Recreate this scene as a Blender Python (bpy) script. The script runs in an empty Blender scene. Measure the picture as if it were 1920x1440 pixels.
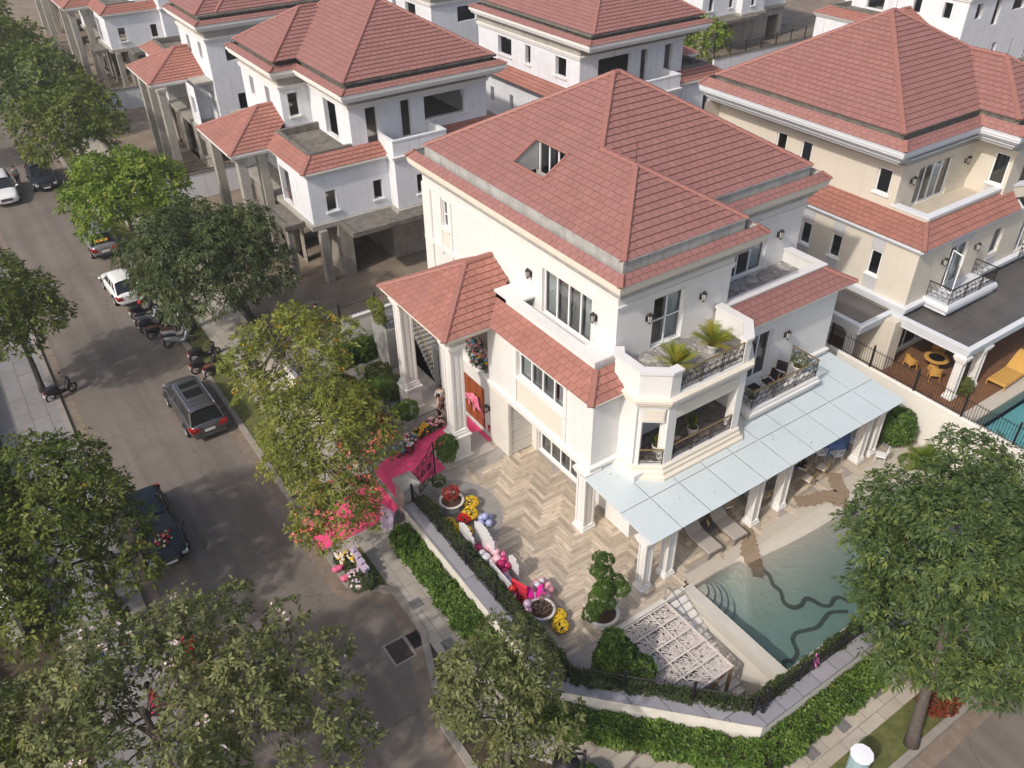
import bpy, bmesh, math, random
import numpy as np
from mathutils import Vector, Matrix
R = math.radians
sc = bpy.context.scene
col = sc.collection

# ------------------------------------------------------------ camera
cam_d = bpy.data.cameras.new('camera'); cam = bpy.data.objects.new('camera', cam_d); col.objects.link(cam)
cr = Vector((0.82522947, -0.56468068, -0.01149092)); cu = Vector((0.34000916, 0.48044126, 0.80843675)); cf = Vector((0.4509879, 0.67105285, -0.58847089))
cm = Matrix((cr, cu, -cf)).transposed().to_4x4(); cm.translation = Vector((0, 0, 27)); cam.matrix_world = cm
cam_d.sensor_width = 36; cam_d.lens = 1568.6 / 1920 * 36; cam_d.clip_end = 2000; cam_d.clip_start = .2
sc.camera = cam
sc.render.resolution_x = 1024; sc.render.resolution_y = 768
# ------------------------------------------------------------ light
SUN = Vector((-1.08, -.25, 1.0)).normalized()
w = bpy.data.worlds.new('World'); sc.world = w; w.use_nodes = True
nt = w.node_tree; bg = nt.nodes['Background']
sky = nt.nodes.new('ShaderNodeTexSky'); sky.sky_type = 'NISHITA'; sky.sun_disc = False
sky.sun_elevation = math.asin(SUN.z); sky.sun_rotation = math.atan2(SUN.x, SUN.y)
sky.air_density = 1.0; sky.dust_density = 4.0; sky.ozone_density = 1.0
nt.links.new(sky.outputs[0], bg.inputs[0]); bg.inputs[1].default_value = .15
sd = bpy.data.lights.new('sun', 'SUN'); sd.energy = 2.6; sd.angle = R(1.8); sd.color = (1.0, .94, .865)
so = bpy.data.objects.new('sun', sd); col.objects.link(so); so.rotation_euler = (-SUN).to_track_quat('-Z', 'Y').to_euler(); so.location = (-40, -20, 60)
sc.view_settings.view_transform = 'Standard'; sc.view_settings.look = 'None'; sc.view_settings.exposure = 0.16; sc.view_settings.gamma = 1

# ------------------------------------------------------------ materials
MATS = {}
def mat(name, c, rough=.7, metal=0, var=.08, vs=1.5, bump=0, bs=40, dirt=None, ds=.7, spec=.3, streak=None):
    """principled with noise variation; dirt = (colour, amount)"""
    if name in MATS: return MATS[name]
    m = bpy.data.materials.new(name); m.use_nodes = True; n = m.node_tree.nodes; l = m.node_tree.links
    b = n['Principled BSDF']; b.inputs['Roughness'].default_value = rough; b.inputs['Metallic'].default_value = metal
    b.inputs['Specular IOR Level'].default_value = spec
    tc = n.new('ShaderNodeTexCoord'); nz = n.new('ShaderNodeTexNoise'); nz.inputs['Scale'].default_value = vs; nz.inputs['Detail'].default_value = 8; nz.inputs['Roughness'].default_value = .65
    l.new(tc.outputs['Object'], nz.inputs['Vector'])
    rp = n.new('ShaderNodeValToRGB'); rp.color_ramp.elements[0].position = .3; rp.color_ramp.elements[1].position = .7
    rp.color_ramp.elements[0].color = tuple(max(0, x * (1 - var)) for x in c) + (1,); rp.color_ramp.elements[1].color = tuple(min(1, x * (1 + var)) for x in c) + (1,)
    l.new(nz.outputs[0], rp.inputs[0]); out = rp.outputs[0]
    if dirt:
        n2 = n.new('ShaderNodeTexNoise'); n2.inputs['Scale'].default_value = ds; n2.inputs['Detail'].default_value = 10; n2.inputs['Roughness'].default_value = .7
        l.new(tc.outputs['Object'], n2.inputs['Vector'])
        r2 = n.new('ShaderNodeValToRGB'); r2.color_ramp.elements[0].position = .48; r2.color_ramp.elements[1].position = .72
        r2.color_ramp.elements[1].color = (dirt[1],) * 3 + (1,); r2.color_ramp.elements[0].color = (0, 0, 0, 1)
        mx = n.new('ShaderNodeMixRGB'); l.new(n2.outputs[0], r2.inputs[0]); l.new(r2.outputs[0], mx.inputs[0]); l.new(out, mx.inputs[1]); mx.inputs[2].default_value = dirt[0] + (1,); out = mx.outputs[0]
    if streak:
        mp = n.new('ShaderNodeMapping'); mp.inputs['Scale'].default_value = (3.5, 3.5, .16); l.new(tc.outputs['Object'], mp.inputs[0]); n4 = n.new('ShaderNodeTexNoise'); n4.inputs['Scale'].default_value = 1.4; n4.inputs['Detail'].default_value = 7; l.new(mp.outputs[0], n4.inputs['Vector'])
        r4 = n.new('ShaderNodeValToRGB'); r4.color_ramp.elements[0].position = .52; r4.color_ramp.elements[0].color = (0, 0, 0, 1); r4.color_ramp.elements[1].position = .78; r4.color_ramp.elements[1].color = (streak[1],) * 3 + (1,); l.new(n4.outputs[0], r4.inputs[0]); m4 = n.new('ShaderNodeMixRGB'); l.new(r4.outputs[0], m4.inputs[0]); l.new(out, m4.inputs[1]); m4.inputs[2].default_value = streak[0] + (1,); out = m4.outputs[0]
    l.new(out, b.inputs['Base Color'])
    if bump:
        n3 = n.new('ShaderNodeTexNoise'); n3.inputs['Scale'].default_value = bs; n3.inputs['Detail'].default_value = 6; l.new(tc.outputs['Object'], n3.inputs['Vector'])
        bp = n.new('ShaderNodeBump'); bp.inputs['Strength'].default_value = bump; bp.inputs['Distance'].default_value = .02; l.new(n3.outputs[0], bp.inputs['Height']); l.new(bp.outputs[0], b.inputs['Normal'])
    MATS[name] = m; return m

def brick_mat(name, c1, c2, cm_, bw, bh, mortar, coord='Object', rough=.7, offset=.5, var=.15, vs=2, rot=0, bump=.4, spec=.3, dirt=None):
    m = bpy.data.materials.new(name); m.use_nodes = True; n = m.node_tree.nodes; l = m.node_tree.links
    b = n['Principled BSDF']; b.inputs['Roughness'].default_value = rough; b.inputs['Specular IOR Level'].default_value = spec
    tc = n.new('ShaderNodeTexCoord'); mp = n.new('ShaderNodeMapping'); mp.inputs['Rotation'].default_value = (0, 0, rot)
    l.new(tc.outputs[coord], mp.inputs[0])
    br = n.new('ShaderNodeTexBrick'); l.new(mp.outputs[0], br.inputs['Vector']); br.offset = offset
    br.inputs['Color1'].default_value = c1 + (1,); br.inputs['Color2'].default_value = c2 + (1,); br.inputs['Mortar'].default_value = cm_ + (1,)
    br.inputs['Scale'].default_value = 1; br.inputs['Brick Width'].default_value = bw; br.inputs['Row Height'].default_value = bh; br.inputs['Mortar Size'].default_value = mortar; br.inputs['Mortar Smooth'].default_value = .1
    nz = n.new('ShaderNodeTexNoise'); nz.inputs['Scale'].default_value = vs; nz.inputs['Detail'].default_value = 8; nz.inputs['Roughness'].default_value = .7; l.new(tc.outputs['Object'], nz.inputs['Vector'])
    mr = n.new('ShaderNodeMapRange'); mr.inputs[1].default_value = .3; mr.inputs[2].default_value = .7; mr.inputs[3].default_value = 1 - var; mr.inputs[4].default_value = 1 + var; l.new(nz.outputs[0], mr.inputs[0])
    mx = n.new('ShaderNodeVectorMath'); mx.operation = 'SCALE'; l.new(br.outputs['Color'], mx.inputs[0]); l.new(mr.outputs[0], mx.inputs['Scale'])
    out = mx.outputs[0]
    if dirt:
        n2 = n.new('ShaderNodeTexNoise'); n2.inputs['Scale'].default_value = .5; n2.inputs['Detail'].default_value = 10; l.new(tc.outputs['Object'], n2.inputs['Vector'])
        r2 = n.new('ShaderNodeValToRGB'); r2.color_ramp.elements[0].position = .5; r2.color_ramp.elements[1].position = .75; r2.color_ramp.elements[1].color = (dirt[1],) * 3 + (1,)
        l.new(n2.outputs[0], r2.inputs[0]); m2 = n.new('ShaderNodeMixRGB'); l.new(r2.outputs[0], m2.inputs[0]); l.new(out, m2.inputs[1]); m2.inputs[2].default_value = dirt[0] + (1,); out = m2.outputs[0]
    l.new(out, b.inputs['Base Color'])
    if bump:
        bp = n.new('ShaderNodeBump'); bp.invert = True; bp.inputs['Strength'].default_value = bump; bp.inputs['Distance'].default_value = .01; l.new(br.outputs['Fac'], bp.inputs['Height']); l.new(bp.outputs[0], b.inputs['Normal'])
    MATS[name] = m; return m

def glass_mat(name, tint=(.75, .8, .82), t=.75, rough=.04):
    m = bpy.data.materials.new(name); m.use_nodes = True; n = m.node_tree.nodes; l = m.node_tree.links
    n.remove(n['Principled BSDF']); o = n['Material Output']
    a = n.new('ShaderNodeBsdfTransparent'); a.inputs[0].default_value = tint + (1,)
    g = n.new('ShaderNodeBsdfGlossy'); g.inputs['Roughness'].default_value = rough; g.inputs[0].default_value = (.9, .95, 1, 1)
    lw = n.new('ShaderNodeFresnel'); lw.inputs[0].default_value = 1.5; ad = n.new('ShaderNodeMath'); ad.operation = 'ADD'; ad.inputs[1].default_value = 1 - t - .18; l.new(lw.outputs[0], ad.inputs[0])
    mx = n.new('ShaderNodeMixShader'); l.new(ad.outputs[0], mx.inputs[0]); l.new(a.outputs[0], mx.inputs[1]); l.new(g.outputs[0], mx.inputs[2]); l.new(mx.outputs[0], o.inputs[0])
    MATS[name] = m; return m

def leaf_mat(name, dark, mid, light, trans=.25):
    """colour from the face attribute 'v' (0..1 leaf age / kind)"""
    m = bpy.data.materials.new(name); m.use_nodes = True; n = m.node_tree.nodes; l = m.node_tree.links
    b = n['Principled BSDF']; b.inputs['Roughness'].default_value = .5; b.inputs['Specular IOR Level'].default_value = .25
    at = n.new('ShaderNodeAttribute'); at.attribute_name = 'v'
    rp = n.new('ShaderNodeValToRGB'); e = rp.color_ramp.elements; e[0].color = dark + (1,); e[1].color = light + (1,); x = e.new(.5); x.color = mid + (1,)
    l.new(at.outputs['Fac'], rp.inputs[0]); l.new(rp.outputs[0], b.inputs['Base Color'])
    t = n.new('ShaderNodeBsdfTranslucent'); sm = n.new('ShaderNodeVectorMath'); sm.operation = 'MULTIPLY'; sm.inputs[1].default_value = (1.3, 1.5, .5); l.new(rp.outputs[0], sm.inputs[0]); l.new(sm.outputs[0], t.inputs[0])
    mx = n.new('ShaderNodeMixShader'); mx.inputs[0].default_value = trans; o = n['Material Output']
    l.new(b.outputs[0], mx.inputs[1]); l.new(t.outputs[0], mx.inputs[2]); l.new(mx.outputs[0], o.inputs[0])
    MATS[name] = m; return m

WHITE = mat('white render', (.69, .68, .66), .75, var=.03, vs=2.5, bump=.05, bs=60, dirt=((.62, .59, .54), .25), ds=.5, streak=((.55, .52, .47), .3))
WHITE2 = mat('cool white render', (.70, .71, .74), .8, var=.04, vs=2, bump=.08, dirt=((.50, .50, .50), .35), ds=.8, streak=((.40, .39, .38), .45))
CREAM = mat('cream stone trim', (.68, .62, .53), .75, var=.04, dirt=((.62, .54, .42), .25))
YEL = mat('pale yellow render', (.61, .56, .472), .75, var=.03, bump=.05, dirt=((.5, .45, .37), .25), streak=((.45, .41, .34), .3))
GREYP = mat('grey painted panel', (.48, .48, .49), .7, var=.05)
TRIM = mat('white moulding', (.72, .70, .67), .65, var=.03, dirt=((.6, .56, .5), .3), ds=1.2)
GTRIM = mat('light grey moulding', (.62, .64, .67), .65, var=.03)
CONC = mat('raw concrete', (.33, .30, .26), .9, var=.22, vs=1.2, bump=.3, dirt=((.12, .105, .09), .6), ds=.9, streak=((.1, .09, .08), .6))
CONCB = mat('bare concrete beam', (.36, .34, .30), .9, var=.15, vs=2, bump=.2, dirt=((.2, .18, .15), .5))
DCONC = mat('stained roof concrete', (.16, .145, .125), .95, var=.35, vs=2.5, bump=.3, dirt=((.05, .045, .04), .7), ds=1.5)
GUT = mat('concrete gutter wall', (.42, .41, .39), .85, var=.18, vs=1.5, bump=.2, dirt=((.22, .21, .2), .5), ds=1.3, streak=((.2, .19, .18), .7))
IRON = mat('black iron', (.02, .019, .02), .45, .3, var=.1)
BRONZE = mat('dark bronze iron', (.045, .035, .03), .5, .4, var=.1)
BRASS = mat('brass rail', (.36, .26, .13), .4, .7, var=.1)
FRAME = mat('white window frame', (.78, .79, .80), .4, var=.02)
DARK = mat('dark interior', (.035, .03, .028), .9, var=.2)
INNER = mat('interior plaster', (.22, .20, .18), .9, var=.1)
CURT = mat('grey curtain', (.46, .44, .42), .9, var=.1, vs=8)
CURTW = mat('sheer white curtain', (.78, .80, .80), .9, var=.05, vs=8)
GLASS = glass_mat('window glass', (.84, .89, .89), .76)
DGLASS = glass_mat('dark window glass', (.35, .38, .38), .70)
TILE = brick_mat('terracotta roof tile', (.298, .143, .124), (.266, .125, .108), (.145, .06, .049), .42, 1.0, .018, coord='UV', rough=.62, offset=.5, var=.06, vs=1.5, bump=.15, spec=.4, dirt=((.25, .13, .115), .3))
TILE2 = brick_mat('orange terracotta roof tile', (.355, .158, .122), (.31, .137, .106), (.165, .068, .052), .42, 1.0, .018, coord='UV', rough=.65, offset=.5, var=.13, vs=1.2, bump=.15, spec=.35, dirt=((.24, .12, .10), .45))
CAP = mat('terracotta ridge cap', (.30, .135, .11), .6, var=.1, vs=4)
WOOD = mat('varnished red wood', (.30, .085, .03), .45, var=.25, vs=6)
STONE = mat('marble slab', (.42, .39, .35), .55, var=.22, vs=3, dirt=((.25, .23, .2), .4), ds=3)

# ------------------------------------------------------------ mesh builder
SPLITN = set('support_post ridge_cap handlebar mirror battens stem parapet parapet_coping bay_moulding storey_moulding bay_coping bay_panel pent_roof window_panel wall_moulding window_sill stone_cladding canopy_slab floor_slab terrace_floor bay_wall curtain grey_frieze hand_rail'.split())
XF = [1, 0, 1, 0]   # sx, ox, sy, oy for mirrored or shifted villas
OFF = {}
def tag(o, label=None, cat=None, group=None, kind=None):
    if label: o['label'] = label
    if cat: o['category'] = cat
    if group: o['group'] = group
    if kind: o['kind'] = kind
    return o
def thing(name, loc, label, cat, group=None, rz=0):
    o = bpy.data.objects.new(name, None); col.objects.link(o); o.empty_display_size = .3
    o.location = loc; o.rotation_euler = (0, 0, rz); OFF[o.name] = Vector(loc)
    return tag(o, label, cat, group)
class MB:
    def __init__(s): s.v = []; s.f = []; s.m = []; s.uv = []; s.k = 0; s.sm = []; s.smooth = False
    def face(s, pts, uv=None):
        i = len(s.v); s.v += [tuple(p) for p in pts]; s.f.append(tuple(range(i, i + len(pts)))); s.m.append(s.k); s.uv.append(uv); s.sm.append(s.smooth)
    def idx(s, pts, faces):
        i = len(s.v); s.v += [tuple(p) for p in pts]
        for f in faces: s.f.append(tuple(i + j for j in f)); s.m.append(s.k); s.uv.append(None); s.sm.append(s.smooth)
    def box(s, x0, y0, z0, x1, y1, z1):
        if x0 > x1: x0, x1 = x1, x0
        if y0 > y1: y0, y1 = y1, y0
        s.idx([(x0, y0, z0), (x1, y0, z0), (x1, y1, z0), (x0, y1, z0), (x0, y0, z1), (x1, y0, z1), (x1, y1, z1), (x0, y1, z1)],
              [(3, 2, 1, 0), (4, 5, 6, 7), (0, 1, 5, 4), (1, 2, 6, 5), (2, 3, 7, 6), (3, 0, 4, 7)])
    def bbox(s, x0, y0, z0, x1, y1, z1, b=.03):
        """box with bevelled vertical and top edges"""
        p = [(x0 + b, y0), (x1 - b, y0), (x1, y0 + b), (x1, y1 - b), (x1 - b, y1), (x0 + b, y1), (x0, y1 - b), (x0, y0 + b)]
        cx, cy = (x0 + x1) / 2, (y0 + y1) / 2
        q = [(x + (b if x < cx else -b), y + (b if y < cy else -b)) for x, y in p]
        s.idx([(x, y, z0) for x, y in p] + [(x, y, z1 - b) for x, y in p] + [(x, y, z1) for x, y in q],
              [tuple(range(7, -1, -1))] + [(i, (i + 1) % 8, 8 + (i + 1) % 8, 8 + i) for i in range(8)] + [(8 + i, 8 + (i + 1) % 8, 16 + (i + 1) % 8, 16 + i) for i in range(8)] + [tuple(range(16, 24))])
    def prism(s, poly, z0, z1, bottom=True):
        n = len(poly); p = [(x, y, z0) for x, y in poly] + [(x, y, z1) for x, y in poly]
        fs = [(i, (i + 1) % n, n + (i + 1) % n, n + i) for i in range(n)] + [tuple(range(n, 2 * n))]
        if bottom: fs.append(tuple(range(n - 1, -1, -1)))
        s.idx(p, fs)
    def tube(s, p0, p1, r0, r1=None, n=8, cap=True):
        r1 = r0 if r1 is None else r1; p0 = Vector(p0); p1 = Vector(p1); d = (p1 - p0)
        if d.length < 1e-6: return
        d.normalize(); a = Vector((0, 0, 1)) if abs(d.z) < .9 else Vector((1, 0, 0)); u_ = d.cross(a).normalized(); v_ = d.cross(u_)
        pts = []
        for p, r_ in ((p0, r0), (p1, r1)):
            for i in range(n): t = 2 * math.pi * i / n; pts.append(p + u_ * (math.cos(t) * r_) + v_ * (math.sin(t) * r_))
        fs = [(i, n + i, n + (i + 1) % n, (i + 1) % n) for i in range(n)]
        if cap: fs += [tuple(range(n)), tuple(range(2 * n - 1, n - 1, -1))]
        s.idx(pts, fs)
    def path(s, pts, r_, n=5):
        """tube along a polyline; r_ scalar or list"""
        P = [Vector(p) for p in pts]; rs = r_ if isinstance(r_, (list, tuple)) else [r_] * len(P); V = []; 
        for i, p in enumerate(P):
            d = (P[min(i + 1, len(P) - 1)] - P[max(i - 1, 0)]).normalized(); a = Vector((0, 0, 1)) if abs(d.z) < .9 else Vector((1, 0, 0))
            u_ = d.cross(a).normalized(); v_ = d.cross(u_)
            for k in range(n): t = 2 * math.pi * k / n; V.append(p + u_ * (math.cos(t) * rs[i]) + v_ * (math.sin(t) * rs[i]))
        fs = []
        for i in range(len(P) - 1):
            for k in range(n): fs.append((i * n + k, (i + 1) * n + k, (i + 1) * n + (k + 1) % n, i * n + (k + 1) % n))
        fs += [tuple(range(n)), tuple(range(len(V) - 1, len(V) - n - 1, -1))]
        s.idx(V, fs)
    def lathe(s, prof, c=(0, 0, 0), n=20):
        V = []; fs = []
        for r_, z in prof:
            for k in range(n): t = 2 * math.pi * k / n; V.append((c[0] + r_ * math.cos(t), c[1] + r_ * math.sin(t), c[2] + z))
        for i in range(len(prof) - 1):
            for k in range(n): fs.append((i * n + k, i * n + (k + 1) % n, (i + 1) * n + (k + 1) % n, (i + 1) * n + k))
        s.idx(V, fs)
    def ball(s, c, r_, n=10, m=7, sz=1, jit=0, rnd=random):
        V = []; fs = []
        for i in range(m + 1):
            ph = math.pi * i / m
            for k in range(n):
                t = 2 * math.pi * k / n; q = 1 + (rnd.random() - .5) * jit
                V.append((c[0] + r_ * q * math.sin(ph) * math.cos(t), c[1] + r_ * q * math.sin(ph) * math.sin(t), c[2] + r_ * sz * q * math.cos(ph)))
        for i in range(m):
            for k in range(n): fs.append((i * n + k, (i + 1) * n + k, (i + 1) * n + (k + 1) % n, i * n + (k + 1) % n))
        s.idx(V, fs)
    def sweep(s, poly, prof, closed=False, uvs=False):
        """sweep profile [(inward offset, z)] along a ccw polyline in plan with mitred corners"""
        n = len(poly); P = [Vector(p) for p in poly]; N = []
        for i in range(n):
            d0 = (P[i] - P[i - 1]).normalized() if (closed or i > 0) else None
            d1 = (P[(i + 1) % n] - P[i]).normalized() if (closed or i < n - 1) else None
            if d0 is None: d0 = d1
            if d1 is None: d1 = d0
            n0 = Vector((-d0.y, d0.x)); n1 = Vector((-d1.y, d1.x)); b = (n0 + n1); b /= max(.2, b.dot(n0)); N.append(b)
        for i in range(n if closed else n - 1):
            j = (i + 1) % n
            for (o0, z0), (o1, z1) in zip(prof, prof[1:]):
                a = P[i] + N[i] * o0; b = P[j] + N[j] * o0; c = P[j] + N[j] * o1; d = P[i] + N[i] * o1
                s.face([(a.x, a.y, z0), (b.x, b.y, z0), (c.x, c.y, z1), (d.x, d.y, z1)])
        if not closed:
            for i, fl in ((0, False), (n - 1, True)):
                q = [(P[i].x + N[i].x * o, P[i].y + N[i].y * o, z) for o, z in prof]
                if len(q) > 2: s.face(q if not fl else q[::-1])
    def build(s, name, mats, parent=None, local=False, kind=None, smooth=False, merge=False):
        """verts are world coordinates (before XF) unless local"""
        if name in SPLITN and parent is not None:
            n = len(s.f); lo = []; hi = []; par_ = list(range(n))
            def find(i):
                while par_[i] != i: par_[i] = par_[par_[i]]; i = par_[i]
                return i
            own = {}
            for i, f in enumerate(s.f):
                for q in f:
                    if q in own: par_[find(i)] = find(own[q])
                    else: own[q] = i
            bb = {}
            for i, f in enumerate(s.f):
                r_ = find(i); P = [s.v[q] for q in f]; a = [min(p[k] for p in P) - .03 for k in range(3)]; b = [max(p[k] for p in P) + .03 for k in range(3)]
                if r_ in bb: a0, b0 = bb[r_]; bb[r_] = ([min(x, y) for x, y in zip(a, a0)], [max(x, y) for x, y in zip(b, b0)])
                else: bb[r_] = (a, b)
            ks = list(bb)
            if 1 < len(ks) < 500:
                for i in range(len(ks)):
                    for j in range(i):
                        A, B = bb[ks[i]], bb[ks[j]]
                        if find(ks[i]) != find(ks[j]) and all(A[0][k] < B[1][k] and B[0][k] < A[1][k] for k in range(3)): par_[find(ks[i])] = find(ks[j])
                gr = {}
                for i in range(n): gr.setdefault(find(i), []).append(i)
                if len(gr) > 1:
                    first = None
                    for g in sorted(gr.values(), key=len, reverse=True):
                        mb = MB()
                        for i in g:
                            mb.k = s.m[i]; mb.smooth = s.sm[i]; mb.face([s.v[q] for q in s.f[i]], s.uv[i])
                        o = mb._build(name, mats, parent, local, kind, smooth, merge); first = first or o
                    return first
        return s._build(name, mats, parent, local, kind, smooth, merge)
    def _build(s, name, mats, parent=None, local=False, kind=None, smooth=False, merge=False):
        me = bpy.data.meshes.new(name); V = s.v; F = s.f
        if not local:
            sx, ox, sy, oy = XF; V = [(sx * x + ox, sy * y + oy, z) for x, y, z in V]
            if sx * sy < 0: F = [f[::-1] for f in F]
            if parent is not None:
                o3 = OFF.get(parent.name, Vector((0, 0, 0))); V = [(x - o3.x, y - o3.y, z - o3.z) for x, y, z in V]
        me.from_pydata(V, [], F)
        if not isinstance(mats, (list, tuple)): mats = [mats]
        for m_ in mats: me.materials.append(m_)
        if len(mats) > 1: me.polygons.foreach_set('material_index', s.m)
        if any(u is not None for u in s.uv):
            ul = me.uv_layers.new(name='UVMap').data; li = 0; flip = (not local) and XF[0] * XF[2] < 0
            for f, u in zip(F, s.uv):
                uu = u if u is None or not flip else u[::-1]
                for k in range(len(f)):
                    if uu is not None: ul[li].uv = uu[k]
                    li += 1
        if smooth: me.polygons.foreach_set('use_smooth', [True] * len(F))
        elif any(s.sm): me.polygons.foreach_set('use_smooth', s.sm)
        if merge:
            b = bmesh.new(); b.from_mesh(me); bmesh.ops.remove_doubles(b, verts=b.verts, dist=.0005); bmesh.ops.recalc_face_normals(b, faces=b.faces); b.to_mesh(me); b.free()
        me.update(); o = bpy.data.objects.new(name, me); col.objects.link(o)
        if parent is not None: o.parent = parent; OFF[o.name] = OFF.get(parent.name, Vector((0, 0, 0)))
        if kind: o['kind'] = kind
        return o
def structure(name, mb, m): return mb.build(name, m, kind='structure')
def copy_tree(o, parent=None):
    c = o.copy(); col.objects.link(c)
    if parent is not None: c.parent = parent
    for ch in list(o.children): copy_tree(ch, c)
    return c

# ------------------------------------------------------------ roofs with real tile courses
def clip(poly, a, b, c, d):
    """keep part of 3d polygon where ax+by+cz+d >= 0"""
    out = []
    for i in range(len(poly)):
        p = poly[i]; q = poly[(i + 1) % len(poly)]
        fp = a * p[0] + b * p[1] + c * p[2] + d; fq = a * q[0] + b * q[1] + c * q[2] + d
        if fp >= -1e-9: out.append(p)
        if (fp > 1e-9 and fq < -1e-9) or (fp < -1e-9 and fq > 1e-9):
            t = fp / (fp - fq); out.append(tuple(p[k] + (q[k] - p[k]) * t for k in range(3)))
    return out
def courses(mb, poly, step=.33, lip=.05, z0=None):
    """stepped tile courses on a planar sloped polygon (ccw seen from above)"""
    P = [Vector(p) for p in poly]; nn = Vector((0, 0, 0))
    for i in range(1, len(P) - 1): nn += (P[i] - P[0]).cross(P[i + 1] - P[0])
    nn.normalize()
    if nn.z < 0: nn = -nn; poly = poly[::-1]
    dz = step * math.sqrt(max(1e-6, 1 - nn.z ** 2)); h = Vector((-nn.y, nn.x, 0)).normalized()
    zmin = min(p[2] for p in poly) if z0 is None else z0; zmax = max(p[2] for p in poly); k = 0
    while zmin + k * dz < zmax - 1e-4:
        a = zmin + k * dz; b = a + dz
        s_ = clip(clip([tuple(p) for p in poly], 0, 0, 1, -a), 0, 0, -1, b)
        if len(s_) >= 3:
            top = []; uv = []
            for p in s_:
                t = (p[2] - a) / dz; o = lip * (1 - t) + .004; q = Vector(p) + nn * o; top.append(q); uv.append((Vector(p).dot(h), k + min(.985, max(.015, t))))
            mb.face(top, uv)
            n = len(s_)
            for i in range(n):
                j = (i + 1) % n
                if abs(s_[i][2] - a) < 1e-5 and abs(s_[j][2] - a) < 1e-5:
                    lo0 = Vector(s_[i]) - nn * .004; lo1 = Vector(s_[j]) - nn * .004
                    mb.face([lo0, lo1, top[j], top[i]], [(0, .5)] * 4)
        k += 1
def ridge(mb, p0, p1, w_=.15, h_=.09, step=.36):
    p0 = Vector(p0); p1 = Vector(p1); d = p1 - p0; L = d.length; n = max(1, int(L / step)); d.normalize(); s_ = d.cross(Vector((0, 0, 1))).normalized(); u_ = s_.cross(d)
    for i in range(n):
        a = p0 + d * (L * i / n); b = p0 + d * (L * (i + 1) / n); e = 1.06; f = .94
        A = [a + s_ * (w_ * e), a + s_ * (w_ * .62 * e) + u_ * (h_ * e), a - s_ * (w_ * .62 * e) + u_ * (h_ * e), a - s_ * (w_ * e)]
        B = [b + s_ * (w_ * f), b + s_ * (w_ * .62 * f) + u_ * (h_ * f), b - s_ * (w_ * .62 * f) + u_ * (h_ * f), b - s_ * (w_ * f)]
        mb.idx(A + B, [(0, 4, 5, 1), (1, 5, 6, 2), (2, 6, 7, 3), (3, 2, 1, 0)[::-1], (4, 5, 6, 7)])
def hip(tile, cap, x0, x1, y0, y1, z, sl=.6, sides='SENW', step=.33):
    """hip roof over a rectangle"""
    wx, wy = x1 - x0, y1 - y0
    if wx <= wy: h = wx / 2; a = ((x0 + x1) / 2, y0 + h, z + sl * h); b = ((x0 + x1) / 2, y1 - h, z + sl * h)
    else: h = wy / 2; a = (x0 + h, (y0 + y1) / 2, z + sl * h); b = (x1 - h, (y0 + y1) / 2, z + sl * h)
    A, B, C, D = (x0, y0, z), (x1, y0, z), (x1, y1, z), (x0, y1, z)
    if wx <= wy: f = {'S': [A, B, a], 'E': [B, C, b, a], 'N': [C, D, b], 'W': [D, A, a, b]}; hp = [(A, a), (B, a), (C, b), (D, b)]
    else: f = {'S': [A, B, b, a], 'E': [B, C, b], 'N': [C, D, a, b], 'W': [D, A, a]}; hp = [(A, a), (B, b), (C, b), (D, a)]
    for k in sides: courses(tile, f[k], step)
    for p, q in hp: ridge(cap, p, q)
    if (Vector(a) - Vector(b)).length > .1: ridge(cap, a, b)
    return a, b

# ------------------------------------------------------------ walls with real openings
def P3(ax, c, u, z): return (c, u, z) if ax == 'x' else (u, c, z)
def facade(mb, ax, c, s, u0, u1, z0, z1, ops=(), depth=.22):
    """outer face of a wall on plane ax=c facing sign s, openings (u0,z0,u1,z1) with reveals"""
    us = sorted(set([u0, u1] + [min(max(o[i], u0), u1) for o in ops for i in (0, 2)])); zs = sorted(set([z0, z1] + [min(max(o[i], z0), z1) for o in ops for i in (1, 3)]))
    rev = (ax == 'x') == (s < 0)
    def q(a): mb.face(a[::-1] if rev else a)
    for i in range(len(us) - 1):
        for j in range(len(zs) - 1):
            um, zm = (us[i] + us[i + 1]) / 2, (zs[j] + zs[j + 1]) / 2
            if any(o[0] < um < o[2] and o[1] < zm < o[3] for o in ops): continue
            q([P3(ax, c, us[i], zs[j]), P3(ax, c, us[i + 1], zs[j]), P3(ax, c, us[i + 1], zs[j + 1]), P3(ax, c, us[i], zs[j + 1])])
    d = c - s * depth
    for o in ops:
        a, b, e, f = o
        for (p, r_) in (((a, b), (e, b)), ((e, b), (e, f)), ((e, f), (a, f)), ((a, f), (a, b))):
            q([P3(ax, c, *p), P3(ax, d, *p), P3(ax, d, *r_), P3(ax, c, *r_)][::-1])
def abox(mb, ax, c0, c1, u0, u1, z0, z1):
    if ax == 'x': mb.box(c0, u0, z0, c1, u1, z1)
    else: mb.box(u0, c0, z0, u1, c1, z1)
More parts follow.
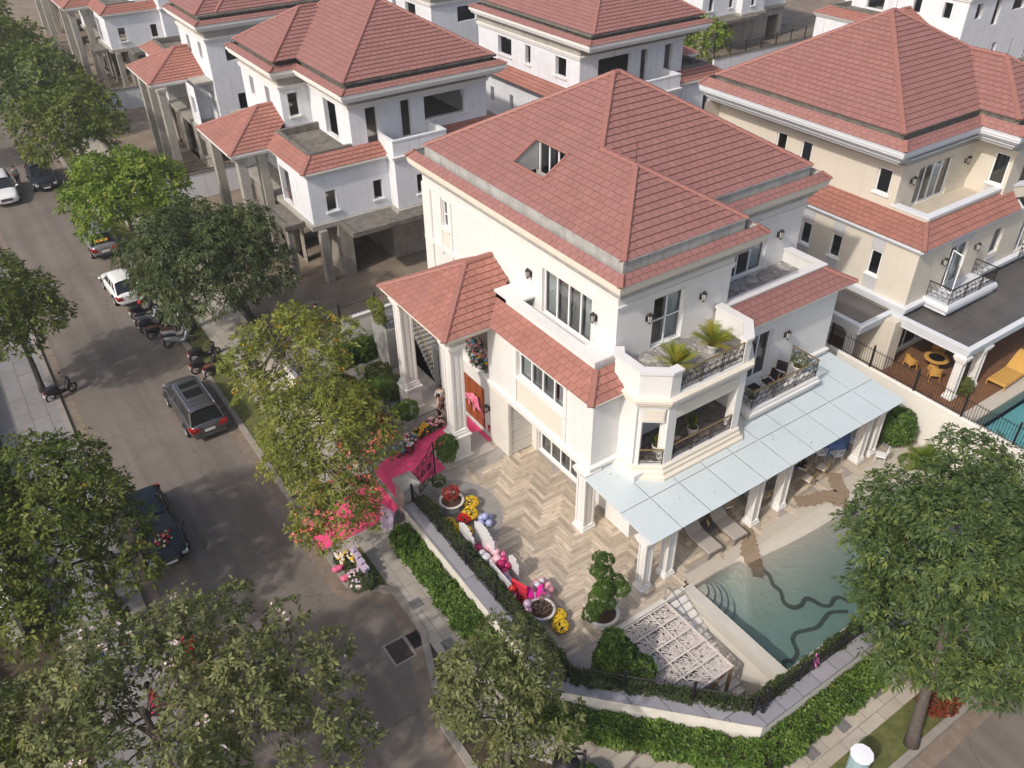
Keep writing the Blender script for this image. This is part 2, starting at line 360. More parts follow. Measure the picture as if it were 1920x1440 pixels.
def window(par, ax, c, s, o, n=2, depth=.2, fw=.055, curt=None, glass=None, name='window', sill=False, trans=None, open_=None, sillmat=None):
    """framed window set back in opening o; panes and curtains as sub-parts"""
    u0, z0, u1, z1 = o; e = .004; f = MB(); d0 = c - s * (depth - .06); d1 = c - s * (depth + .02)
    u0 += e; u1 -= e; z0 += e; z1 -= e
    abox(f, ax, d0, d1, u0, u0 + fw, z0, z1); abox(f, ax, d0, d1, u1 - fw, u1, z0, z1)
    abox(f, ax, d0, d1, u0 + fw, u1 - fw, z0, z0 + fw); abox(f, ax, d0, d1, u0 + fw, u1 - fw, z1 - fw, z1)
    pw = (u1 - u0 - 2 * fw) / n; dm0 = c - s * (depth - .045)
    for i in range(1, n): m_ = u0 + fw + pw * i; abox(f, ax, dm0, d1, m_ - .035, m_ + .035, z0 + fw, z1 - fw)
    if trans: abox(f, ax, dm0, d1, u0 + fw, u1 - fw, trans - .02, trans + .02)
    if sill:
        abox(f, ax, c + s * .09, c - s * .0, u0 - .1, u1 + .1, z0 - .1, z0 - .004)
    w_ = f.build(name, FRAME if sillmat is None else sillmat, par)
    g = MB(); dg = c - s * (depth - .01); g.face([P3(ax, dg, u0 + fw, z0 + fw), P3(ax, dg, u1 - fw, z0 + fw), P3(ax, dg, u1 - fw, z1 - fw), P3(ax, dg, u0 + fw, z1 - fw)][::(-1 if (ax == 'x') == (s < 0) else 1)])
    g.build('pane', glass or GLASS, w_)
    if curt:
        k = MB()
        for (ca, cb, cmx) in curt:
            a = u0 + (u1 - u0) * ca; b = u0 + (u1 - u0) * cb; nn = max(4, int((b - a) / .05)); k.k = cmx
            for i in range(nn):
                p = a + (b - a) * i / nn; q = a + (b - a) * (i + 1) / nn
                dp = c - s * (depth + .16 + .035 * math.sin(i * 1.9)); dq = c - s * (depth + .16 + .035 * math.sin((i + 1) * 1.9))
                k.face([P3(ax, dp, p, z0), P3(ax, dq, q, z0), P3(ax, dq, q, z1), P3(ax, dp, p, z1)])
        k.build('curtain', [CURTW, CURT], w_)
    return w_
def sconce(par, ax, c, s, u, z):
    m = MB(); X = lambda d, du=0, dz=0: P3(ax, c + s * d, u + du, z + dz)
    abox(m, ax, c, c + s * .03, u - .06, u + .06, z - .16, z + .1)
    m.tube(X(.03, 0, -.1), X(.2, 0, -.14), .018, n=6); m.tube(X(.2, 0, -.2), X(.2, 0, -.12), .03, .07, n=6); m.tube(X(.2, 0, .2), X(.2, 0, .33), .13, .02, n=6)
    for k in range(6):
        t = k * math.pi / 3; m.tube(X(.2 + .07 * math.cos(t), .07 * math.sin(t), -.12), X(.2 + .115 * math.cos(t), .115 * math.sin(t), .2), .013, n=4)
    o = m.build('wall_lantern', BRONZE, par); g = MB(); g.tube(X(.2, 0, -.11), X(.2, 0, .19), .06, .1, n=6); g.build('lamp_glass', mat('frosted lamp glass', (.55, .54, .5), .3), o)
def column(par, x, y, z0, z1, w_=.62, name='porch_column', ped=0, m=None):
    b = MB(); h = w_ / 2
    zb = z0
    if ped:
        b.bbox(x - h - .2, y - h - .2, z0, x + h + .2, y + h + .2, z0 + .12, .02); b.box(x - h - .1, y - h - .1, z0 + .12, x + h + .1, y + h + .1, z0 + ped - .12); b.bbox(x - h - .17, y - h - .17, z0 + ped - .12, x + h + .17, y + h + .17, z0 + ped, .02); zb = z0 + ped
    b.bbox(x - h - .08, y - h - .08, zb, x + h + .08, y + h + .08, zb + .16, .02); b.bbox(x - h - .04, y - h - .04, zb + .16, x + h + .04, y + h + .04, zb + .28, .02)
    zt = z1 - .34
    # fluted shaft with recessed panels: core plus raised corner strips and double beads
    c_ = h - .05; b.box(x - c_, y - c_, zb + .28, x + c_, y + c_, zt); e = h * .34
    for sx in (-1, 1):
        for sy in (-1, 1): b.box(x + sx * h, y + sy * h, zb + .28, x + sx * (h - e), y + sy * (h - e), zt)
    bd = h * .28
    for sx in (-1, 1):
        b.box(x + sx * c_, y - bd, zb + .45, x + sx * (c_ + .028), y + bd, zt - .15); b.box(x - bd, y + sx * c_, zb + .45, x + bd, y + sx * (c_ + .028), zt - .15)
    b.bbox(x - h - .04, y - h - .04, zt, x + h + .04, y + h + .04, zt + .1, .02); b.bbox(x - h - .1, y - h - .1, zt + .1, x + h + .1, y + h + .1, zt + .22, .02); b.box(x - h - .14, y - h - .14, zt + .22, x + h + .14, y + h + .14, z1)
    return b.build(name, m or TRIM, par)
def spiral(mb, f, cx, cz, r0, turns, sgn, a0, th=.012, n=3):
    pts = []
    for i in range(11): t = i / 10; a = a0 + sgn * turns * 2 * math.pi * t; rr = r0 * (1 - .75 * t); pts.append(f(cx + rr * math.cos(a), cz + rr * math.sin(a)))
    mb.path(pts, th, n)
def railing(par, p0, p1, z0, h=.85, posts=2, name='balcony_railing', scroll=True, rail=None):
    """iron railing with scrolls between p0 and p1"""
    p0 = Vector(p0); p1 = Vector(p1); d = p1 - p0; L = d.length; d.normalize(); f = lambda u, z: (p0.x + d.x * u, p0.y + d.y * u, z0 + z)
    m = MB()
    for i in range(posts + 1):
        u = L * i / posts
        for du in ((-.05, .05) if 0 < i < posts else (0,)): m.path([f(u + du, 0), f(u + du, h)], .02, 4)
    m.path([f(0, .1), f(L, .1)], .014, 4); m.path([f(0, h - .1), f(L, h - .1)], .014, 4)
    if scroll:
        n = max(2, int(round(L / .34))); cw = L / n; ch = h - .2
        for i in range(n):
            c = cw * (i + .5); s_ = 1 if i % 2 else -1
            for zc in (.28, .72):
                spiral(m, f, c - cw * .22, .1 + ch * zc, cw * .30, 1.3, s_, 0); spiral(m, f, c + cw * .25, .1 + ch * (1 - zc), cw * .26, 1.2, -s_, math.pi)
            m.path([f(c - cw / 2, .12), f(c - cw * .1, .1 + ch * .3), f(c + cw * .1, .1 + ch * .7), f(c + cw / 2, h - .12)], .012, 3)
            m.path([f(c + cw / 2, .12), f(c + cw * .15, .1 + ch * .45), f(c - cw / 2, h - .12)], .010, 3)
    else:
        for i in range(1, int(L / .12)): m.path([f(i * .12, .1), f(i * .12, h)], .011, 4)
    o = m.build(name, BRONZE, par)
    if rail is not False:
        t = MB(); q = Vector((-d.y, d.x)) * .035; a = p0 - d * .03; b = p1 + d * .03
        t.prism([(a.x - q.x, a.y - q.y), (b.x - q.x, b.y - q.y), (b.x + q.x, b.y + q.y), (a.x + q.x, a.y + q.y)], z0 + h, z0 + h + .045); t.build('hand_rail', rail or BRASS, o)
    return o
foliage_later = []
# ------------------------------------------------------------ shared upper roof of the corner villas (main and yellow)
def corner_roof(par, hole=False, fascia=CREAM, band=TRIM, wallm=WHITE, grey=GUT, under=GUT, up=.1):
    t = MB(); k = MB(); z = 12.45
    a = (25.175, 29.025, 16.275); b = (25.525, 29.025, 16.275); j = (22.075, 25.925, 14.415); s_ = (22.075, 23.775, 14.415)
    Wf = [(18.8, 35.4, z), (18.8, 20.5, z), s_, j, a]
    if hole:
        for p in (clip(Wf, 0, -1, 0, 27.15), clip(Wf, 0, 1, 0, -29.4), clip(clip(clip(Wf, 0, 1, 0, -27.15), 0, -1, 0, 29.4), -1, 0, 0, 20.0), clip(clip(clip(Wf, 0, 1, 0, -27.15), 0, -1, 0, 29.4), 1, 0, 0, -21.25)): courses(t, p, z0=z)
    else: courses(t, Wf, z0=z)
    courses(t, [(25.35, 22.65, z), (31.9, 22.65, z), b, a, j], z0=z); courses(t, [(25.35, 20.5, z), (25.35, 22.65, z), j, s_], z0=z)
    courses(t, [(18.8, 20.5, z), (25.35, 20.5, z), s_], z0=z); courses(t, [(31.9, 22.65, z), (31.9, 35.4, z), b], z0=z); courses(t, [(31.9, 35.4, z), (18.8, 35.4, z), a, b], z0=z)
    for p, q in (((18.8, 20.5, z), s_), ((25.35, 20.5, z), s_), (s_, j), (j, a), ((31.9, 22.65, z), b), ((18.8, 35.4, z), a), ((31.9, 35.4, z), b), (a, b)): ridge(k, p, q)
    r_ = t.build('roof', TILE, par); k.build('ridge_cap', CAP, r_)
    h = MB()   # lightning rods
    for p in (a, s_): h.path([(p[0], p[1], p[2]), (p[0], p[1], p[2] + .9)], .012, 4)
    h.build('lightning_rod', IRON, r_)
    O = [(18.1, 19.8), (26.0, 19.8), (26.0, 21.95), (32.55, 21.95), (32.55, 36.1), (18.1, 36.1)]
    g = MB(); g.sweep(O, [(.34, 12.07 + up), (.34, 11.8), (.72, 11.8), (.72, 12.41), (.66, 12.41), (.66, 12.47), (.9, 12.47)], True); g.build('gutter', grey, par)
    sk = MB()
    n = len(O)
    for i in range(n):
        p = Vector(O[i]); q = Vector(O[(i + 1) % n]); pp = Vector(O[i - 1]); qq = Vector(O[(i + 2) % n])
        d = (q - p).normalized(); dp = (p - pp).normalized(); dq = (qq - q).normalized(); L = lambda v: Vector((-v.y, v.x))
        mp = L(d) + L(dp); mp /= mp.dot(L(d)); mq = L(d) + L(dq); mq /= mq.dot(L(d)); w_ = .36
        courses(sk, [(p.x, p.y, 11.87), (q.x, q.y, 11.87), (q.x + mq.x * w_, q.y + mq.y * w_, 12.09 + up), (p.x + mp.x * w_, p.y + mp.y * w_, 12.09 + up)], .24, .02)
    e = sk.build('eave_tiles', TILE, par); c = MB()
    for i in range(n):
        p = Vector(O[i]); q = Vector(O[(i + 1) % n]); d = (q - p).normalized(); dp = (p - Vector(O[i - 1])).normalized(); m_ = Vector((-d.y, d.x)) + Vector((-dp.y, dp.x)); m_ /= m_.dot(Vector((-d.y, d.x)))
        ridge(c, (p.x, p.y, 11.9), (p.x + m_.x * .36, p.y + m_.y * .36, 12.1 + up), .12, .06)
    c.build('ridge_cap', CAP, e)
    m = MB(); m.sweep(O, [(.34, 11.8), (.02, 11.8), (.02, 11.86), (0.05, 11.86), (.05, 11.62), (.1, 11.6), (.1, 11.5), (.2, 11.44), (.24, 11.36), (.36, 11.32)][::-1], True); m.build('cornice', fascia, par)
    m = MB(); m.sweep(O, [(.36, 11.32), (.36, 11.18), (.46, 11.14), (.5, 11.0)][::-1], True); m.build('frieze', under, par)

# ------------------------------------------------------------ the white villa by the pool
def main_villa():
    V = thing('villa', (18, 24, .5), 'white three-storey villa with red tiled hip roof, glass pool canopy and bow-decorated front door', 'villa')
    corner_roof(V, True)
    # skylight well
    m = MB(); m.sweep([(19.98, 27.13), (21.27, 27.13), (21.27, 29.42), (19.98, 29.42)], [(0, 11.9), (0, 12.6)], True)
    m.face([(19.98, 27.13, 12.0), (21.6, 27.13, 12.0), (21.6, 29.42, 12.0), (19.98, 29.42, 12.0)])
    m.face([(19.98, 27.13, 12), (19.98, 27.13, 13.15), (21.6, 27.13, 14.1), (21.6, 27.13, 12)]); m.face([(19.98, 29.42, 12), (19.98, 29.42, 13.15), (21.6, 29.42, 14.1), (21.6, 29.42, 12)][::-1]); m.face([(19.98, 27.13, 12), (19.98, 29.42, 12), (19.98, 29.42, 13.15), (19.98, 27.13, 13.15)])
    m.build('skylight_well', mat('shaded grey plaster', (.42, .41, .39), .8), V)  # plaster greyed so its colour carries the shade of the well
    foliage_later.append(V)
    window(V, 'x', 21.42, -1, (27.2, 12.05, 29.36, 13.98), 3, .02, .07, [(.0, .3, 0), (.6, .7, 0)], DGLASS, name='skylight_window')
    m = MB()
    for a, b in (((19.98, 27.1, 13.2), (21.3, 27.1, 13.99)), ((19.98, 29.45, 13.2), (21.3, 29.45, 13.99)), ((19.97, 27.1, 13.19), (19.97, 29.45, 13.19)), ((21.28, 27.1, 13.98), (21.28, 29.45, 13.98))): ridge(m, a, b, .07, .06, .5)
    m.build('skylight_trim', CAP, V)
    # walls ----------------------------------------------------
    W3 = [(22.05, 7.95, 25.4, 10.15), (33.15, 8.85, 33.75, 10.25)]
    S3 = [(20.6, 7.92, 22.3, 10.25)]; S3e = [(27.0, 7.92, 29.6, 10.0)]
    W2 = [(21.35, 5.65, 24.72, 7.0), (27.1, 4.42, 30.9, 6.75)]
    S2 = [(25.95, 4.4, 27.45, 6.85)]
    G = [(21.9, .53, 25.0, 3.1)]
    m = MB()
    facade(m, 'x', 18.7, -1, 20.5, 35.5, 7.7, 11.0, W3); facade(m, 'x', 18.7, -1, 32.0, 35.5, .5, 7.7, [(33.2, 5.2, 33.8, 6.6)])
    facade(m, 'y', 20.5, -1, 18.7, 24.9, 7.7, 11.0, S3); facade(m, 'x', 24.9, 1, 20.5, 22.6, 7.7, 11.0)
    facade(m, 'y', 22.6, -1, 24.9, 31.9, 7.7, 11.0, S3e); facade(m, 'x', 31.9, 1, 22.6, 35.5, 7.7, 11.0); facade(m, 'y', 35.5, 1, 18.7, 31.9, .5, 11.0)
    facade(m, 'x', 16.9, -1, 19.5, 26.2, 4.1, 7.6, W2[:1]); facade(m, 'x', 16.9, -1, 26.2, 32.0, 4.1, 7.3, W2[1:], .9); facade(m, 'y', 19.5, -1, 16.9, 18.9, 4.1, 7.6)
    facade(m, 'x', 16.9, -1, 26.9, 31.9, .5, 4.1, [(27.55, .6, 30.35, 3.2)], .15); facade(m, 'y', 32.0, 1, 16.9, 18.7, .5, 7.3)
    facade(m, 'y', 19.7, -1, 18.3, 31.7, .5, 4.1, [(19.6, .55, 23.2, 3.2), (24.4, .55, 28.0, 3.2), (29.0, .55, 30.9, 3.2)]); facade(m, 'x', 31.7, 1, 19.7, 35.5, .5, 8.0)
    facade(m, 'y', 19.7, -1, 24.3, 31.7, 4.1, 8.1, S2); facade(m, 'y', 19.7, -1, 18.9, 24.3, 4.1, 7.6, [(20.4, 4.3, 23.2, 6.8)])
    facade(m, 'x', 18.3, -1, 19.7, 25.5, .5, 4.0, G); facade(m, 'y', 25.5, -1, 16.9, 18.3, .5, 3.9); facade(m, 'x', 16.9, -1, 25.5, 26.9, .5, 4.1)
    m.box(16.9, 19.5, 3.9, 18.9, 25.5, 4.08)
    m.box(18.05, 18.1, .5, 19.6, 19.69, 4.0)
    m.build('wall', WHITE, V)
    m = MB(); m.box(17.0, 19.9, 4.1, 31.6, 31.9, 4.2); m.box(18.8, 20.6, 7.6, 31.6, 35.4, 7.68); m.box(18.8, 20.6, .5, 31.6, 35.4, .56); m.build('floor_slab', INNER, V)
    # niche back
    m = MB(); facade(m, 'x', 17.85, -1, 26.9, 31.2, 4.3, 7.0); m.box(16.95, 27.0, 4.25, 17.85, 31.1, 4.4); m.build('entrance_niche', mat('veined brown marble', (.2, .16, .13), .4, var=.4, vs=4), V)
    # stone lined recess and corner pilasters
    m = MB()
    for i in range(5): m.box(17.0, 25.44, .55 + i * .68, 18.28, 25.5, 1.2 + i * .68)
    m.box(16.84, 25.4, .5, 17.0, 26.95, 3.75); m.box(18.22, 25.05, .5, 18.34, 25.43, 3.85)
    m.build('stone_cladding', mat('pale stone cladding', (.66, .63, .58), .6, var=.06), V)
    m = MB()
    m.sweep([(16.9, 32.0), (16.9, 19.5), (18.9, 19.5)], [(.0, 3.72), (-.05, 3.72), (-.05, 3.84), (-.1, 3.88), (-.1, 3.98), (-.16, 4.02), (-.16, 4.12), (-.06, 4.16), (0, 4.16)])
    m.sweep([(24.5, 19.7), (31.7, 19.7), (31.7, 35.5)], [(0, 3.86), (-.1, 3.9), (-.1, 4.02), (-.16, 4.06), (-.16, 4.16), (0, 4.2)])
    m.build('storey_moulding', TRIM, V)
    m = MB(); m.sweep([(16.9, 26.3), (16.9, 19.5), (18.6, 19.5)], [(0, 7.3), (-.12, 7.32), (-.12, 7.4), (-.3, 7.42), (-.34, 7.5), (-.3, 7.53), (0, 7.53)]); m.build('eave_cornice', CREAM, V)
    m = MB(); m.box(16.87, 21.4, 4.3, 16.9, 24.7, 5.5); m.box(18.67, 33.1, 7.72, 18.7, 33.8, 8.7); m.build('window_panel', CREAM, V)
    m = MB()
    m.box(16.84, 21.15, 4.25, 16.9, 21.36, 7.2); m.box(16.84, 24.74, 4.25, 16.9, 24.95, 7.2); m.box(16.82, 21.15, 7.06, 16.9, 24.95, 7.22); m.box(16.8, 21.2, 5.52, 16.9, 24.9, 5.63)
    m.box(18.62, 32.85, 7.3, 18.7, 33.1, 10.5); m.box(18.62, 33.8, 7.3, 18.7, 34.05, 10.5); m.box(18.6, 34.8, .5, 18.72, 35.6, 10.5); m.box(18.58, 32.2, 7.5, 18.7, 35.6, 7.72); m.box(18.55, 33.0, 8.72, 18.7, 33.9, 8.82)
    m.sweep([(18.7, 35.6), (18.7, 20.5), (24.9, 20.5), (24.9, 22.6), (31.9, 22.6), (31.9, 35.5)], [(0, 10.34), (-.06, 10.36), (-.06, 10.5), (-.11, 10.52), (-.11, 10.6), (0, 10.62)])
    m.build('wall_moulding', TRIM, V)
    m = MB(); m.sweep([(18.66, 35.55), (18.66, 20.46), (24.94, 20.46), (24.94, 22.56), (31.94, 22.56), (31.94, 35.5)], [(0, 10.63), (0, 11.1)]); m.build('grey_frieze', mat('shade grey frieze', (.68, .66, .62), .8, var=.05), V)  # main frieze tone slightly greyed, eave shade put into the colour
    # windows --------------------------------------------------
    C4 = [(0, .23, 0), (.28, .5, 1), (.52, .74, 1), (.78, 1, 0)]
    window(V, 'x', 18.7, -1, W3[0], 4, .2, .06, C4); window(V, 'x', 18.7, -1, W3[1], 2, .15, .05, trans=9.5)
    window(V, 'x', 16.9, -1, W2[0], 4, .2, .06, C4); window(V, 'y', 20.5, -1, S3[0], 2, .2, .06, [(.5, .96, 0)], name='sliding_door', trans=9.1)
    window(V, 'y', 22.6, -1, S3e[0], 3, .2, .06, [(.75, 1, 0)], name='sliding_door'); window(V, 'y', 19.7, -1, S2[0], 2, .2, .06, [(.05, .4, 1)], name='sliding_door')
    window(V, 'x', 18.3, -1, G[0], 4, .2, .06, [(.02, .45, 1), (.55, .98, 1)], name='sliding_door')
    window(V, 'y', 19.7, -1, (20.4, 4.3, 23.2, 6.8), 3, .2, .06, [(.1, .3, 1)], name='sliding_door')
    for o in ((19.6, .55, 23.2, 3.2), (24.4, .55, 28.0, 3.2), (29.0, .55, 30.9, 3.2)): window(V, 'y', 19.7, -1, o, 4 if o[2] - o[0] > 3 else 2, .2, .06, [(.0, .2, 1), (.8, 1, 1)], DGLASS, name='sliding_door')
    # entrance double door
    for y0 in (27.58, 28.97):
        m = MB(); m.box(16.97, y0, .62, 17.05, y0 + 1.36, 3.18)
        for z0, z1 in ((.75, 1.35), (1.5, 2.3), (2.45, 3.05)):
            for q in (0, .64): m.bbox(16.93, y0 + .1 + q, z0, 16.98, y0 + .62 + q, z1, .015)
        d = m.build('entrance_door', WOOD, V); h = MB(); yy = y0 + (1.28 if y0 < 28 else .08); h.path([(16.9, yy, 1.4), (16.86, yy, 1.45), (16.86, yy, 1.95), (16.9, yy, 2.0)], .018, 5); h.build('handle', BRASS, d)
    for u, z_ in ((26.2, 9.5), (21.72, 9.5)): sconce(V, 'x', 18.7, -1, u, z_)
    for u, z_ in ((20.25, 9.55), (23.2, 9.55)): sconce(V, 'y', 20.5, -1, u, z_)
    sconce(V, 'y', 22.6, -1, 30.3, 9.5); sconce(V, 'y', 19.7, -1, 28.3, 6.2); sconce(V, 'x', 16.9, -1, 27.1, 2.35)
    # porch ----------------------------------------------------
    t = MB(); k = MB(); z = 7.52; s_ = .53; A = (14.2, 26.28, z); B = (14.2, 32.4, z); rx = 14.2 + 3.06; zr = z + s_ * 3.06; a = (rx, 29.34, zr)
    courses(t, [B, A, a]); courses(t, [A, (16.55, 26.28, z), (18.7, 28.0, zr - s_ * 1.34), (18.7, 29.34, zr), a]); courses(t, [(18.7, 32.4, z), B, a, (18.7, 29.34, zr)])
    ridge(k, A, a); ridge(k, B, a); ridge(k, a, (18.7, 29.34, zr))
    pr = t.build('porch_roof', TILE2, V); k.build('ridge_cap', CAP, pr)
    m = MB(); m.sweep([(18.7, 32.4), (14.2, 32.4), (14.2, 26.28), (16.6, 26.28)], [(.5, 7.22), (.16, 7.22), (.12, 7.3), (.06, 7.34), (.06, 7.42), (0, 7.45), (0, 7.52), (.3, 7.53)]); m.box(14.4, 26.5, 7.23, 18.7, 32.2, 7.3); m.build('porch_cornice', CREAM, V)
    m = MB(); m.box(14.72, 26.8, 6.95, 15.28, 31.95, 7.22); m.box(15.28, 26.8, 6.95, 16.9, 27.2, 7.22); m.box(15.28, 31.5, 6.95, 16.9, 31.95, 7.22); m.build('porch_beam', TRIM, V)
    for y in (27.0, 31.7): column(V, 15.0, y, .5, 6.95, .66, ped=1.4)
    # pent roofs
    t = MB(); k = MB(); z = 7.52
    courses(t, [(16.5, 26.28, z), (16.5, 19.2, z), (17.6, 20.3, z + .66), (17.6, 27.28, z + .66)]); courses(t, [(16.5, 19.2, z), (18.5, 19.2, z), (18.9, 20.3, z + .66), (17.6, 20.3, z + .66)])
    ridge(k, (16.5, 19.2, z), (17.6, 20.3, z + .66)); p = t.build('pent_roof', TILE2, V); k.build('ridge_cap', CAP, p)
    t = MB(); k = MB(); z = 7.85; courses(t, [(24.75, 19.25, z), (32.3, 19.25, z), (31.1, 20.4, z + .6), (24.75, 20.4, z + .6)], .29, .03); courses(t, [(32.3, 19.25, z), (32.3, 35.6, z), (31.1, 35.6, z + .6), (31.1, 20.4, z + .6)])
    ridge(k, (32.3, 19.25, z), (31.1, 20.4, z + .6)); p = t.build('pent_roof', TILE, V); k.build('ridge_cap', CAP, p)
    m = MB(); m.sweep([(24.75, 19.25), (32.3, 19.25), (32.3, 35.6)], [(.45, 7.66), (.1, 7.68), (.1, 7.76), (0, 7.78), (0, 7.87), (.2, 7.9)]); m.build('eave_cornice', CREAM, V)
    # parapets -------------------------------------------------
    m = MB()
    m.sweep([(17.62, 27.4), (17.62, 20.42), (18.7, 20.42)], [(0, 7.6), (0, 8.42)][::-1]); m.sweep([(17.62, 27.4), (17.62, 20.42), (18.7, 20.42)], [(.38, 7.95), (.38, 8.42)]); m.box(17.62, 26.6, 7.9, 18.69, 27.4, 8.42)
    m.face([(17.9, 20.6, 7.96), (18.7, 20.6, 7.96), (18.7, 26.7, 7.96), (17.9, 26.7, 7.96)])
    m.sweep([(24.6, 20.4), (31.3, 20.4), (31.3, 22.6)], [(.3, 7.85), (.3, 8.5), (0, 8.5), (0, 7.8)][::-1])
    m.build('parapet', WHITE, V)
    m = MB(); m.sweep([(17.62, 27.45), (17.62, 20.42), (18.7, 20.42)], [(.43, 8.42), (-.07, 8.42), (-.07, 8.52), (.43, 8.52), (.43, 8.42)][::-1]); m.box(17.95, 26.55, 8.421, 18.69, 27.45, 8.521)
    m.box(17.96, 20.42, 8.422, 18.69, 21.6, 8.523); m.box(17.96, 25.9, 8.422, 18.69, 26.6, 8.523)
    m.sweep([(24.9, 20.4), (31.3, 20.4), (31.3, 22.6)], [(.36, 8.5), (-.06, 8.5), (-.06, 8.58), (.36, 8.58), (.36, 8.5)][::-1]); m.build('parapet_coping', mat('pale coping stone', (.66, .64, .63), .65, var=.05, vs=4), V)
    # bay with loggia -----------------------------------------
    Q = [(18.3, 19.5), (18.3, 18.55), (19.25, 17.8), (23.55, 17.8), (24.45, 18.7), (24.45, 20.4)]
    Qf = [(18.75, 20.42), (18.3, 20.0)] + Q[1:]
    m = MB()
    m.sweep(Q, [(-.0, 4.25), (-.12, 4.2), (-.12, 4.05), (-.2, 4.0), (-.2, 3.85), (-.34, 3.8), (-.34, 3.62), (0, 3.62)][::-1])   # base
    m.sweep(Q, [(0, 7.2), (-.06, 7.22), (-.06, 7.32), (-.16, 7.36), (-.16, 7.46), (-.24, 7.5), (-.24, 7.62), (0, 7.64)])   # cornice
    m.build('bay_moulding', CREAM, V)
    m = MB(); m.prism(Q + [(18.3, 19.7)][:0], 3.75, 4.24); m.prism(Qf, 7.1, 7.7)
    def wallseg(p, q, z0, z1, th=.28):
        p = Vector(p); q = Vector(q); d = (q - p).normalized(); n_ = Vector((-d.y, d.x)) * th; m.prism([tuple(p), tuple(q), tuple(q + n_), tuple(p + n_)], z0, z1)
    wallseg((18.3, 20.0), Q[1], 7.7, 8.72); wallseg(Q[1], Q[2], 7.7, 8.72); wallseg(Q[2], (19.75, 17.8), 7.7, 8.719)
    wallseg((23.2, 17.8), Q[3], 7.7, 8.719); wallseg(Q[3], Q[4], 7.7, 8.72); wallseg(Q[4], Q[5], 7.7, 8.72); wallseg((18.75, 20.42), (18.3, 20.0), 7.7, 8.721)
    wallseg((18.3, 19.5), Q[1], 4.24, 7.1); wallseg((19.3, 17.8), (19.75, 17.8), 4.24, 7.1, .42); wallseg((23.2, 17.8), (23.6, 17.8), 4.24, 7.1, .42); wallseg(Q[4], (24.45, 19.7), 4.24, 7.1)
    wallseg((19.7, 17.84), (23.25, 17.84), 6.4, 7.1, .2); wallseg((18.42, 18.5), (19.2, 17.88), 6.4, 7.1, .2); wallseg((18.3, 18.7), (18.5, 18.42), 4.24, 7.1, .3); wallseg((23.7, 17.98), (24.4, 18.68), 6.4, 7.1, .2); wallseg((24.2, 18.45), (24.45, 18.75), 4.24, 7.1, .3)
    m.build('bay_wall', WHITE, V)
    m = MB(); 
    for a_, b_ in ((( 19.82, 17.83), (23.15, 17.83)), ((18.55, 18.37), (19.15, 17.9))):
        a_ = Vector(a_); b_ = Vector(b_); d = (b_ - a_).normalized(); n_ = Vector((d.y, -d.x)); p_ = a_ + n_ * .03; q_ = b_ + n_ * .03; m.prism([tuple(p_), tuple(q_), tuple(b_), tuple(a_)], 6.5, 7.02)
    m.build('bay_panel', CREAM, V)
    m = MB(); m.sweep([(18.66, 20.46), (18.3, 20.0), Q[1], Q[2], (19.8, 17.8)], [(.36, 8.72), (-.06, 8.72), (-.06, 8.84), (.36, 8.84), (.36, 8.72)][::-1]); m.sweep([(23.15, 17.8), Q[3], Q[4], (24.45, 20.42)], [(.36, 8.72), (-.06, 8.72), (-.06, 8.84), (.36, 8.84), (.36, 8.72)][::-1]); m.build('bay_coping', MATS['pale coping stone'], V)
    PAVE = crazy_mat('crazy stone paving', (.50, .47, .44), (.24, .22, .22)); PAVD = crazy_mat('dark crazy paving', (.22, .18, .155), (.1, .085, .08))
    m = MB(); m.prism([(18.8, 20.48), (18.6, 20.1), (18.6, 18.7), (19.3, 18.08), (23.4, 18.08), (24.15, 18.8), (24.15, 20.48)], 7.7, 7.9); m.box(24.6, 20.7, 7.7, 31.0, 22.58, 7.9); m.build('terrace_floor', PAVE, V)
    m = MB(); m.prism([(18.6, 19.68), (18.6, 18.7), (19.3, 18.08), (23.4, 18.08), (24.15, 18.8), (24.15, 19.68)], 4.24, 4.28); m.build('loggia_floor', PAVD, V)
    railing(V, (19.75, 17.86), (23.2, 17.86), 7.72, .92, 3); railing(V, (19.75, 17.86), (23.2, 17.86), 4.26, .75, 3); railing(V, (18.5, 18.36), (19.25, 17.84), 4.26, .75, 1)
    # small balcony with chairs
    m = MB(); m.sweep([(24.75, 19.7), (24.75, 18.1), (29.2, 18.1), (29.2, 19.7)], [(.1, 4.36), (-.02, 4.36), (-.02, 4.22), (-.1, 4.2), (-.1, 4.08), (-.02, 4.05), (0.0, 3.94), (.14, 3.9), (.3, 3.74)][::-1]); m.box(24.8, 18.15, 3.76, 29.15, 19.69, 4.33); m.build('balcony_slab', TRIM, V)
    for a_, b_, n_ in (((24.85, 19.65), (24.85, 18.2), 1), ((24.85, 18.2), (29.1, 18.2), 3), ((29.1, 18.2), (29.1, 19.65), 1)): railing(V, a_, b_, 4.38, .88, n_)
    # glass canopy --------------------------------------------
    cz = lambda y: 3.5 + (y - 15.25) * .07; X0 = 16.5; X1 = 32.1
    s_ = MB()
    for y in (15.4, 17.1, 18.9): s_.box(X0 + .1, y - .04, cz(y) - .2, X1 - .1, y + .04, cz(y) - .05)
    for i in range(11): x = X0 + 1.56 * i; x = min(max(x, X0 + .05), X1 - .05); s_.tube((x, 15.3, cz(15.3) - .06), (x, 19.68, cz(19.68) - .06), .035, n=4)
    cp = s_.build('canopy', mat('grey steel', (.5, .5, .5), .5), V)
    gm = mat('frosted pale blue glass', (.53, .59, .60), .22, var=.025, vs=.8, spec=.5, dirt=((.46, .52, .53), .35), ds=.6)
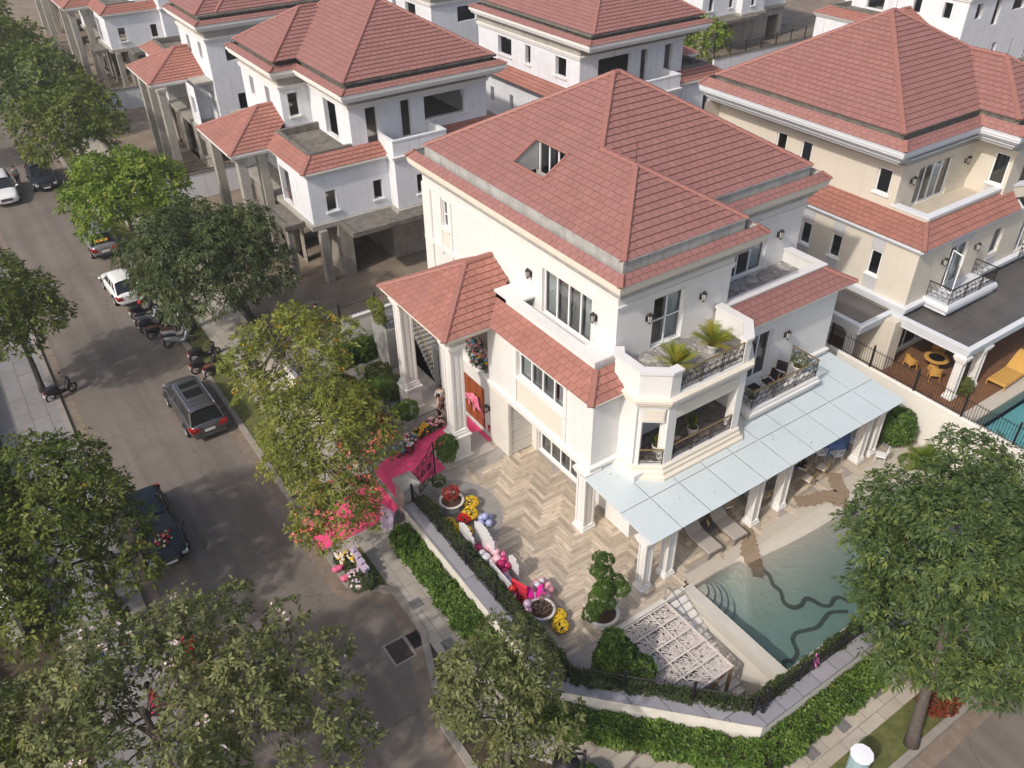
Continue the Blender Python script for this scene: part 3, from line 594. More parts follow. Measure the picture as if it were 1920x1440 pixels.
    for i in range(10):
        for (y0, y1) in ((15.25, 17.08), (17.12, 19.68)):
            x0 = X0 + 1.56 * i + .02; x1 = X0 + 1.56 * (i + 1) - .02; g = MB()
            g.idx([(x0, y0, cz(y0)), (x1, y0, cz(y0)), (x1, y1, cz(y1)), (x0, y1, cz(y1)), (x0, y0, cz(y0) - .02), (x1, y0, cz(y0) - .02), (x1, y1, cz(y1) - .02), (x0, y1, cz(y1) - .02)], [(0, 1, 2, 3), (7, 6, 5, 4), (4, 5, 1, 0), (5, 6, 2, 1), (6, 7, 3, 2), (7, 4, 0, 3)])
            g.build('glass_panel', gm, cp)
    for x in (16.75, 18.0, 23.0, 24.75, 28.9 + 1.3, 31.1): column(V, x, 15.75, .5, 3.36, .42, 'canopy_column')
    column(V, 16.95, 19.75, .5, 3.9, .58, 'corner_column')
    # outside stair to the north and its landing
    m = MB(); m.box(15.6, 35.2, .5, 18.6, 37.0, 3.0); m.box(16.9, 32.0, .5, 18.69, 32.6, 3.0)
    for i in range(14): m.box(17.0, 32.6 + i * .19, .5, 18.6, 35.2, 3.0 - (13 - i) * .178 if False else .7 + i * .17)
    m.build('stair', mat('grey stair stone', (.3, .29, .28), .7, var=.15, vs=5), V)
    m = MB(); m.path([(17.0, 32.7, .9), (17.0, 32.7, 1.7), (17.0, 35.1, 4.0), (17.0, 35.1, 3.1)], .02, 4)
    for i in range(12): m.path([(17.0, 32.7 + i * .2, .9 + i * .18), (17.0, 32.7 + i * .2, 1.7 + i * .19)], .012, 4)
    o = m.build('stair_railing', IRON, V); m = MB(); m.path([(17.0, 32.7, 1.74), (17.0, 35.1, 4.04)], .03, 5); m.build('hand_rail', BRASS, o)
    railing(V, (15.65, 36.9), (15.65, 35.25), 3.0, .9, 1, rail=False); railing(V, (15.65, 35.25), (16.9, 35.25), 3.0, .9, 1, rail=False)
    return V
def crazy_mat(name, c, g):
    m = bpy.data.materials.new(name); m.use_nodes = True; n = m.node_tree.nodes; l = m.node_tree.links; b = n['Principled BSDF']; b.inputs['Roughness'].default_value = .7
    tc = n.new('ShaderNodeTexCoord'); v = n.new('ShaderNodeTexVoronoi'); v.inputs['Scale'].default_value = 2.6; v2 = n.new('ShaderNodeTexVoronoi'); v2.feature = 'DISTANCE_TO_EDGE'; v2.inputs['Scale'].default_value = 2.6
    l.new(tc.outputs['Object'], v.inputs['Vector']); l.new(tc.outputs['Object'], v2.inputs['Vector'])
    hs = n.new('ShaderNodeSeparateColor'); l.new(v.outputs['Color'], hs.inputs[0]); r = n.new('ShaderNodeValToRGB'); e = r.color_ramp.elements; e[0].color = tuple(x * .6 for x in c) + (1,); e[1].color = tuple(min(1, x * 1.35) for x in c) + (1,); l.new(hs.outputs[0], r.inputs[0])
    ls = n.new('ShaderNodeMath'); ls.operation = 'LESS_THAN'; ls.inputs[1].default_value = .035; l.new(v2.outputs['Distance'], ls.inputs[0]); mx = n.new('ShaderNodeMixRGB'); l.new(ls.outputs[0], mx.inputs[0]); l.new(r.outputs[0], mx.inputs[1]); mx.inputs[2].default_value = g + (1,)
    nz = n.new('ShaderNodeTexNoise'); nz.inputs['Scale'].default_value = 9; nz.inputs['Detail'].default_value = 6; l.new(tc.outputs['Object'], nz.inputs['Vector']); m2 = n.new('ShaderNodeMixRGB'); m2.blend_type = 'MULTIPLY'; m2.inputs[0].default_value = .6; l.new(mx.outputs[0], m2.inputs[1]); l.new(nz.outputs['Fac'], m2.inputs[2])
    l.new(m2.outputs[0], b.inputs['Base Color']); MATS[name] = m; return m
VILLA = main_villa()
# ------------------------------------------------------------ unfinished white villas (one type, mirrored and shifted)
def shell_villa(xf, label, cols=((14.9, 53.5), (16.3, 53.5), (14.9, 59.1)), grp='unfinished white villas with red tiled roofs'):
    XF[:] = list(xf)
    T = lambda x, y: (xf[0] * x + xf[1], xf[2] * y + xf[3])
    cx, cy = T(24, 54); V = thing('unfinished_villa', (cx, cy, 0), label, 'villa', grp)
    t = MB(); k = MB(); hip(t, k, 19.9, 30.6, 47.1, 61.5, 12.45); hip(t, k, 18.3, 27, 54.0, 61.4, 12.44)
    r_ = t.build('roof', TILE, V); k.build('ridge_cap', CAP, r_)
    O = [(19.5, 46.6), (31.3, 46.6), (31.3, 62.3), (17.9, 62.3), (17.9, 53.8), (19.5, 53.8)]; n = len(O)
    g = MB(); g.sweep(O, [(.42, 12.1), (.42, 11.75), (.75, 11.75), (.75, 12.3), (.5, 12.3), (.5, 12.43), (1.2, 12.43)], True); g.build('gutter', DCONC, V)
    sk = MB(); c = MB(); L = lambda v: Vector((-v.y, v.x))
    for i in range(n):
        p = Vector(O[i]); q = Vector(O[(i + 1) % n]); pp = Vector(O[i - 1]); qq = Vector(O[(i + 2) % n]); d = (q - p).normalized(); dp = (p - pp).normalized(); dq = (qq - q).normalized()
        mp = L(d) + L(dp); mp /= mp.dot(L(d)); mq = L(d) + L(dq); mq /= mq.dot(L(d)); w_ = .44
        courses(sk, [(p.x, p.y, 11.87), (q.x, q.y, 11.87), (q.x + mq.x * w_, q.y + mq.y * w_, 12.11), (p.x + mp.x * w_, p.y + mp.y * w_, 12.11)], .26, .02)
        ridge(c, (p.x, p.y, 11.9), (p.x + mp.x * w_, p.y + mp.y * w_, 12.12), .12, .06)
    e = sk.build('eave_tiles', TILE, V); c.build('ridge_cap', CAP, e)
    m = MB(); m.sweep(O, [(.6, 11.3), (.3, 11.32), (.3, 11.42), (.14, 11.46), (.14, 11.6), (.03, 11.64), (.03, 11.86), (.4, 11.87)], True); m.build('cornice', TRIM, V)
    W = [(20.6, 54.5), (20.6, 48.3), (30.7, 48.3), (30.7, 61.8), (18.6, 61.8), (18.6, 54.5)]
    m = MB(); m.sweep(W, [(-.02, 10.72), (-.02, 11.35)], True); m.build('bare_frieze', CONCB, V)
    m = MB(); m.sweep(W, [(0, 10.5), (-.1, 10.52), (-.1, 10.66), (-.16, 10.68), (-.16, 10.76), (0, 10.78)], True); m.sweep([(16.95, 52.9), (16.95, 47.4), (22.5, 47.4)], [(0, 7.2), (-.14, 7.25), (-.14, 7.4), (-.3, 7.44), (-.3, 7.53), (0, 7.53)]); m.sweep([(26.3, 47.4), (31.2, 47.4), (31.2, 62)], [(0, 7.2), (-.14, 7.25), (-.3, 7.44), (-.3, 7.53), (0, 7.53)]); m.sweep([(22.5, 47.4), (22.5, 46.45), (26.3, 46.45), (26.3, 47.4)], [(0, 7.3), (-.12, 7.34), (-.12, 7.5), (-.2, 7.54), (-.2, 7.62), (0, 7.62)]); m.build('wall_moulding', TRIM, V)
    m = MB(); D = .3
    S3 = [(21.7, 8.0, 22.5, 10.35), (24.2, 8.0, 24.9, 10.35), (25.9, 8.8, 29.0, 10.3)]
    E3 = [(49.9, 8.9, 51.2, 10.25), (54.4, 8.9, 55.1, 10.25), (57.0, 8.9, 58.9, 10.25)]
    facade(m, 'y', 48.3, -1, 20.6, 30.7, 7.6, 10.9, S3, D); facade(m, 'x', 20.6, -1, 48.3, 54.5, 7.6, 10.9, [(50.3, 8.0, 52.2, 10.3)], D)
    facade(m, 'y', 54.5, -1, 18.6, 20.6, 4.1, 10.9, [(19.1, 8.7, 19.8, 10.2)], D); facade(m, 'x', 18.6, -1, 54.5, 61.8, 4.1, 10.9, [(56.5, 8.9, 57.3, 10.2), (59.5, 8.9, 60.3, 10.2), (60.2, 5.2, 61.0, 6.5)], D)
    facade(m, 'x', 30.7, 1, 48.3, 61.8, 7.6, 10.9, E3, D); facade(m, 'y', 61.8, 1, 18.6, 30.7, .1, 10.9, [(20, 8.9, 21, 10.2), (23, 8.0, 24, 10.2), (26, 8.9, 28, 10.2), (20.3, 5, 21, 6.3), (24.5, 5, 25.2, 6.3)], D)
    facade(m, 'x', 16.95, -1, 47.4, 52.4, 4.1, 7.4, [(50.6, 4.2, 52.2, 6.6)], D); facade(m, 'y', 47.4, -1, 16.95, 22.5, 4.1, 7.4, [(18.0, 4.75, 18.7, 6.1), (21.3, 4.75, 21.95, 6.0)], D)
    facade(m, 'y', 52.4, 1, 16.95, 18.6, 4.1, 7.4); facade(m, 'x', 18.6, -1, 52.4, 54.5, 4.1, 7.6, [(52.8, 4.3, 54.0, 6.8)], D)
    facade(m, 'x', 22.5, -1, 46.45, 47.4, 4.1, 7.6); facade(m, 'y', 46.45, -1, 22.5, 26.3, 4.1, 7.6, [(24.0, 4.8, 24.65, 6.1)], D); facade(m, 'x', 26.3, 1, 46.45, 47.4, 4.1, 7.6)
    facade(m, 'y', 47.4, -1, 26.3, 31.2, 4.1, 7.4, [(28, 4.8, 29.4, 6.4)], D); facade(m, 'x', 31.2, 1, 47.4, 62.0, 4.1, 7.4, [(56.1, 5.0, 56.6, 6.2), (58.9, 5.0, 59.4, 6.2)], D)
    facade(m, 'x', 16.95, -1, 59.5, 61.8, 4.1, 7.4, [(60.2, 5.0, 61.2, 6.4)], D); facade(m, 'y', 59.5, -1, 16.95, 18.6, 4.1, 7.4)
    m.build('wall', WHITE2, V)
    m = MB()
    for (x0, x1, z) in ((18.0, 18.7, 4.75), (21.3, 21.95, 4.75)): m.box(x0 - .12, 47.28, z - .12, x1 + .12, 47.4, z - .01)
    m.box(23.88, 46.33, 4.68, 24.77, 46.45, 4.79)
    for y0, y1, z in ((49.9, 51.2, 8.9), (54.4, 55.1, 8.9), (57.0, 58.9, 8.9)): m.box(30.7, y0 - .12, z - .12, 30.82, y1 + .12, z - .01)
    m.box(25.8, 48.18, 8.68, 29.1, 48.3, 8.79); m.box(19.0, 54.38, 8.58, 19.9, 54.5, 8.69)
    m.build('window_sill', TRIM, V)
    # parapets
    m = MB(); m.sweep([(20.6, 53.7), (17.65, 53.7), (17.65, 48.35), (20.6, 48.35)], [(.22, 7.9), (.22, 8.3), (-.04, 8.3), (-.04, 8.18), (0, 8.18), (0, 7.6)][::-1]); m.box(17.8, 48.5, 7.7, 20.6, 53.6, 7.86); m.build('terrace', DCONC, V)
    m = MB(); m.sweep([(22.45, 48.3), (22.45, 46.4), (26.35, 46.4), (26.35, 48.3)], [(.2, 7.7), (.2, 8.65), (-.03, 8.65), (-.03, 8.55), (0, 8.55), (0, 7.6)][::-1]); m.build('parapet', WHITE2, V)
    # pents and porch
    t = MB(); k = MB(); z = 7.55
    courses(t, [(16.6, 52.9, z), (16.6, 47.15, z), (17.7, 48.3, z + .62), (17.7, 53.9, z + .62)]); courses(t, [(16.6, 47.15, z), (22.5, 47.15, z), (22.5, 48.3, z + .62), (17.7, 48.3, z + .62)]); ridge(k, (16.6, 47.15, z), (17.7, 48.3, z + .62))
    courses(t, [(26.3, 47.15, z), (31.9, 47.15, z), (30.7, 48.3, z + .62), (26.3, 48.3, z + .62)]); courses(t, [(31.9, 47.15, z), (31.9, 62.4, z), (30.7, 61.8, z + .62), (30.7, 48.3, z + .62)]); ridge(k, (31.9, 47.15, z), (30.7, 48.3, z + .62))
    p = t.build('pent_roof', TILE2, V); k.build('ridge_cap', CAP, p)
    t = MB(); k = MB(); A = (14.1, 52.85, z); B = (14.1, 59.7, z); s_ = .5; h_ = 3.425; a = (14.1 + h_, 52.85 + h_, z + s_ * h_); e_ = (18.6, 52.85 + h_, z + s_ * h_)
    courses(t, [B, A, a]); courses(t, [A, (16.6, 52.85, z), (18.6, 54.5, z + s_ * 1.65), e_, a]); courses(t, [(18.6, 59.7, z), B, a, e_]); ridge(k, A, a); ridge(k, B, a); ridge(k, a, e_)
    p = t.build('porch_roof', TILE2, V); k.build('ridge_cap', CAP, p)
    m = MB(); m.sweep([(18.6, 59.7), (14.1, 59.7), (14.1, 52.85), (16.7, 52.85)], [(.5, 7.2), (.14, 7.22), (.1, 7.36), (0, 7.4), (0, 7.54), (.2, 7.56)]); m.box(14.3, 53.05, 7.2, 18.6, 59.5, 7.28); m.build('porch_cornice', TRIM, V)
    for x, y in cols:
        m = MB(); m.bbox(x - .3, y - .3, .1, x + .3, y + .3, 7.0, .03); m.bbox(x - .38, y - .38, 6.9, x + .38, y + .38, 7.19, .03); m.build('concrete_column', CONCB, V)
    # ground floor in bare concrete
    m = MB(); facade(m, 'y', 47.5, -1, 22.4, 31.2, .1, 4.0, [(28.5, .1, 30.5, 2.9)], D); facade(m, 'x', 22.4, -1, 47.5, 61, .1, 3.9); facade(m, 'x', 31.2, 1, 47.5, 62, .1, 4.1)
    facade(m, 'x', 17.2, -1, 50.5, 62, .1, 3.9, [(51.2, .1, 52.4, 2.9), (54.5, .1, 57.5, 3.1), (59.0, 1.0, 60.5, 2.6)], D); facade(m, 'y', 53.5, -1, 17.2, 22.4, .1, 3.9, [(18.3, .1, 19.3, 2.8)], D)
    m.box(18.4, 47.1, .1, 19.3, 47.6, 3.75); m.box(18.5, 47.6, .1, 18.75, 50.0, 3.75); m.box(17.1, 46.9, .1, 17.6, 47.4, 3.75); m.box(15.55, 48.6, .1, 15.95, 49.0, 3.7); m.box(15.55, 51.9, .1, 15.95, 52.3, 3.7)
    m.build('ground_floor_wall', CONC, V)
    m = MB(); m.box(16.75, 47.2, 3.78, 31.3, 61.9, 4.08); m.box(22.3, 46.2, 3.78, 26.5, 47.2, 4.08); m.build('floor_slab', CONCB, V)
    m = MB(); m.box(17.2, 47.6, 7.45, 31.0, 61.6, 7.6); m.build('upper_slab', CONCB, V)
    m = MB(); m.sweep([(15.4, 52.4), (15.4, 48.4), (16.9, 48.4)], [(.25, 3.85), (.25, 4.02), (0, 4.02), (0, 3.7)][::-1]); m.box(15.42, 48.42, 3.68, 16.74, 52.4, 3.86); m.sweep([(18.5, 47.2), (18.5, 45.0), (24.0, 45.0), (24.0, 46.2)], [(.2, 3.9), (.2, 4.04), (0, 4.04), (0, 3.72)][::-1]); m.box(18.52, 45.02, 3.7, 23.98, 47.19, 3.88)
    m.build('canopy_slab', DCONC, V)
    m = MB(); m.path([(16.98, 50.6, 5.0), (16.98, 52.2, 5.0)], .025, 4); m.path([(16.98, 50.6, 4.2), (16.98, 51.4, 5.0)], .02, 4); m.build('safety_rail', mat('rusty red steel', (.25, .09, .06), .7), V)
    XF[:] = [1, 0, 1, 0]; return V
shell_villa((1, 0, 1, 0), 'unfinished white villa directly behind the pool villa, with dark window holes and stained terrace')
shell_villa((1, 0, -1, 131.4), 'second unfinished white villa along the street with two tall bare concrete porch columns', ((14.9, 56.4), (14.9, 59.6), (14.9, 53.5)))
shell_villa((1, 0, 1, 52.3), 'third unfinished white villa along the street near the top left corner')
shell_villa((1, 0, -1, 183.7), 'farthest unfinished villa at the top left with pale porch columns')
shell_villa((-1, 69.4, 1, 0), 'unfinished white villa behind the pool villa roof, between it and the yellow villa')
shell_villa((-1, 69.4, -1, 131.4), 'unfinished white villa at the top edge, only windows and eaves showing behind the street row')
shell_villa((1, 58.5, -1, 104.1), 'unfinished white villa rising behind the peak of the yellow villa roof')
shell_villa((1, 58.5, 1, 24.9), 'unfinished white villa with bare concrete ground floor beyond the far fenced wall')

# ------------------------------------------------------------ pale yellow villa
def yellow_villa():
    V = thing('villa', (46, 27, .5), 'pale yellow villa with red tiled roof and dark flat veranda roof beside its own pool', 'villa')
    XF[:] = [-1, 70.6, 1, 0]; corner_roof(V, False, GTRIM, GTRIM, YEL, DCONC, GREYP, .22); XF[:] = [1, 0, 1, 0]
    W3 = [(23.2, 8.85, 24.05, 10.2), (28.35, 8.85, 29.1, 10.15), (30.15, 8.85, 30.9, 10.15)]; W2 = [(21.75, 5.1, 22.45, 6.5), (24.25, 5.1, 24.95, 6.45), (26.3, 5.1, 27.0, 6.4)]
    S3 = [(41.2, 7.95, 44.3, 10.15)]; S2 = [(41.2, 4.3, 42.9, 6.7), (45.3, 5.0, 46.3, 6.6), (48.3, 4.3, 49.6, 6.7)]; X3 = [(20.7, 8.6, 21.55, 10.3)]
    m = MB()
    facade(m, 'x', 39.6, -1, 22.7, 35.5, 7.7, 11.1, W3); facade(m, 'y', 22.7, -1, 39.6, 46.2, 7.7, 11.1, S3); facade(m, 'x', 46.2, -1, 20.5, 22.7, 7.7, 10.9, X3); facade(m, 'y', 20.5, -1, 46.2, 52, 7.7, 10.9, [(47.5, 8, 50, 10.3)]); facade(m, 'x', 52, 1, 20.5, 35.5, .5, 10.9)
    facade(m, 'x', 38.2, -1, 19.8, 34, 4.1, 7.4, W2); facade(m, 'y', 19.8, -1, 38.2, 52, 4.1, 7.4, S2); facade(m, 'x', 38.4, -1, 20, 34, .5, 4.1); facade(m, 'y', 20.2, -1, 38.4, 52, .5, 4.1, [(39, .55, 44, 3.2)]); facade(m, 'y', 35.5, 1, 38.2, 52, .5, 10.9)
    m.box(37.5, 19.6, .5, 38.4, 21.6, 3.5)
    m.build('wall', YEL, V)
    m = MB()
    for y in (21.75, 24.25, 26.3): m.box(38.17, y - .02, 6.55, 38.2, y + .74, 7.3); m.box(38.17, y - .02, 4.3, 38.2, y + .74, 4.95)
    m.box(41.1, 19.77, 6.75, 43.0, 19.8, 7.3); m.box(45.3, 19.77, 4.3, 46.3, 19.8, 4.85); m.box(46.17, 20.7, 8.0, 46.2, 21.55, 8.5); m.build('window_panel', GREYP, V)
    m = MB(); m.sweep([(39.6, 35.5), (39.6, 22.7), (46.2, 22.7), (46.2, 20.5), (52, 20.5)], [(0, 10.3), (-.1, 10.34), (-.1, 10.52), (-.16, 10.56), (-.16, 10.66), (0, 10.7)]); m.build('wall_moulding', YEL, V)
    m = MB(); m.sweep([(39.56, 35.5), (39.56, 22.66), (46.16, 22.66), (46.16, 20.46), (52, 20.46)], [(0, 10.68), (-.02, 11.05), (-.7, 11.33)]); m.build('grey_frieze', GREYP, V)
    m = MB(); m.sweep([(38.2, 34), (38.2, 19.8), (52, 19.8)], [(0, 3.7), (-.1, 3.74), (-.1, 3.88), (-.2, 3.92), (-.2, 4.06), (-.28, 4.1), (-.28, 4.2), (0, 4.22)]); m.sweep([(38.2, 34), (38.2, 19.8), (47, 19.8), (49, 21.6)], [(0, 7.22), (-.12, 7.25), (-.12, 7.36), (-.26, 7.4), (-.26, 7.52), (0, 7.54)]); m.build('storey_moulding', GTRIM, V)
    for o in W3: window(V, 'x', 39.6, -1, o, 1, .12, .07, glass=DGLASS, sill=True, sillmat=FRAME)
    for o in W2: window(V, 'x', 38.2, -1, o, 1, .1, .07, glass=DGLASS, sill=True)
    window(V, 'x', 46.2, -1, X3[0], 1, .1, .07, glass=DGLASS, sill=True); window(V, 'y', 22.7, -1, S3[0], 4, .2, .07, [(.05, .3, 1), (.55, .9, 0)], name='sliding_door', sill=False)
    for o in S2: window(V, 'y', 19.8, -1, o, 2 if o[2] - o[0] > 1.2 else 1, .15, .07, [(.5, .95, 0)], name='casement_window')
    window(V, 'y', 20.2, -1, (39, .55, 44, 3.2), 4, .2, .07, None, DGLASS, name='sliding_door')
    # open casement leaf
    m = MB()
    for a, b in (((41.25, 19.7, 4.4), (41.25, 19.7, 6.6)), ((41.0, 19.0, 4.4), (41.0, 19.0, 6.6)), ((41.25, 19.7, 4.4), (41.0, 19.0, 4.4)), ((41.25, 19.7, 6.6), (41.0, 19.0, 6.6))): m.path([a, b], .04, 4)
    o = m.build('open_casement', FRAME, V); m = MB(); m.face([(41.25, 19.7, 4.4), (41.0, 19.0, 4.4), (41.0, 19.0, 6.6), (41.25, 19.7, 6.6)]); m.build('pane', GLASS, o)
    for u in (40.6, 45.5): sconce(V, 'y', 22.7, -1, u, 9.6)
    for u in (40.6, 43.6): sconce(V, 'y', 19.8, -1, u, 6.1)
    t = MB(); k = MB(); z = 7.55
    courses(t, [(37.95, 34, z), (37.95, 19.5, z), (39.6, 20.7, z + .66), (39.6, 34, z + .66)]); courses(t, [(37.95, 19.5, z), (46.7, 19.5, z), (47.4, 20.7, z + .66), (39.6, 20.7, z + .66)]); courses(t, [(46.7, 19.5, z), (48.7, 21.4, z), (48.4, 22.1, z + .5), (47.4, 20.7, z + .66)])
    ridge(k, (37.95, 19.5, z), (39.6, 20.7, z + .66)); p = t.build('pent_roof', TILE2, V); k.build('ridge_cap', CAP, p)
    m = MB(); m.sweep([(39.62, 22.9), (39.62, 20.65), (46.9, 20.65), (48.5, 20.0), (52, 20.0)], [(.3, 7.9), (.3, 8.4), (0, 8.4), (0, 7.7)][::-1]); m.build('parapet', YEL, V)
    m = MB(); m.sweep([(39.62, 22.9), (39.62, 20.65), (46.9, 20.65), (48.5, 20.0), (52, 20.0)], [(.36, 8.4), (-.06, 8.4), (-.06, 8.52), (.36, 8.52), (.36, 8.4)][::-1]); m.build('parapet_coping', GTRIM, V)
    m = MB(); m.box(39.9, 20.9, 7.7, 46.2, 22.7, 7.9); m.build('terrace_floor', mat('beige terrace tile', (.5, .44, .36), .6), V)
    m = MB(); m.sweep([(39.7, 19.7), (39.7, 18.3), (44.2, 18.3), (44.2, 19.7)], [(.1, 4.36), (0, 4.36), (-.06, 4.2), (-.06, 4.05), (.05, 3.95), (.2, 3.8)][::-1]); m.box(39.75, 18.35, 3.8, 44.15, 19.79, 4.33); m.build('balcony_slab', GTRIM, V)
    for a, b, n in (((39.85, 19.7), (39.85, 18.42), 1), ((39.85, 18.42), (44.05, 18.42), 3), ((44.05, 18.42), (44.05, 19.7), 1)): railing(V, a, b, 4.38, .85, n, rail=BRONZE)
    railing(V, (47.8, 19.2), (50, 19.2), 4.38, .85, 2, rail=BRONZE)
    # veranda roof
    m = MB(); m.prism([(35.5, 33), (35.5, 20.3), (38.0, 20.3), (38.0, 15.8), (56, 15.8), (56, 19.79), (38.1, 19.79), (38.1, 33)], 3.4, 3.62)
    m.build('veranda_roof', brick_mat('dark slate roof slabs', (.10, .09, .085), (.08, .073, .07), (.05, .048, .045), 3.2, 1.6, .02, rough=.35, spec=.5, dirt=((.15, .135, .12), .5)), V)
    m = MB(); m.sweep([(35.4, 33.1), (35.4, 20.2), (37.9, 20.2), (37.9, 15.7), (56, 15.7)], [(.3, 3.7), (0, 3.7), (0, 3.6), (.08, 3.56), (.08, 3.36), (.16, 3.32), (.16, 3.1), (.4, 3.1)][::-1]); m.build('veranda_fascia', GTRIM, V)
    for x, y in ((38.25, 16.1), (40.1, 16.1), (46.5, 16.1), (48.3, 16.1), (36.0, 21.0), (36.0, 22.6)): column(V, x, y, .5, 3.1, .4, 'veranda_column')
    return V
yellow_villa()
# ------------------------------------------------------------ the ground
def asphalt():
    m = mat('worn asphalt', (.155, .131, .111), .9, var=.14, vs=.35, bump=.35, bs=160, dirt=((.20, .175, .15), .45), ds=.22); n = m.node_tree.nodes; l = m.node_tree.links; b = n['Principled BSDF']; src = b.inputs['Base Color'].links[0].from_socket
    tc = n.new('ShaderNodeTexCoord'); ns = n.new('ShaderNodeTexNoise'); ns.inputs['Scale'].default_value = .9; ns.inputs['Detail'].default_value = 6; l.new(tc.outputs['Object'], ns.inputs['Vector']); ad = n.new('ShaderNodeMixRGB'); ad.blend_type = 'ADD'; ad.inputs[0].default_value = .8; l.new(tc.outputs['Object'], ad.inputs[1]); l.new(ns.outputs['Color'], ad.inputs[2])
    v = n.new('ShaderNodeTexVoronoi'); v.feature = 'DISTANCE_TO_EDGE'; v.inputs['Scale'].default_value = .22; l.new(ad.outputs[0], v.inputs['Vector']); r1 = n.new('ShaderNodeValToRGB'); e = r1.color_ramp.elements; e[0].position = .0; e[0].color = (.55, .55, .55, 1); e[1].position = .006; e[1].color = (0, 0, 0, 1); l.new(v.outputs['Distance'], r1.inputs[0])
    m1 = n.new('ShaderNodeMixRGB'); l.new(r1.outputs[0], m1.inputs[0]); l.new(src, m1.inputs[1]); m1.inputs[2].default_value = (.06, .052, .046, 1)
    mp = n.new('ShaderNodeMapping'); mp.inputs['Scale'].default_value = (1.3, .05, 1); l.new(tc.outputs['Object'], mp.inputs[0]); n2 = n.new('ShaderNodeTexNoise'); n2.inputs['Scale'].default_value = 1; n2.inputs['Detail'].default_value = 3; l.new(mp.outputs[0], n2.inputs['Vector']); mr = n.new('ShaderNodeMapRange'); mr.inputs[1].default_value = .35; mr.inputs[2].default_value = .65; mr.inputs[3].default_value = .88; mr.inputs[4].default_value = 1.12; l.new(n2.outputs[0], mr.inputs[0])
    n3 = n.new('ShaderNodeTexNoise'); n3.inputs['Scale'].default_value = 45; n3.inputs['Detail'].default_value = 2; l.new(tc.outputs['Object'], n3.inputs['Vector']); m3 = n.new('ShaderNodeMapRange'); m3.inputs[1].default_value = .35; m3.inputs[2].default_value = .65; m3.inputs[3].default_value = .86; m3.inputs[4].default_value = 1.14; l.new(n3.outputs[0], m3.inputs[0]); mu = n.new('ShaderNodeMath'); mu.operation = 'MULTIPLY'; l.new(mr.outputs[0], mu.inputs[0]); l.new(m3.outputs[0], mu.inputs[1])
    n5 = n.new('ShaderNodeTexNoise'); n5.inputs['Scale'].default_value = .55; n5.inputs['Detail'].default_value = 9; n5.inputs['Roughness'].default_value = .75; l.new(tc.outputs['Object'], n5.inputs['Vector']); r5 = n.new('ShaderNodeValToRGB'); e = r5.color_ramp.elements; e[0].position = .60; e[0].color = (0, 0, 0, 1); e[1].position = .66; e[1].color = (.5, .5, .5, 1); l.new(n5.outputs[0], r5.inputs[0]); m5 = n.new('ShaderNodeMixRGB'); l.new(r5.outputs[0], m5.inputs[0]); l.new(m1.outputs[0], m5.inputs[1]); m5.inputs[2].default_value = (.25, .225, .20, 1)
    sm = n.new('ShaderNodeVectorMath'); sm.operation = 'SCALE'; l.new(m5.outputs[0], sm.inputs[0]); l.new(mu.outputs[0], sm.inputs['Scale']); l.new(sm.outputs[0], b.inputs['Base Color']); return m
ASPH = asphalt()
KERB = mat('kerb stone', (.27, .24, .21), .85, var=.15, vs=3, dirt=((.15, .125, .1), .5), ds=2)
PAVER = brick_mat('granite sidewalk slabs', (.40, .36, .31), (.33, .30, .26), (.17, .15, .13), 1.0, .5, .012, var=.14, vs=1.2, rough=.8, rot=math.pi / 2, dirt=((.25, .22, .18), .4))
PAVERX = brick_mat('granite sidewalk slabs south', (.43, .38, .32), (.36, .32, .27), (.18, .16, .13), 1.0, .5, .012, var=.14, vs=1.2, rough=.8, dirt=((.27, .23, .18), .4))
PAVEG = brick_mat('grey sidewalk slabs', (.25, .24, .24), (.21, .2, .2), (.13, .12, .12), 1.6, .8, .02, var=.15, rough=.8, rot=math.pi / 2, dirt=((.16, .15, .14), .4))
GRASS = mat('lawn', (.105, .115, .035), .95, var=.3, vs=3, bump=.8, bs=90, dirt=((.17, .15, .06), .5), ds=1.5)
SOIL = mat('dark soil', (.06, .045, .03), .95, var=.35, vs=3, bump=.6)
YARD = mat('stained yard concrete', (.22, .175, .13), .92, var=.25, vs=.6, bump=.3, dirt=((.10, .08, .06), .6), ds=.4)
WASH = mat('pebble wash deck', (.48, .43, .36), .85, var=.1, vs=12, bump=.3, bs=150, dirt=((.34, .3, .25), .3))
GREYC = mat('grey patio concrete', (.26, .245, .23), .85, var=.1, vs=3, bump=.2)
def flat(name, poly, z, m): g = MB(); g.face([(x, y, z) for x, y in poly]); return structure(name, g, m)
flat('ground', [(-400, -400), (500, -400), (500, 600), (-400, 600)], -2.2, mat('earth', (.16, .12, .09), .9, var=.3, vs=.5))
flat('road', [(0, -80), (8.7, -80), (8.7, 15), (8.7, 300), (0, 300)], 0, ASPH)
flat('road', [(8.7, -80), (90, -80), (90, 5.2), (8.7, 5.2)], 0, ASPH)
flat('road', [(61, 5.2), (69, 5.2), (69, 300), (61, 300)], 0, ASPH)
def slab(name, poly, z, m, z0=-.3): g = MB(); g.prism(poly, z0, z, False); return structure(name, g, m)
def kerb(pts, z=.15, w_=.28): g = MB(); g.sweep(pts, [(0, 0), (0.02, z), (w_, z), (w_, .05)][::-1]); structure('kerb', g, KERB); g = MB(); g.sweep(pts, [(-.55, .004), (-.02, .004)][::-1]); structure('gutter', g, mat('dusty gutter strip', (.20, .155, .12), .92, var=.25, vs=2.5, dirt=((.13, .11, .095), .5), ds=1.5))
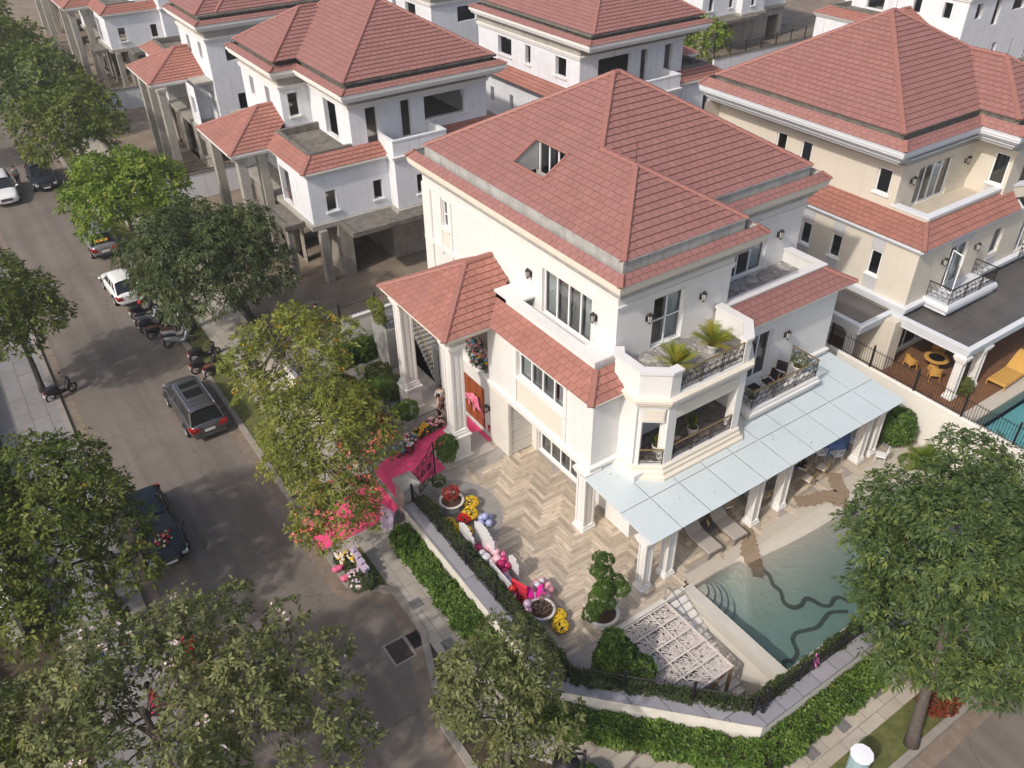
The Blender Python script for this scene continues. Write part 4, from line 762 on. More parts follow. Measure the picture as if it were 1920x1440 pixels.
# main side of the street
KM = [(7.05, 300), (7.05, 22.95), (8.45, 21.6), (8.45, 19.3), (7.05, 15.3), (7.05, 11.5), (7.6, 8.6), (9.4, 6.3), (12.2, 5.2), (60.5, 5.2)]
kerb(KM)
slab('sidewalk', [(8.5, 24.6), (8.5, 13.2), (10.2, 11.0), (11.6, 12.4), (11.0, 13.5), (11.0, 24.6)], .12, PAVER); slab('sidewalk', [(7.3, 29), (7.3, 24.6), (11.0, 24.6), (11.0, 29)], .121, PAVER); slab('sidewalk', [(8.5, 300), (8.5, 29), (11.0, 29), (11.0, 300)], .12, PAVER)
slab('sidewalk', [(10.2, 11.0), (13.9, 6.6), (60, 6.6), (60, 8.7), (16.0, 8.7), (11.6, 13.4), (11.0, 12.6)], .122, PAVERX)
slab('lawn', [(7.3, 24.6), (7.3, 23.1), (8.5, 22.0), (8.5, 24.6)], .11, GRASS)
slab('lawn', [(7.3, 300), (7.3, 29), (8.5, 29), (8.5, 300)], .11, GRASS)
slab('lawn', [(13.9, 6.6), (14.6, 5.45), (60, 5.45), (60, 6.6)], .11, GRASS)
slab('planting_bed', [(7.3, 15.2), (7.3, 11.5), (7.8, 8.7), (9.5, 6.5), (12.3, 5.45), (14.6, 5.45), (13.9, 6.6), (10.2, 11.0), (8.5, 13.2), (8.5, 19.0)], .10, SOIL)
# the far side of the street
kerb([(0.0, -80), (0.0, 300)]); slab('sidewalk', [(-3.2, -80), (-.25, -80), (-.25, 300), (-3.2, 300)], .12, PAVEG); slab('garden_soil', [(-60, -80), (-3.2, -80), (-3.2, 300), (-60, 300)], .1, SOIL)
# yards
slab('yard', [(10.7, 38.3), (61, 38.3), (61, 300), (10.7, 300)], .1, YARD); slab('yard', [(69, 5), (200, 5), (200, 300), (69, 300)], .1, YARD)
# pool plot: terrace with the pit and pool left open
slab('terrace', [(10.9, 38.0), (10.9, 13.5), (14.0, 10.5), (14.05, 14.75), (18.0, 14.75), (18.0, 15.2), (33.7, 15.2), (33.7, 38.0)], .49, mat('entrance paving', (.34, .31, .28), .7, var=.15, vs=2, dirt=((.22, .2, .18), .4)))
slab('pool_deck', [(18.5, 15.2), (18.5, 14.6), (33.6, 14.6), (33.6, 15.2)], .488, WASH); slab('pool_deck', [(30.5, 14.6), (30.5, 8.9), (33.6, 8.9), (33.6, 14.6)], .487, WASH); slab('pool_deck', [(18.0, 9.8), (18.0, 8.9), (30.5, 8.9), (30.5, 9.8)], .486, WASH)
# herringbone planks
def herring(x0, x1, y0, y1, zz, keep=lambda x, y: True):
    g = MB(); cols = []; rnd = random.Random(5); L_, W_ = 1.12, .187; n = 6; cell = W_
    def clipr(p):
        for a, b, d in ((1, 0, -x0), (-1, 0, x1), (0, 1, -y0), (0, -1, y1)):
            if p: p = clip(p, a, b, 0, d)
        return p
    V = []; C = []
    for k in range(-10, 230):
        for m_ in range(-12, 14):
            for o in (0, 1):
                X0 = x0 + k * W_ + m_ * L_ - 9; Y0 = y0 + k * W_ - m_ * L_ - 9
                if o == 0: X1, Y1 = X0 + L_, Y0 + W_
                else: X0 += L_; Y0 += W_ - L_; X1, Y1 = X0 + W_, Y0 + L_
                if X1 < x0 or X0 > x1 or Y1 < y0 or Y0 > y1: continue
                e = .005; p = clipr([(X0 + e, Y0 + e, zz), (X1 - e, Y0 + e, zz), (X1 - e, Y1 - e, zz), (X0 + e, Y1 - e, zz)])
                if p and len(p) >= 3 and keep((X0 + X1) / 2, (Y0 + Y1) / 2):
                    rv = rnd.random() * 40; uv = [((px - X0) if o == 0 else (py - Y0), ((py - Y0) if o == 0 else (px - X0)) * 3 + rv) for px, py, _ in p]
                    g.face(p, uv); C.append(rnd.random())
    m = bpy.data.materials.new('bleached wood look planks'); m.use_nodes = True; n_ = m.node_tree.nodes; l = m.node_tree.links; b = n_['Principled BSDF']; b.inputs['Roughness'].default_value = .6
    at = n_.new('ShaderNodeAttribute'); at.attribute_name = 'v'; uvn = n_.new('ShaderNodeUVMap'); mp = n_.new('ShaderNodeMapping'); mp.inputs['Scale'].default_value = (2.2, 9, 1); l.new(uvn.outputs[0], mp.inputs[0])
    nz = n_.new('ShaderNodeTexNoise'); nz.inputs['Scale'].default_value = 1; nz.inputs['Detail'].default_value = 5; nz.inputs['Roughness'].default_value = .6; l.new(mp.outputs[0], nz.inputs['Vector'])
    rp = n_.new('ShaderNodeValToRGB'); e = rp.color_ramp.elements; e[0].position = .32; e[0].color = (.27, .185, .125, 1); e[1].position = .66; e[1].color = (.64, .56, .45, 1); x = e.new(.44); x.color = (.49, .40, .30, 1); l.new(nz.outputs[0], rp.inputs[0])
    mr = n_.new('ShaderNodeMapRange'); mr.inputs[3].default_value = .62; mr.inputs[4].default_value = 1.12; l.new(at.outputs['Fac'], mr.inputs[0]); sm = n_.new('ShaderNodeVectorMath'); sm.operation = 'SCALE'; l.new(rp.outputs[0], sm.inputs[0]); l.new(mr.outputs[0], sm.inputs['Scale']); l.new(sm.outputs[0], b.inputs['Base Color'])
    o = g.build('plank_paving', m, kind='structure'); a = o.data.attributes.new('v', 'FLOAT', 'FACE'); a.data.foreach_set('value', C); return o
GC = (12.35, 23.6)
herring(11.6, 32.0, 14.8, 26.9, .50, lambda x, y: (x < 18.2 or y < 19.6) and (x - GC[0]) ** 2 + (y - GC[1]) ** 2 > 2.35 ** 2 and not (x < 14.4 and y > 23) and not (x > 18.2 and y < 15.25) and not (y > 25.45 and x < 16.9))
g = MB(); g.prism([(GC[0] + 2.4 * math.cos(t * .1571), GC[1] + 2.4 * math.sin(t * .1571)) for t in range(40)], .4, .506, False); structure('patio', g, GREYC)
g = MB()
for q in ((13.9, 26.2, 16.6, 27.9), (13.6, 30.6, 16.4, 32.6)): g.bbox(q[0], q[1], .45, q[2], q[3], .58, .02)
structure('porch_plinth', g, STONE)
# sand basin, water and pebble ribbons
def shore(x): return 14.5 - .05 * (x - 18.5) - .28 * max(0, math.sin((x - 20.5) * .42)) - .02 * max(0, x - 24) ** 1.3
def depth(x, y): return max(min(1.25, max(-.12, (shore(x) - y) * .5)) * min(1, max(-.1, (30.4 - x) * .35)), min(.95, (21.1 - x) * .7) if y < 14.49 else -.12)
nx, ny = 60, 32; V = []; F = []
for i in range(nx + 1):
    for j in range(ny + 1):
        x = 18.5 + 12 * i / nx; y = 9.8 + 4.8 * j / ny; V.append((x, y, .40 - depth(x, y)))
for i in range(nx):
    for j in range(ny): a = i * (ny + 1) + j; F.append((a, a + ny + 1, a + ny + 2, a + 1))
g = MB(); g.idx(V, F); g.build('pool_basin', mat('sand coloured pool shell', (.50, .46, .39), .8, var=.05, vs=2), kind='structure', smooth=True)
g = MB(); g.sweep([(18.5, 14.6), (18.5, 9.8), (30.5, 9.8)][::-1], [(0, -1), (0, .49)][::-1]); g.box(18.05, 9.3, -2, 18.5, 14.75, .485); structure('pool_wall', g, mat('pool coping', (.50, .47, .42), .7, var=.06))
g = MB()
for i in range(5):   # curved entry steps
    r_ = .5 + i * .28; P = [(18.52 + r_ * math.cos(-math.pi / 2 * k / 10), 14.5 + r_ * math.sin(-math.pi / 2 * k / 10)) for k in range(11)] + [(18.52, 14.5)]
    g.prism(P, -.9, .36 - .17 * i - .004 * i)
structure('pool_step', g, mat('pale pool step', (.5, .48, .43), .7))
def water_mat(name, absorb, dens):
    m = bpy.data.materials.new(name); m.use_nodes = True; n = m.node_tree.nodes; l = m.node_tree.links; n.remove(n['Principled BSDF']); o = n['Material Output']
    a = n.new('ShaderNodeBsdfTransparent'); gl = n.new('ShaderNodeBsdfGlossy'); gl.inputs['Roughness'].default_value = .03; f = n.new('ShaderNodeFresnel'); f.inputs[0].default_value = 1.33
    tc = n.new('ShaderNodeTexCoord'); nz = n.new('ShaderNodeTexNoise'); nz.inputs['Scale'].default_value = 5; nz.inputs['Detail'].default_value = 3; nz.inputs['Distortion'].default_value = .6; l.new(tc.outputs['Object'], nz.inputs['Vector'])
    bp = n.new('ShaderNodeBump'); bp.inputs['Strength'].default_value = .13; bp.inputs['Distance'].default_value = .03; l.new(nz.outputs[0], bp.inputs['Height']); l.new(bp.outputs[0], gl.inputs['Normal']); l.new(bp.outputs[0], f.inputs['Normal'])
    mx = n.new('ShaderNodeMixShader'); l.new(f.outputs[0], mx.inputs[0]); l.new(a.outputs[0], mx.inputs[1]); l.new(gl.outputs[0], mx.inputs[2]); l.new(mx.outputs[0], o.inputs['Surface'])
    v = n.new('ShaderNodeVolumeAbsorption'); v.inputs['Color'].default_value = absorb + (1,); v.inputs['Density'].default_value = dens; l.new(v.outputs[0], o.inputs['Volume']); return m
WAT = water_mat('pool water', (.32, .70, .72), .42)
g = MB(); g.box(18.4, 9.7, -1.4, 30.6, 14.7, .40); g.build('pool_water', WAT, kind='structure')
def ribbon(name, pts, w_, dz, m, sm=12):
    if name == 'pebble_path': dz += .02
    P = [Vector(p) for p in pts]; Q = []
    for i in range(len(P) - 1):
        a = P[max(0, i - 1)]; b = P[i]; c = P[i + 1]; d = P[min(len(P) - 1, i + 2)]
        for k in range(sm): t = k / sm; Q.append(.5 * ((2 * b) + (-a + c) * t + (2 * a - 5 * b + 4 * c - d) * t * t + (-a + 3 * b - 3 * c + d) * t ** 3))
    Q.append(P[-1]); V = []; F = []
    for i, q in enumerate(Q):
        d = (Q[min(i + 1, len(Q) - 1)] - Q[max(i - 1, 0)]).normalized(); nn = Vector((-d.y, d.x)); ww = (w_(i / (len(Q) - 1)) if callable(w_) else w_) * (1 + .12 * math.sin(i * 1.3))
        for s_ in (-1, -.33, .33, 1): p = q + nn * ww * s_; V.append((p.x, p.y, (max(.40 - depth(p.x, p.y), -1) if 18.5 < p.x < 30.5 and 9.8 < p.y < 14.6 else .492) + dz))
    for i in range(len(Q) - 1):
        for k in range(3): a = i * 4 + k; F.append((a, a + 1, a + 5, a + 4))
    g = MB(); g.idx(V, F); return structure(name, g, m)
PEBD = mat('dark pebbles under water', (.16, .13, .11), .8, var=.5, vs=14); PEBL = mat('tan pebble path', (.27, .2, .135), .85, var=.4, vs=22, bump=.5, bs=40)
ribbon('pebble_band', [(21.62, 13.8), (21.75, 13.45), (21.65, 13.1), (21.75, 12.76), (21.59, 12.40), (21.78, 12.08), (22.15, 11.97), (22.55, 12.04), (22.78, 11.86), (22.99, 11.55), (23.27, 11.36), (23.67, 11.47), (23.98, 11.35), (24.04, 11.00)], .09, .02, PEBD)
ribbon('pebble_band', [(19.2, 10.25), (19.63, 10.6), (19.94, 10.45), (20.37, 10.60), (20.68, 11.08), (21.06, 11.23), (21.52, 11.07), (22.00, 10.94), (22.50, 11.04), (22.94, 11.11), (23.31, 10.95), (23.62, 10.73)], .09, .02, PEBD)
ribbon('pebble_band', [(27.1, 14.1), (27.32, 13.74), (27.46, 13.32), (27.50, 13.04), (27.3, 12.5)], .13, .02, PEBD)
ribbon('pebble_path', [(22.9, 15.9), (22.5, 15.35), (22.05, 14.9), (21.6, 14.4), (21.5, 13.95), (21.25, 13.6)], lambda t: .42 - .25 * abs(t - .6) * 2, .012, PEBL)
ribbon('pebble_path', [(25.6, 15.45), (26.3, 15.1), (27.0, 14.95), (27.7, 14.6), (28.1, 15.2), (28.6, 15.7)], .34, .013, PEBL); ribbon('pebble_path', [(27.0, 14.95), (27.2, 14.4), (27.0, 14.1)], .36, .014, PEBL)
ribbon('pebble_path', [(18.1, 9.4), (19.0, 9.45), (20.5, 9.3), (21.5, 9.5)], .26, .015, PEBL)
# stair pit beside the pool
g = MB(); g.box(13.9, 9.0, -2.2, 18.1, 14.7, -2.0); structure('pit_floor', g, GREYC)
g = MB(); g.sweep([(14.02, 11.4), (14.02, 14.72), (18.05, 14.72)][::-1], [(0, -2), (0, .3)]); g.box(14.0, 14.6, .3, 18.05, 14.8, .56); g.sweep([(18.04, 14.7), (18.04, 9.0), (15.6, 9.0), (14.0, 10.6), (14.0, 14.7)][::-1], [(0.02, .0), (0.02, -2)]); structure('pit_wall', g, mat('pale pit wall', (.62, .58, .52), .8, var=.05, dirt=((.45, .41, .35), .4)))
g = MB()
for i in range(13): g.box(17.1, 14.55 - .28 * (i + 1), -2, 18.0, 14.55 - .28 * i, .35 - .17 * i)
structure('stair', g, mat('white stair tiles', (.62, .6, .57), .6, var=.08))
# yellow villa grounds
slab('yellow_villa_yard', [(33.75, 38.3), (33.75, 8.6), (36.6, 8.6), (36.6, 14.9), (61, 14.9), (61, 38.3)], .48, mat('brown deck boards', (.17, .085, .045), .6, var=.3, vs=4))
slab('pool_deck', [(36.6, 14.9), (36.6, 8.6), (37.5, 8.6), (37.5, 14.2), (61, 14.2), (61, 14.9)], .485, WASH)
g = MB(); g.face([(37.5, 8, -.7), (61, 8, -.7), (61, 14.2, -.7), (37.5, 14.2, -.7)]); structure('pool_basin', g, mat('turquoise pool tile', (.35, .66, .66), .5, var=.08, vs=3))
g = MB(); g.box(37.4, 7.9, -1.0, 61, 14.3, .36); g.build('pool_water', water_mat('turquoise water', (.3, .7, .72), .3), kind='structure')

# ------------------------------------------------------------ walls and fences
CAPST = brick_mat('grey slate wall cap', (.27, .26, .28), (.23, .225, .25), (.12, .12, .13), .9, 5, .02, rough=.6, var=.1)
def bars(m, p, q, z0, z1, step=.13, post=2.4, r_=.012):
    p = Vector(p); q = Vector(q); d = q - p; L = d.length; d.normalize()
    for i in range(int(L / step) + 1): u = p + d * min(L, i * step); m.path([(u.x, u.y, z0), (u.x, u.y, z1)], r_, 4)
    for z in (z0 + .1, z1 - .12): m.path([(p.x, p.y, z), (q.x, q.y, z)], .02, 4)
    n = max(1, round(L / post))
    for i in range(n + 1): u = p + d * (L * i / n); m.box(u.x - .04, u.y - .04, z0 - .02, u.x + .04, u.y + .04, z1 + .1); m.ball((u.x, u.y, z1 + .14), .055, 6, 4)
def wall_thing(name, path, th, z0, z1, label, cat, m, capm, grp=None, fence=None, cover=.06):
    """boundary wall along an open path, thickness to the left of travel"""
    t = thing(name, (path[0][0], path[0][1], z0), label, cat, grp)
    a = MB(); a.sweep(path, [(th, z0), (th, z1), (0, z1), (0, z0)][::-1]); a.build('wall_body', m, t)
    a = MB(); a.sweep(path, [(th + cover, z1 + .003), (th + cover, z1 + .08), (-cover, z1 + .08), (-cover, z1 + .003), (th + cover, z1 + .003)][::-1]); a.build('wall_cap', capm, t)
    if fence:
        a = MB(); off, zt = fence
        for i in range(len(path) - 1):
            p = Vector(path[i]); q = Vector(path[i + 1]); d = (q - p).normalized(); nn = Vector((-d.y, d.x)) * off; bars(a, p + nn, q + nn, z1 + .08, zt)
        a.build('iron_fence', IRON, t)
    return t
GW = mat('whitewashed garden wall', (.68, .64, .58), .8, var=.05, vs=2, bump=.15, dirt=((.42, .4, .36), .4), ds=1.2)
OW = mat('off white side wall', (.70, .67, .61), .8, var=.03, dirt=((.58, .55, .5), .3))
wall_thing('garden_wall', [(10.62, 24.3), (10.62, 13.45), (15.45, 8.42), (33.6, 8.42)], .5, -.1, 1.52, 'low white garden wall with slate cap wrapping the pool villa corner', 'wall', GW, CAPST, None, (.46, 2.45))
wall_thing('garden_wall', [(33.7, 38), (33.7, 8.5)][::-1], -.2, -.2, 2.9, 'plain white dividing wall with iron fence between the pool villa and the yellow villa', 'wall', OW, TRIM, None, (-.1, 4.05))
wall_thing('garden_wall', [(14.2, 37.9), (18.6, 37.9)], .25, 0, 2.75, 'taller white side wall with iron fence and small camera by the neighbouring yard', 'wall', OW, TRIM, None, (.12, 3.65))
wall_thing('garden_wall', [(10.9, 37.9), (14.19, 37.9)], .25, 0, 2.05, 'lower stepped white side wall with tall iron fence near the parked minivan', 'wall', OW, TRIM, None, (.12, 3.3))
wall_thing('garden_wall', [(18.61, 37.9), (61, 37.9)], .25, 0, 2.0, 'long dividing wall hidden behind the pool villa', 'wall', OW, TRIM)
wall_thing('garden_wall', [(11.5, 65.7), (61, 65.7)], .25, -.1, 2.1, 'white dividing wall between the first two unfinished villas', 'wall', WHITE2, DCONC, None, (.12, 3.1))
wall_thing('garden_wall', [(12, 92), (61, 92)], .25, -.1, 2.1, 'distant dividing wall between the second and third unfinished villas', 'wall', WHITE2, DCONC)
wall_thing('garden_wall', [(69.5, 64), (120, 64)], .25, -.1, 2.3, 'grey dividing wall with black fence at the top right', 'wall', WHITE2, DCONC, None, (.12, 3.6))
wall_thing('garden_wall', [(10.8, 37.7), (10.8, 32.6)][::-1], .3, -.1, 1.7, 'short street wall north of the carpeted gate', 'wall', GW, CAPST, None, (.15, 2.6))
for y0, y1, lb in ((46, 39, 'bare concrete street wall of the first unfinished villa south of its gateway'), (65, 51, 'bare concrete street wall of the first unfinished villa north of its gateway'), (82, 69, 'bare street wall before the second unfinished villa'), (112, 86, 'far bare street wall along the unfinished row')):
    wall_thing('street_wall', [(11.0, y1), (11.0, y0)], .3, -.1, 1.1, lb, 'wall', CONC, DCONC, None, (.15, 2.0))
wall_thing('garden_wall', [(-4.3, -20), (-4.3, 20)], .45, -.1, 1.7, 'white capped wall across the street at the bottom left', 'wall', OW, TRIM); wall_thing('garden_wall', [(-4.3, 27.5), (-4.3, 80)], .45, -.1, 1.7, 'white capped wall across the street beyond the gateway', 'wall', OW, TRIM)
wall_thing('garden_wall', [(69.3, 8), (69.3, 60)], .3, -.1, 1.2, 'street wall in front of the far right villas', 'wall', WHITE2, DCONC)
# grey marble gate pillars and iron gates on the carpet
for y, lb in ((24.85, 'grey marble gate pillar at the wall end, south of the pink carpet'), (29.6, 'grey marble gate pillar half hidden by the tree, north of the pink carpet')):
    t = thing('gate_pillar', (11.1, y, .1), lb, 'pillar', 'gate pillars beside the pink carpet'); m = MB(); m.bbox(10.72, y - .4, .1, 11.48, y + .4, 2.25, .02); m.build('shaft', STONE, t); m = MB(); m.bbox(10.64, y - .48, 2.253, 11.56, y + .48, 2.42, .03); m.idx([(10.68, y - .44, 2.42), (11.52, y - .44, 2.42), (11.52, y + .44, 2.42), (10.68, y + .44, 2.42), (11.1, y, 2.68)], [(0, 1, 4), (1, 2, 4), (2, 3, 4), (3, 0, 4)]); m.build('pillar_cap', STONE, t)
def gate_leaf(p, q, label):
    t = thing('gate', (p[0], p[1], .5), label, 'gate', 'open iron gates over the pink carpet'); m = MB(); P = Vector(p); Q = Vector(q); d = Q - P; L = d.length; d.normalize(); f = lambda u, z: (P.x + d.x * u, P.y + d.y * u, z)
    m.path([f(0, .55), f(0, 2.4)], .03, 4); m.path([f(L, .55), f(L, 2.5)], .04, 4)
    for z in (.62, 1.0, 2.0): m.path([f(0, z), f(L, z)], .022, 4)
    for i in range(1, int(L / .11)): m.path([f(i * .11, .62), f(i * .11, 2.0)], .01, 4)
    m.build('frame', IRON, t); m = MB()
    m.path([f(0, 2.35), f(L * .3, 2.15), f(L * .7, 2.3), f(L, 2.6)], .02, 4)
    for i in range(5): c = L * (i + .5) / 5; spiral(m, f, c, 2.15, .12, 1.3, 1 if i % 2 else -1, 0, .014); spiral(m, f, c, .8, .12, 1.3, -1 if i % 2 else 1, 0, .014)
    for i in range(3): c = L * (i + 1) / 4; spiral(m, f, c, 1.5, .22, 1.5, 1 if i % 2 else -1, 1, .018); spiral(m, f, c, 1.5, .22, 1.5, -1 if i % 2 else 1, 4, .018)
    m.build('scrollwork', IRON, t)
gate_leaf((11.5, 25.2), (13.25, 26.25), 'open black iron gate leaf standing over the carpet next to the potted shrub')
gate_leaf((11.5, 29.3), (13.0, 29.9), 'open black iron gate leaf on the far side, among the potted plants')
# drain cover in the road
t = thing('drain_cover', (7.4, 19, .01), 'square metal manhole cover set in a pale concrete frame beside the kerb', 'manhole'); m = MB(); m.sweep([(6.93, 18.4), (7.87, 18.4), (7.87, 19.55), (6.93, 19.55)], [(0, .012), (.09, .012)], True); m.build('frame', mat('concrete frame', (.25, .23, .21), .9), t); m = MB(); m.box(7.03, 18.5, .002, 7.77, 19.45, .016); m.build('cover', mat('rusted cover plate', (.06, .045, .038), .7, .3, var=.3, vs=8), t)
t = thing('drain_grate', (8.1, 19, .01), 'small black drain grating against the kerb by the manhole', 'drain'); m = MB()
for i in range(9): m.box(7.95, 18.75 + i * .08, .01, 8.35, 18.79 + i * .08, .03)
m.box(7.92, 18.7, .008, 7.96, 19.46, .034); m.box(8.34, 18.7, .008, 8.38, 19.46, .034); m.build('bars', IRON, t); m = MB(); m.box(7.93, 18.71, .002, 8.37, 19.45, .007); m.build('dark_backing', DARK, t)  # flat dark plate in place of the unlit hollow under the bars
for x, y, lb in ((9.0, 20.5, 'dark inspection slab in the sidewalk nearer the lawn'), (9.05, 18.1, 'dark inspection slab in the sidewalk farther down, near the manhole'), (20.6, 7.55, 'grey inspection slab in the front sidewalk near the big tree'), (18.6, 7.35, 'grey inspection slab in the middle of the front sidewalk'), (16.9, 7.3, 'grey inspection slab in the front sidewalk below the pool corner')):
    t = MB(); t.bbox(x - .24, y - .24, .1, x + .24, y + .24, .135, .01); tag(t.build('inspection_cover', mat('dark inspection slab', (.16, .15, .15), .7, var=.25, vs=6)), lb, 'cover', 'inspection slabs in the sidewalk')
# ------------------------------------------------------------ vegetation
LEAF = {
 'deep': leaf_mat('deep green leaves', (0.033, 0.062, 0.021), (0.071, 0.113, 0.035), (0.179, 0.208, 0.048)),
 'grey': leaf_mat('grey green leaves', (0.034, 0.054, 0.021), (0.073, 0.098, 0.037), (0.127, 0.147, 0.048)),
 'lime': leaf_mat('yellow green leaves', (0.088, 0.106, 0.019), (0.188, 0.213, 0.037), (0.325, 0.288, 0.062)),
 'bright': leaf_mat('bright green leaves', (0.068, 0.107, 0.013), (0.135, 0.203, 0.024), (0.270, 0.281, 0.045)),
 'olive': leaf_mat('olive leaves', (0.062, 0.075, 0.027), (0.138, 0.156, 0.056), (0.250, 0.237, 0.100)),
 'mid': leaf_mat('mid green leaves', (0.045, 0.067, 0.014), (0.098, 0.127, 0.023), (0.195, 0.199, 0.039)),
 'hedge': leaf_mat('hedge leaves', (0.037, 0.075, 0.015), (0.094, 0.163, 0.027), (0.188, 0.263, 0.050)),
 'box': leaf_mat('clipped dark leaves', (0.025, 0.044, 0.015), (0.056, 0.081, 0.027), (0.100, 0.125, 0.044)),
 'palm': leaf_mat('palm fronds', (0.088, 0.138, 0.019), (0.225, 0.250, 0.037), (0.525, 0.375, 0.050)),
}
BARK = mat('grey bark', (.09, .075, .065), .9, var=.35, vs=9, bump=.6, bs=20)
BARKL = mat('pale bark', (.2, .16, .125), .9, var=.3, vs=9, bump=.5, bs=20)
def leaves_mesh(name, C, D, lm, v, n=6, size=.26, wid=.36, droop=.25, spread=.9, rs=None, jit=.25):
    """whorls of kite shaped leaves: C centres, D axis directions (numpy), v colour value per whorl"""
    rs = rs or np.random.RandomState(1); N = len(C)
    D = D / np.maximum(1e-6, np.linalg.norm(D, axis=1))[:, None]; A = np.where(np.abs(D[:, 2:3]) < .9, np.array([[0, 0, 1.]]), np.array([[1., 0, 0]]))
    U = np.cross(D, A); U /= np.linalg.norm(U, axis=1)[:, None]; W_ = np.cross(D, U); V = np.zeros((N, n, 4, 3)); vals = np.zeros((N, n))
    off = rs.rand(N) * 6.28
    for k in range(n):
        a = off + k * 6.283 / n + rs.randn(N) * .25; sp = spread * (1 + rs.randn(N) * .25); L = size * (1 + rs.randn(N) * jit)
        R_ = U * np.cos(a)[:, None] + W_ * np.sin(a)[:, None]; dirv = R_ * sp[:, None] + D * (1 - .45 * sp)[:, None]; dirv /= np.linalg.norm(dirv, axis=1)[:, None]
        S = np.cross(dirv, D + R_ * .2 + rs.randn(N, 3) * .25); S /= np.maximum(1e-6, np.linalg.norm(S, axis=1))[:, None]
        b = C + dirv * (.12 * L)[:, None]; mid = C + dirv * (.55 * L)[:, None]; tip = C + dirv * L[:, None]; tip[:, 2] -= droop * L; mid[:, 2] -= droop * .25 * L
        V[:, k, 0] = b; V[:, k, 1] = mid + S * (wid * .5 * L)[:, None]; V[:, k, 2] = tip; V[:, k, 3] = mid - S * (wid * .5 * L)[:, None]
        vals[:, k] = v + rs.randn(N) * .1
    V = V.reshape(-1, 3); nf = N * n; me = bpy.data.meshes.new(name)
    me.vertices.add(len(V)); me.vertices.foreach_set('co', V.astype(np.float32).ravel()); me.loops.add(nf * 4); me.loops.foreach_set('vertex_index', np.arange(nf * 4, dtype=np.int32))
    me.polygons.add(nf); me.polygons.foreach_set('loop_start', np.arange(0, nf * 4, 4, dtype=np.int32)); me.materials.append(lm); me.update(calc_edges=True)
    at = me.attributes.new('v', 'FLOAT', 'FACE'); at.data.foreach_set('value', np.clip(vals.ravel(), 0, 1).astype(np.float32)); return me
def link(me, name, parent=None, loc=(0, 0, 0)):
    o = bpy.data.objects.new(name, me); col.objects.link(o); o.parent = parent; o.location = loc
    if parent is not None: OFF[o.name] = OFF.get(parent.name, Vector((0, 0, 0)))
    return o
def limbs(mb, base, top, tips, r0, rs, lean=0):
    """tapered trunk from base to top, curved limbs from the trunk to each tip"""
    B = Vector(base); T = Vector(top); P = [B.lerp(T, t) + Vector((math.sin(t * 4 + r0 * 50) * .06, math.cos(t * 3.3) * .06, 0)) for t in (0, .12, .3, .5, .75, 1)]
    mb.path(P, [r0 * 1.45, r0 * 1.08, r0, r0 * .92, r0 * .8, r0 * .65], 10)
    for t in tips[::2]:
        t = Vector(t); s_ = B.lerp(T, rs.uniform(.5, 1)); d = t - s_; m1 = s_ + d * .35 + Vector((rs.randn() * .12, rs.randn() * .12, d.length * .10)); m2 = s_ + d * .7 + Vector((rs.randn() * .15, rs.randn() * .15, d.length * .08))
        mb.path([s_, m1, m2, t], [r0 * .34, r0 * .22, r0 * .14, r0 * .05], 6)
        for _ in range(3):
            e = m2 + Vector(tuple(rs.randn(3) * .45)) + d.normalized() * .5; mb.path([m1.lerp(m2, rs.rand()), e.lerp(m2, .4) + Vector((0, 0, .1)), e], [r0 * .13, r0 * .08, r0 * .03], 4)
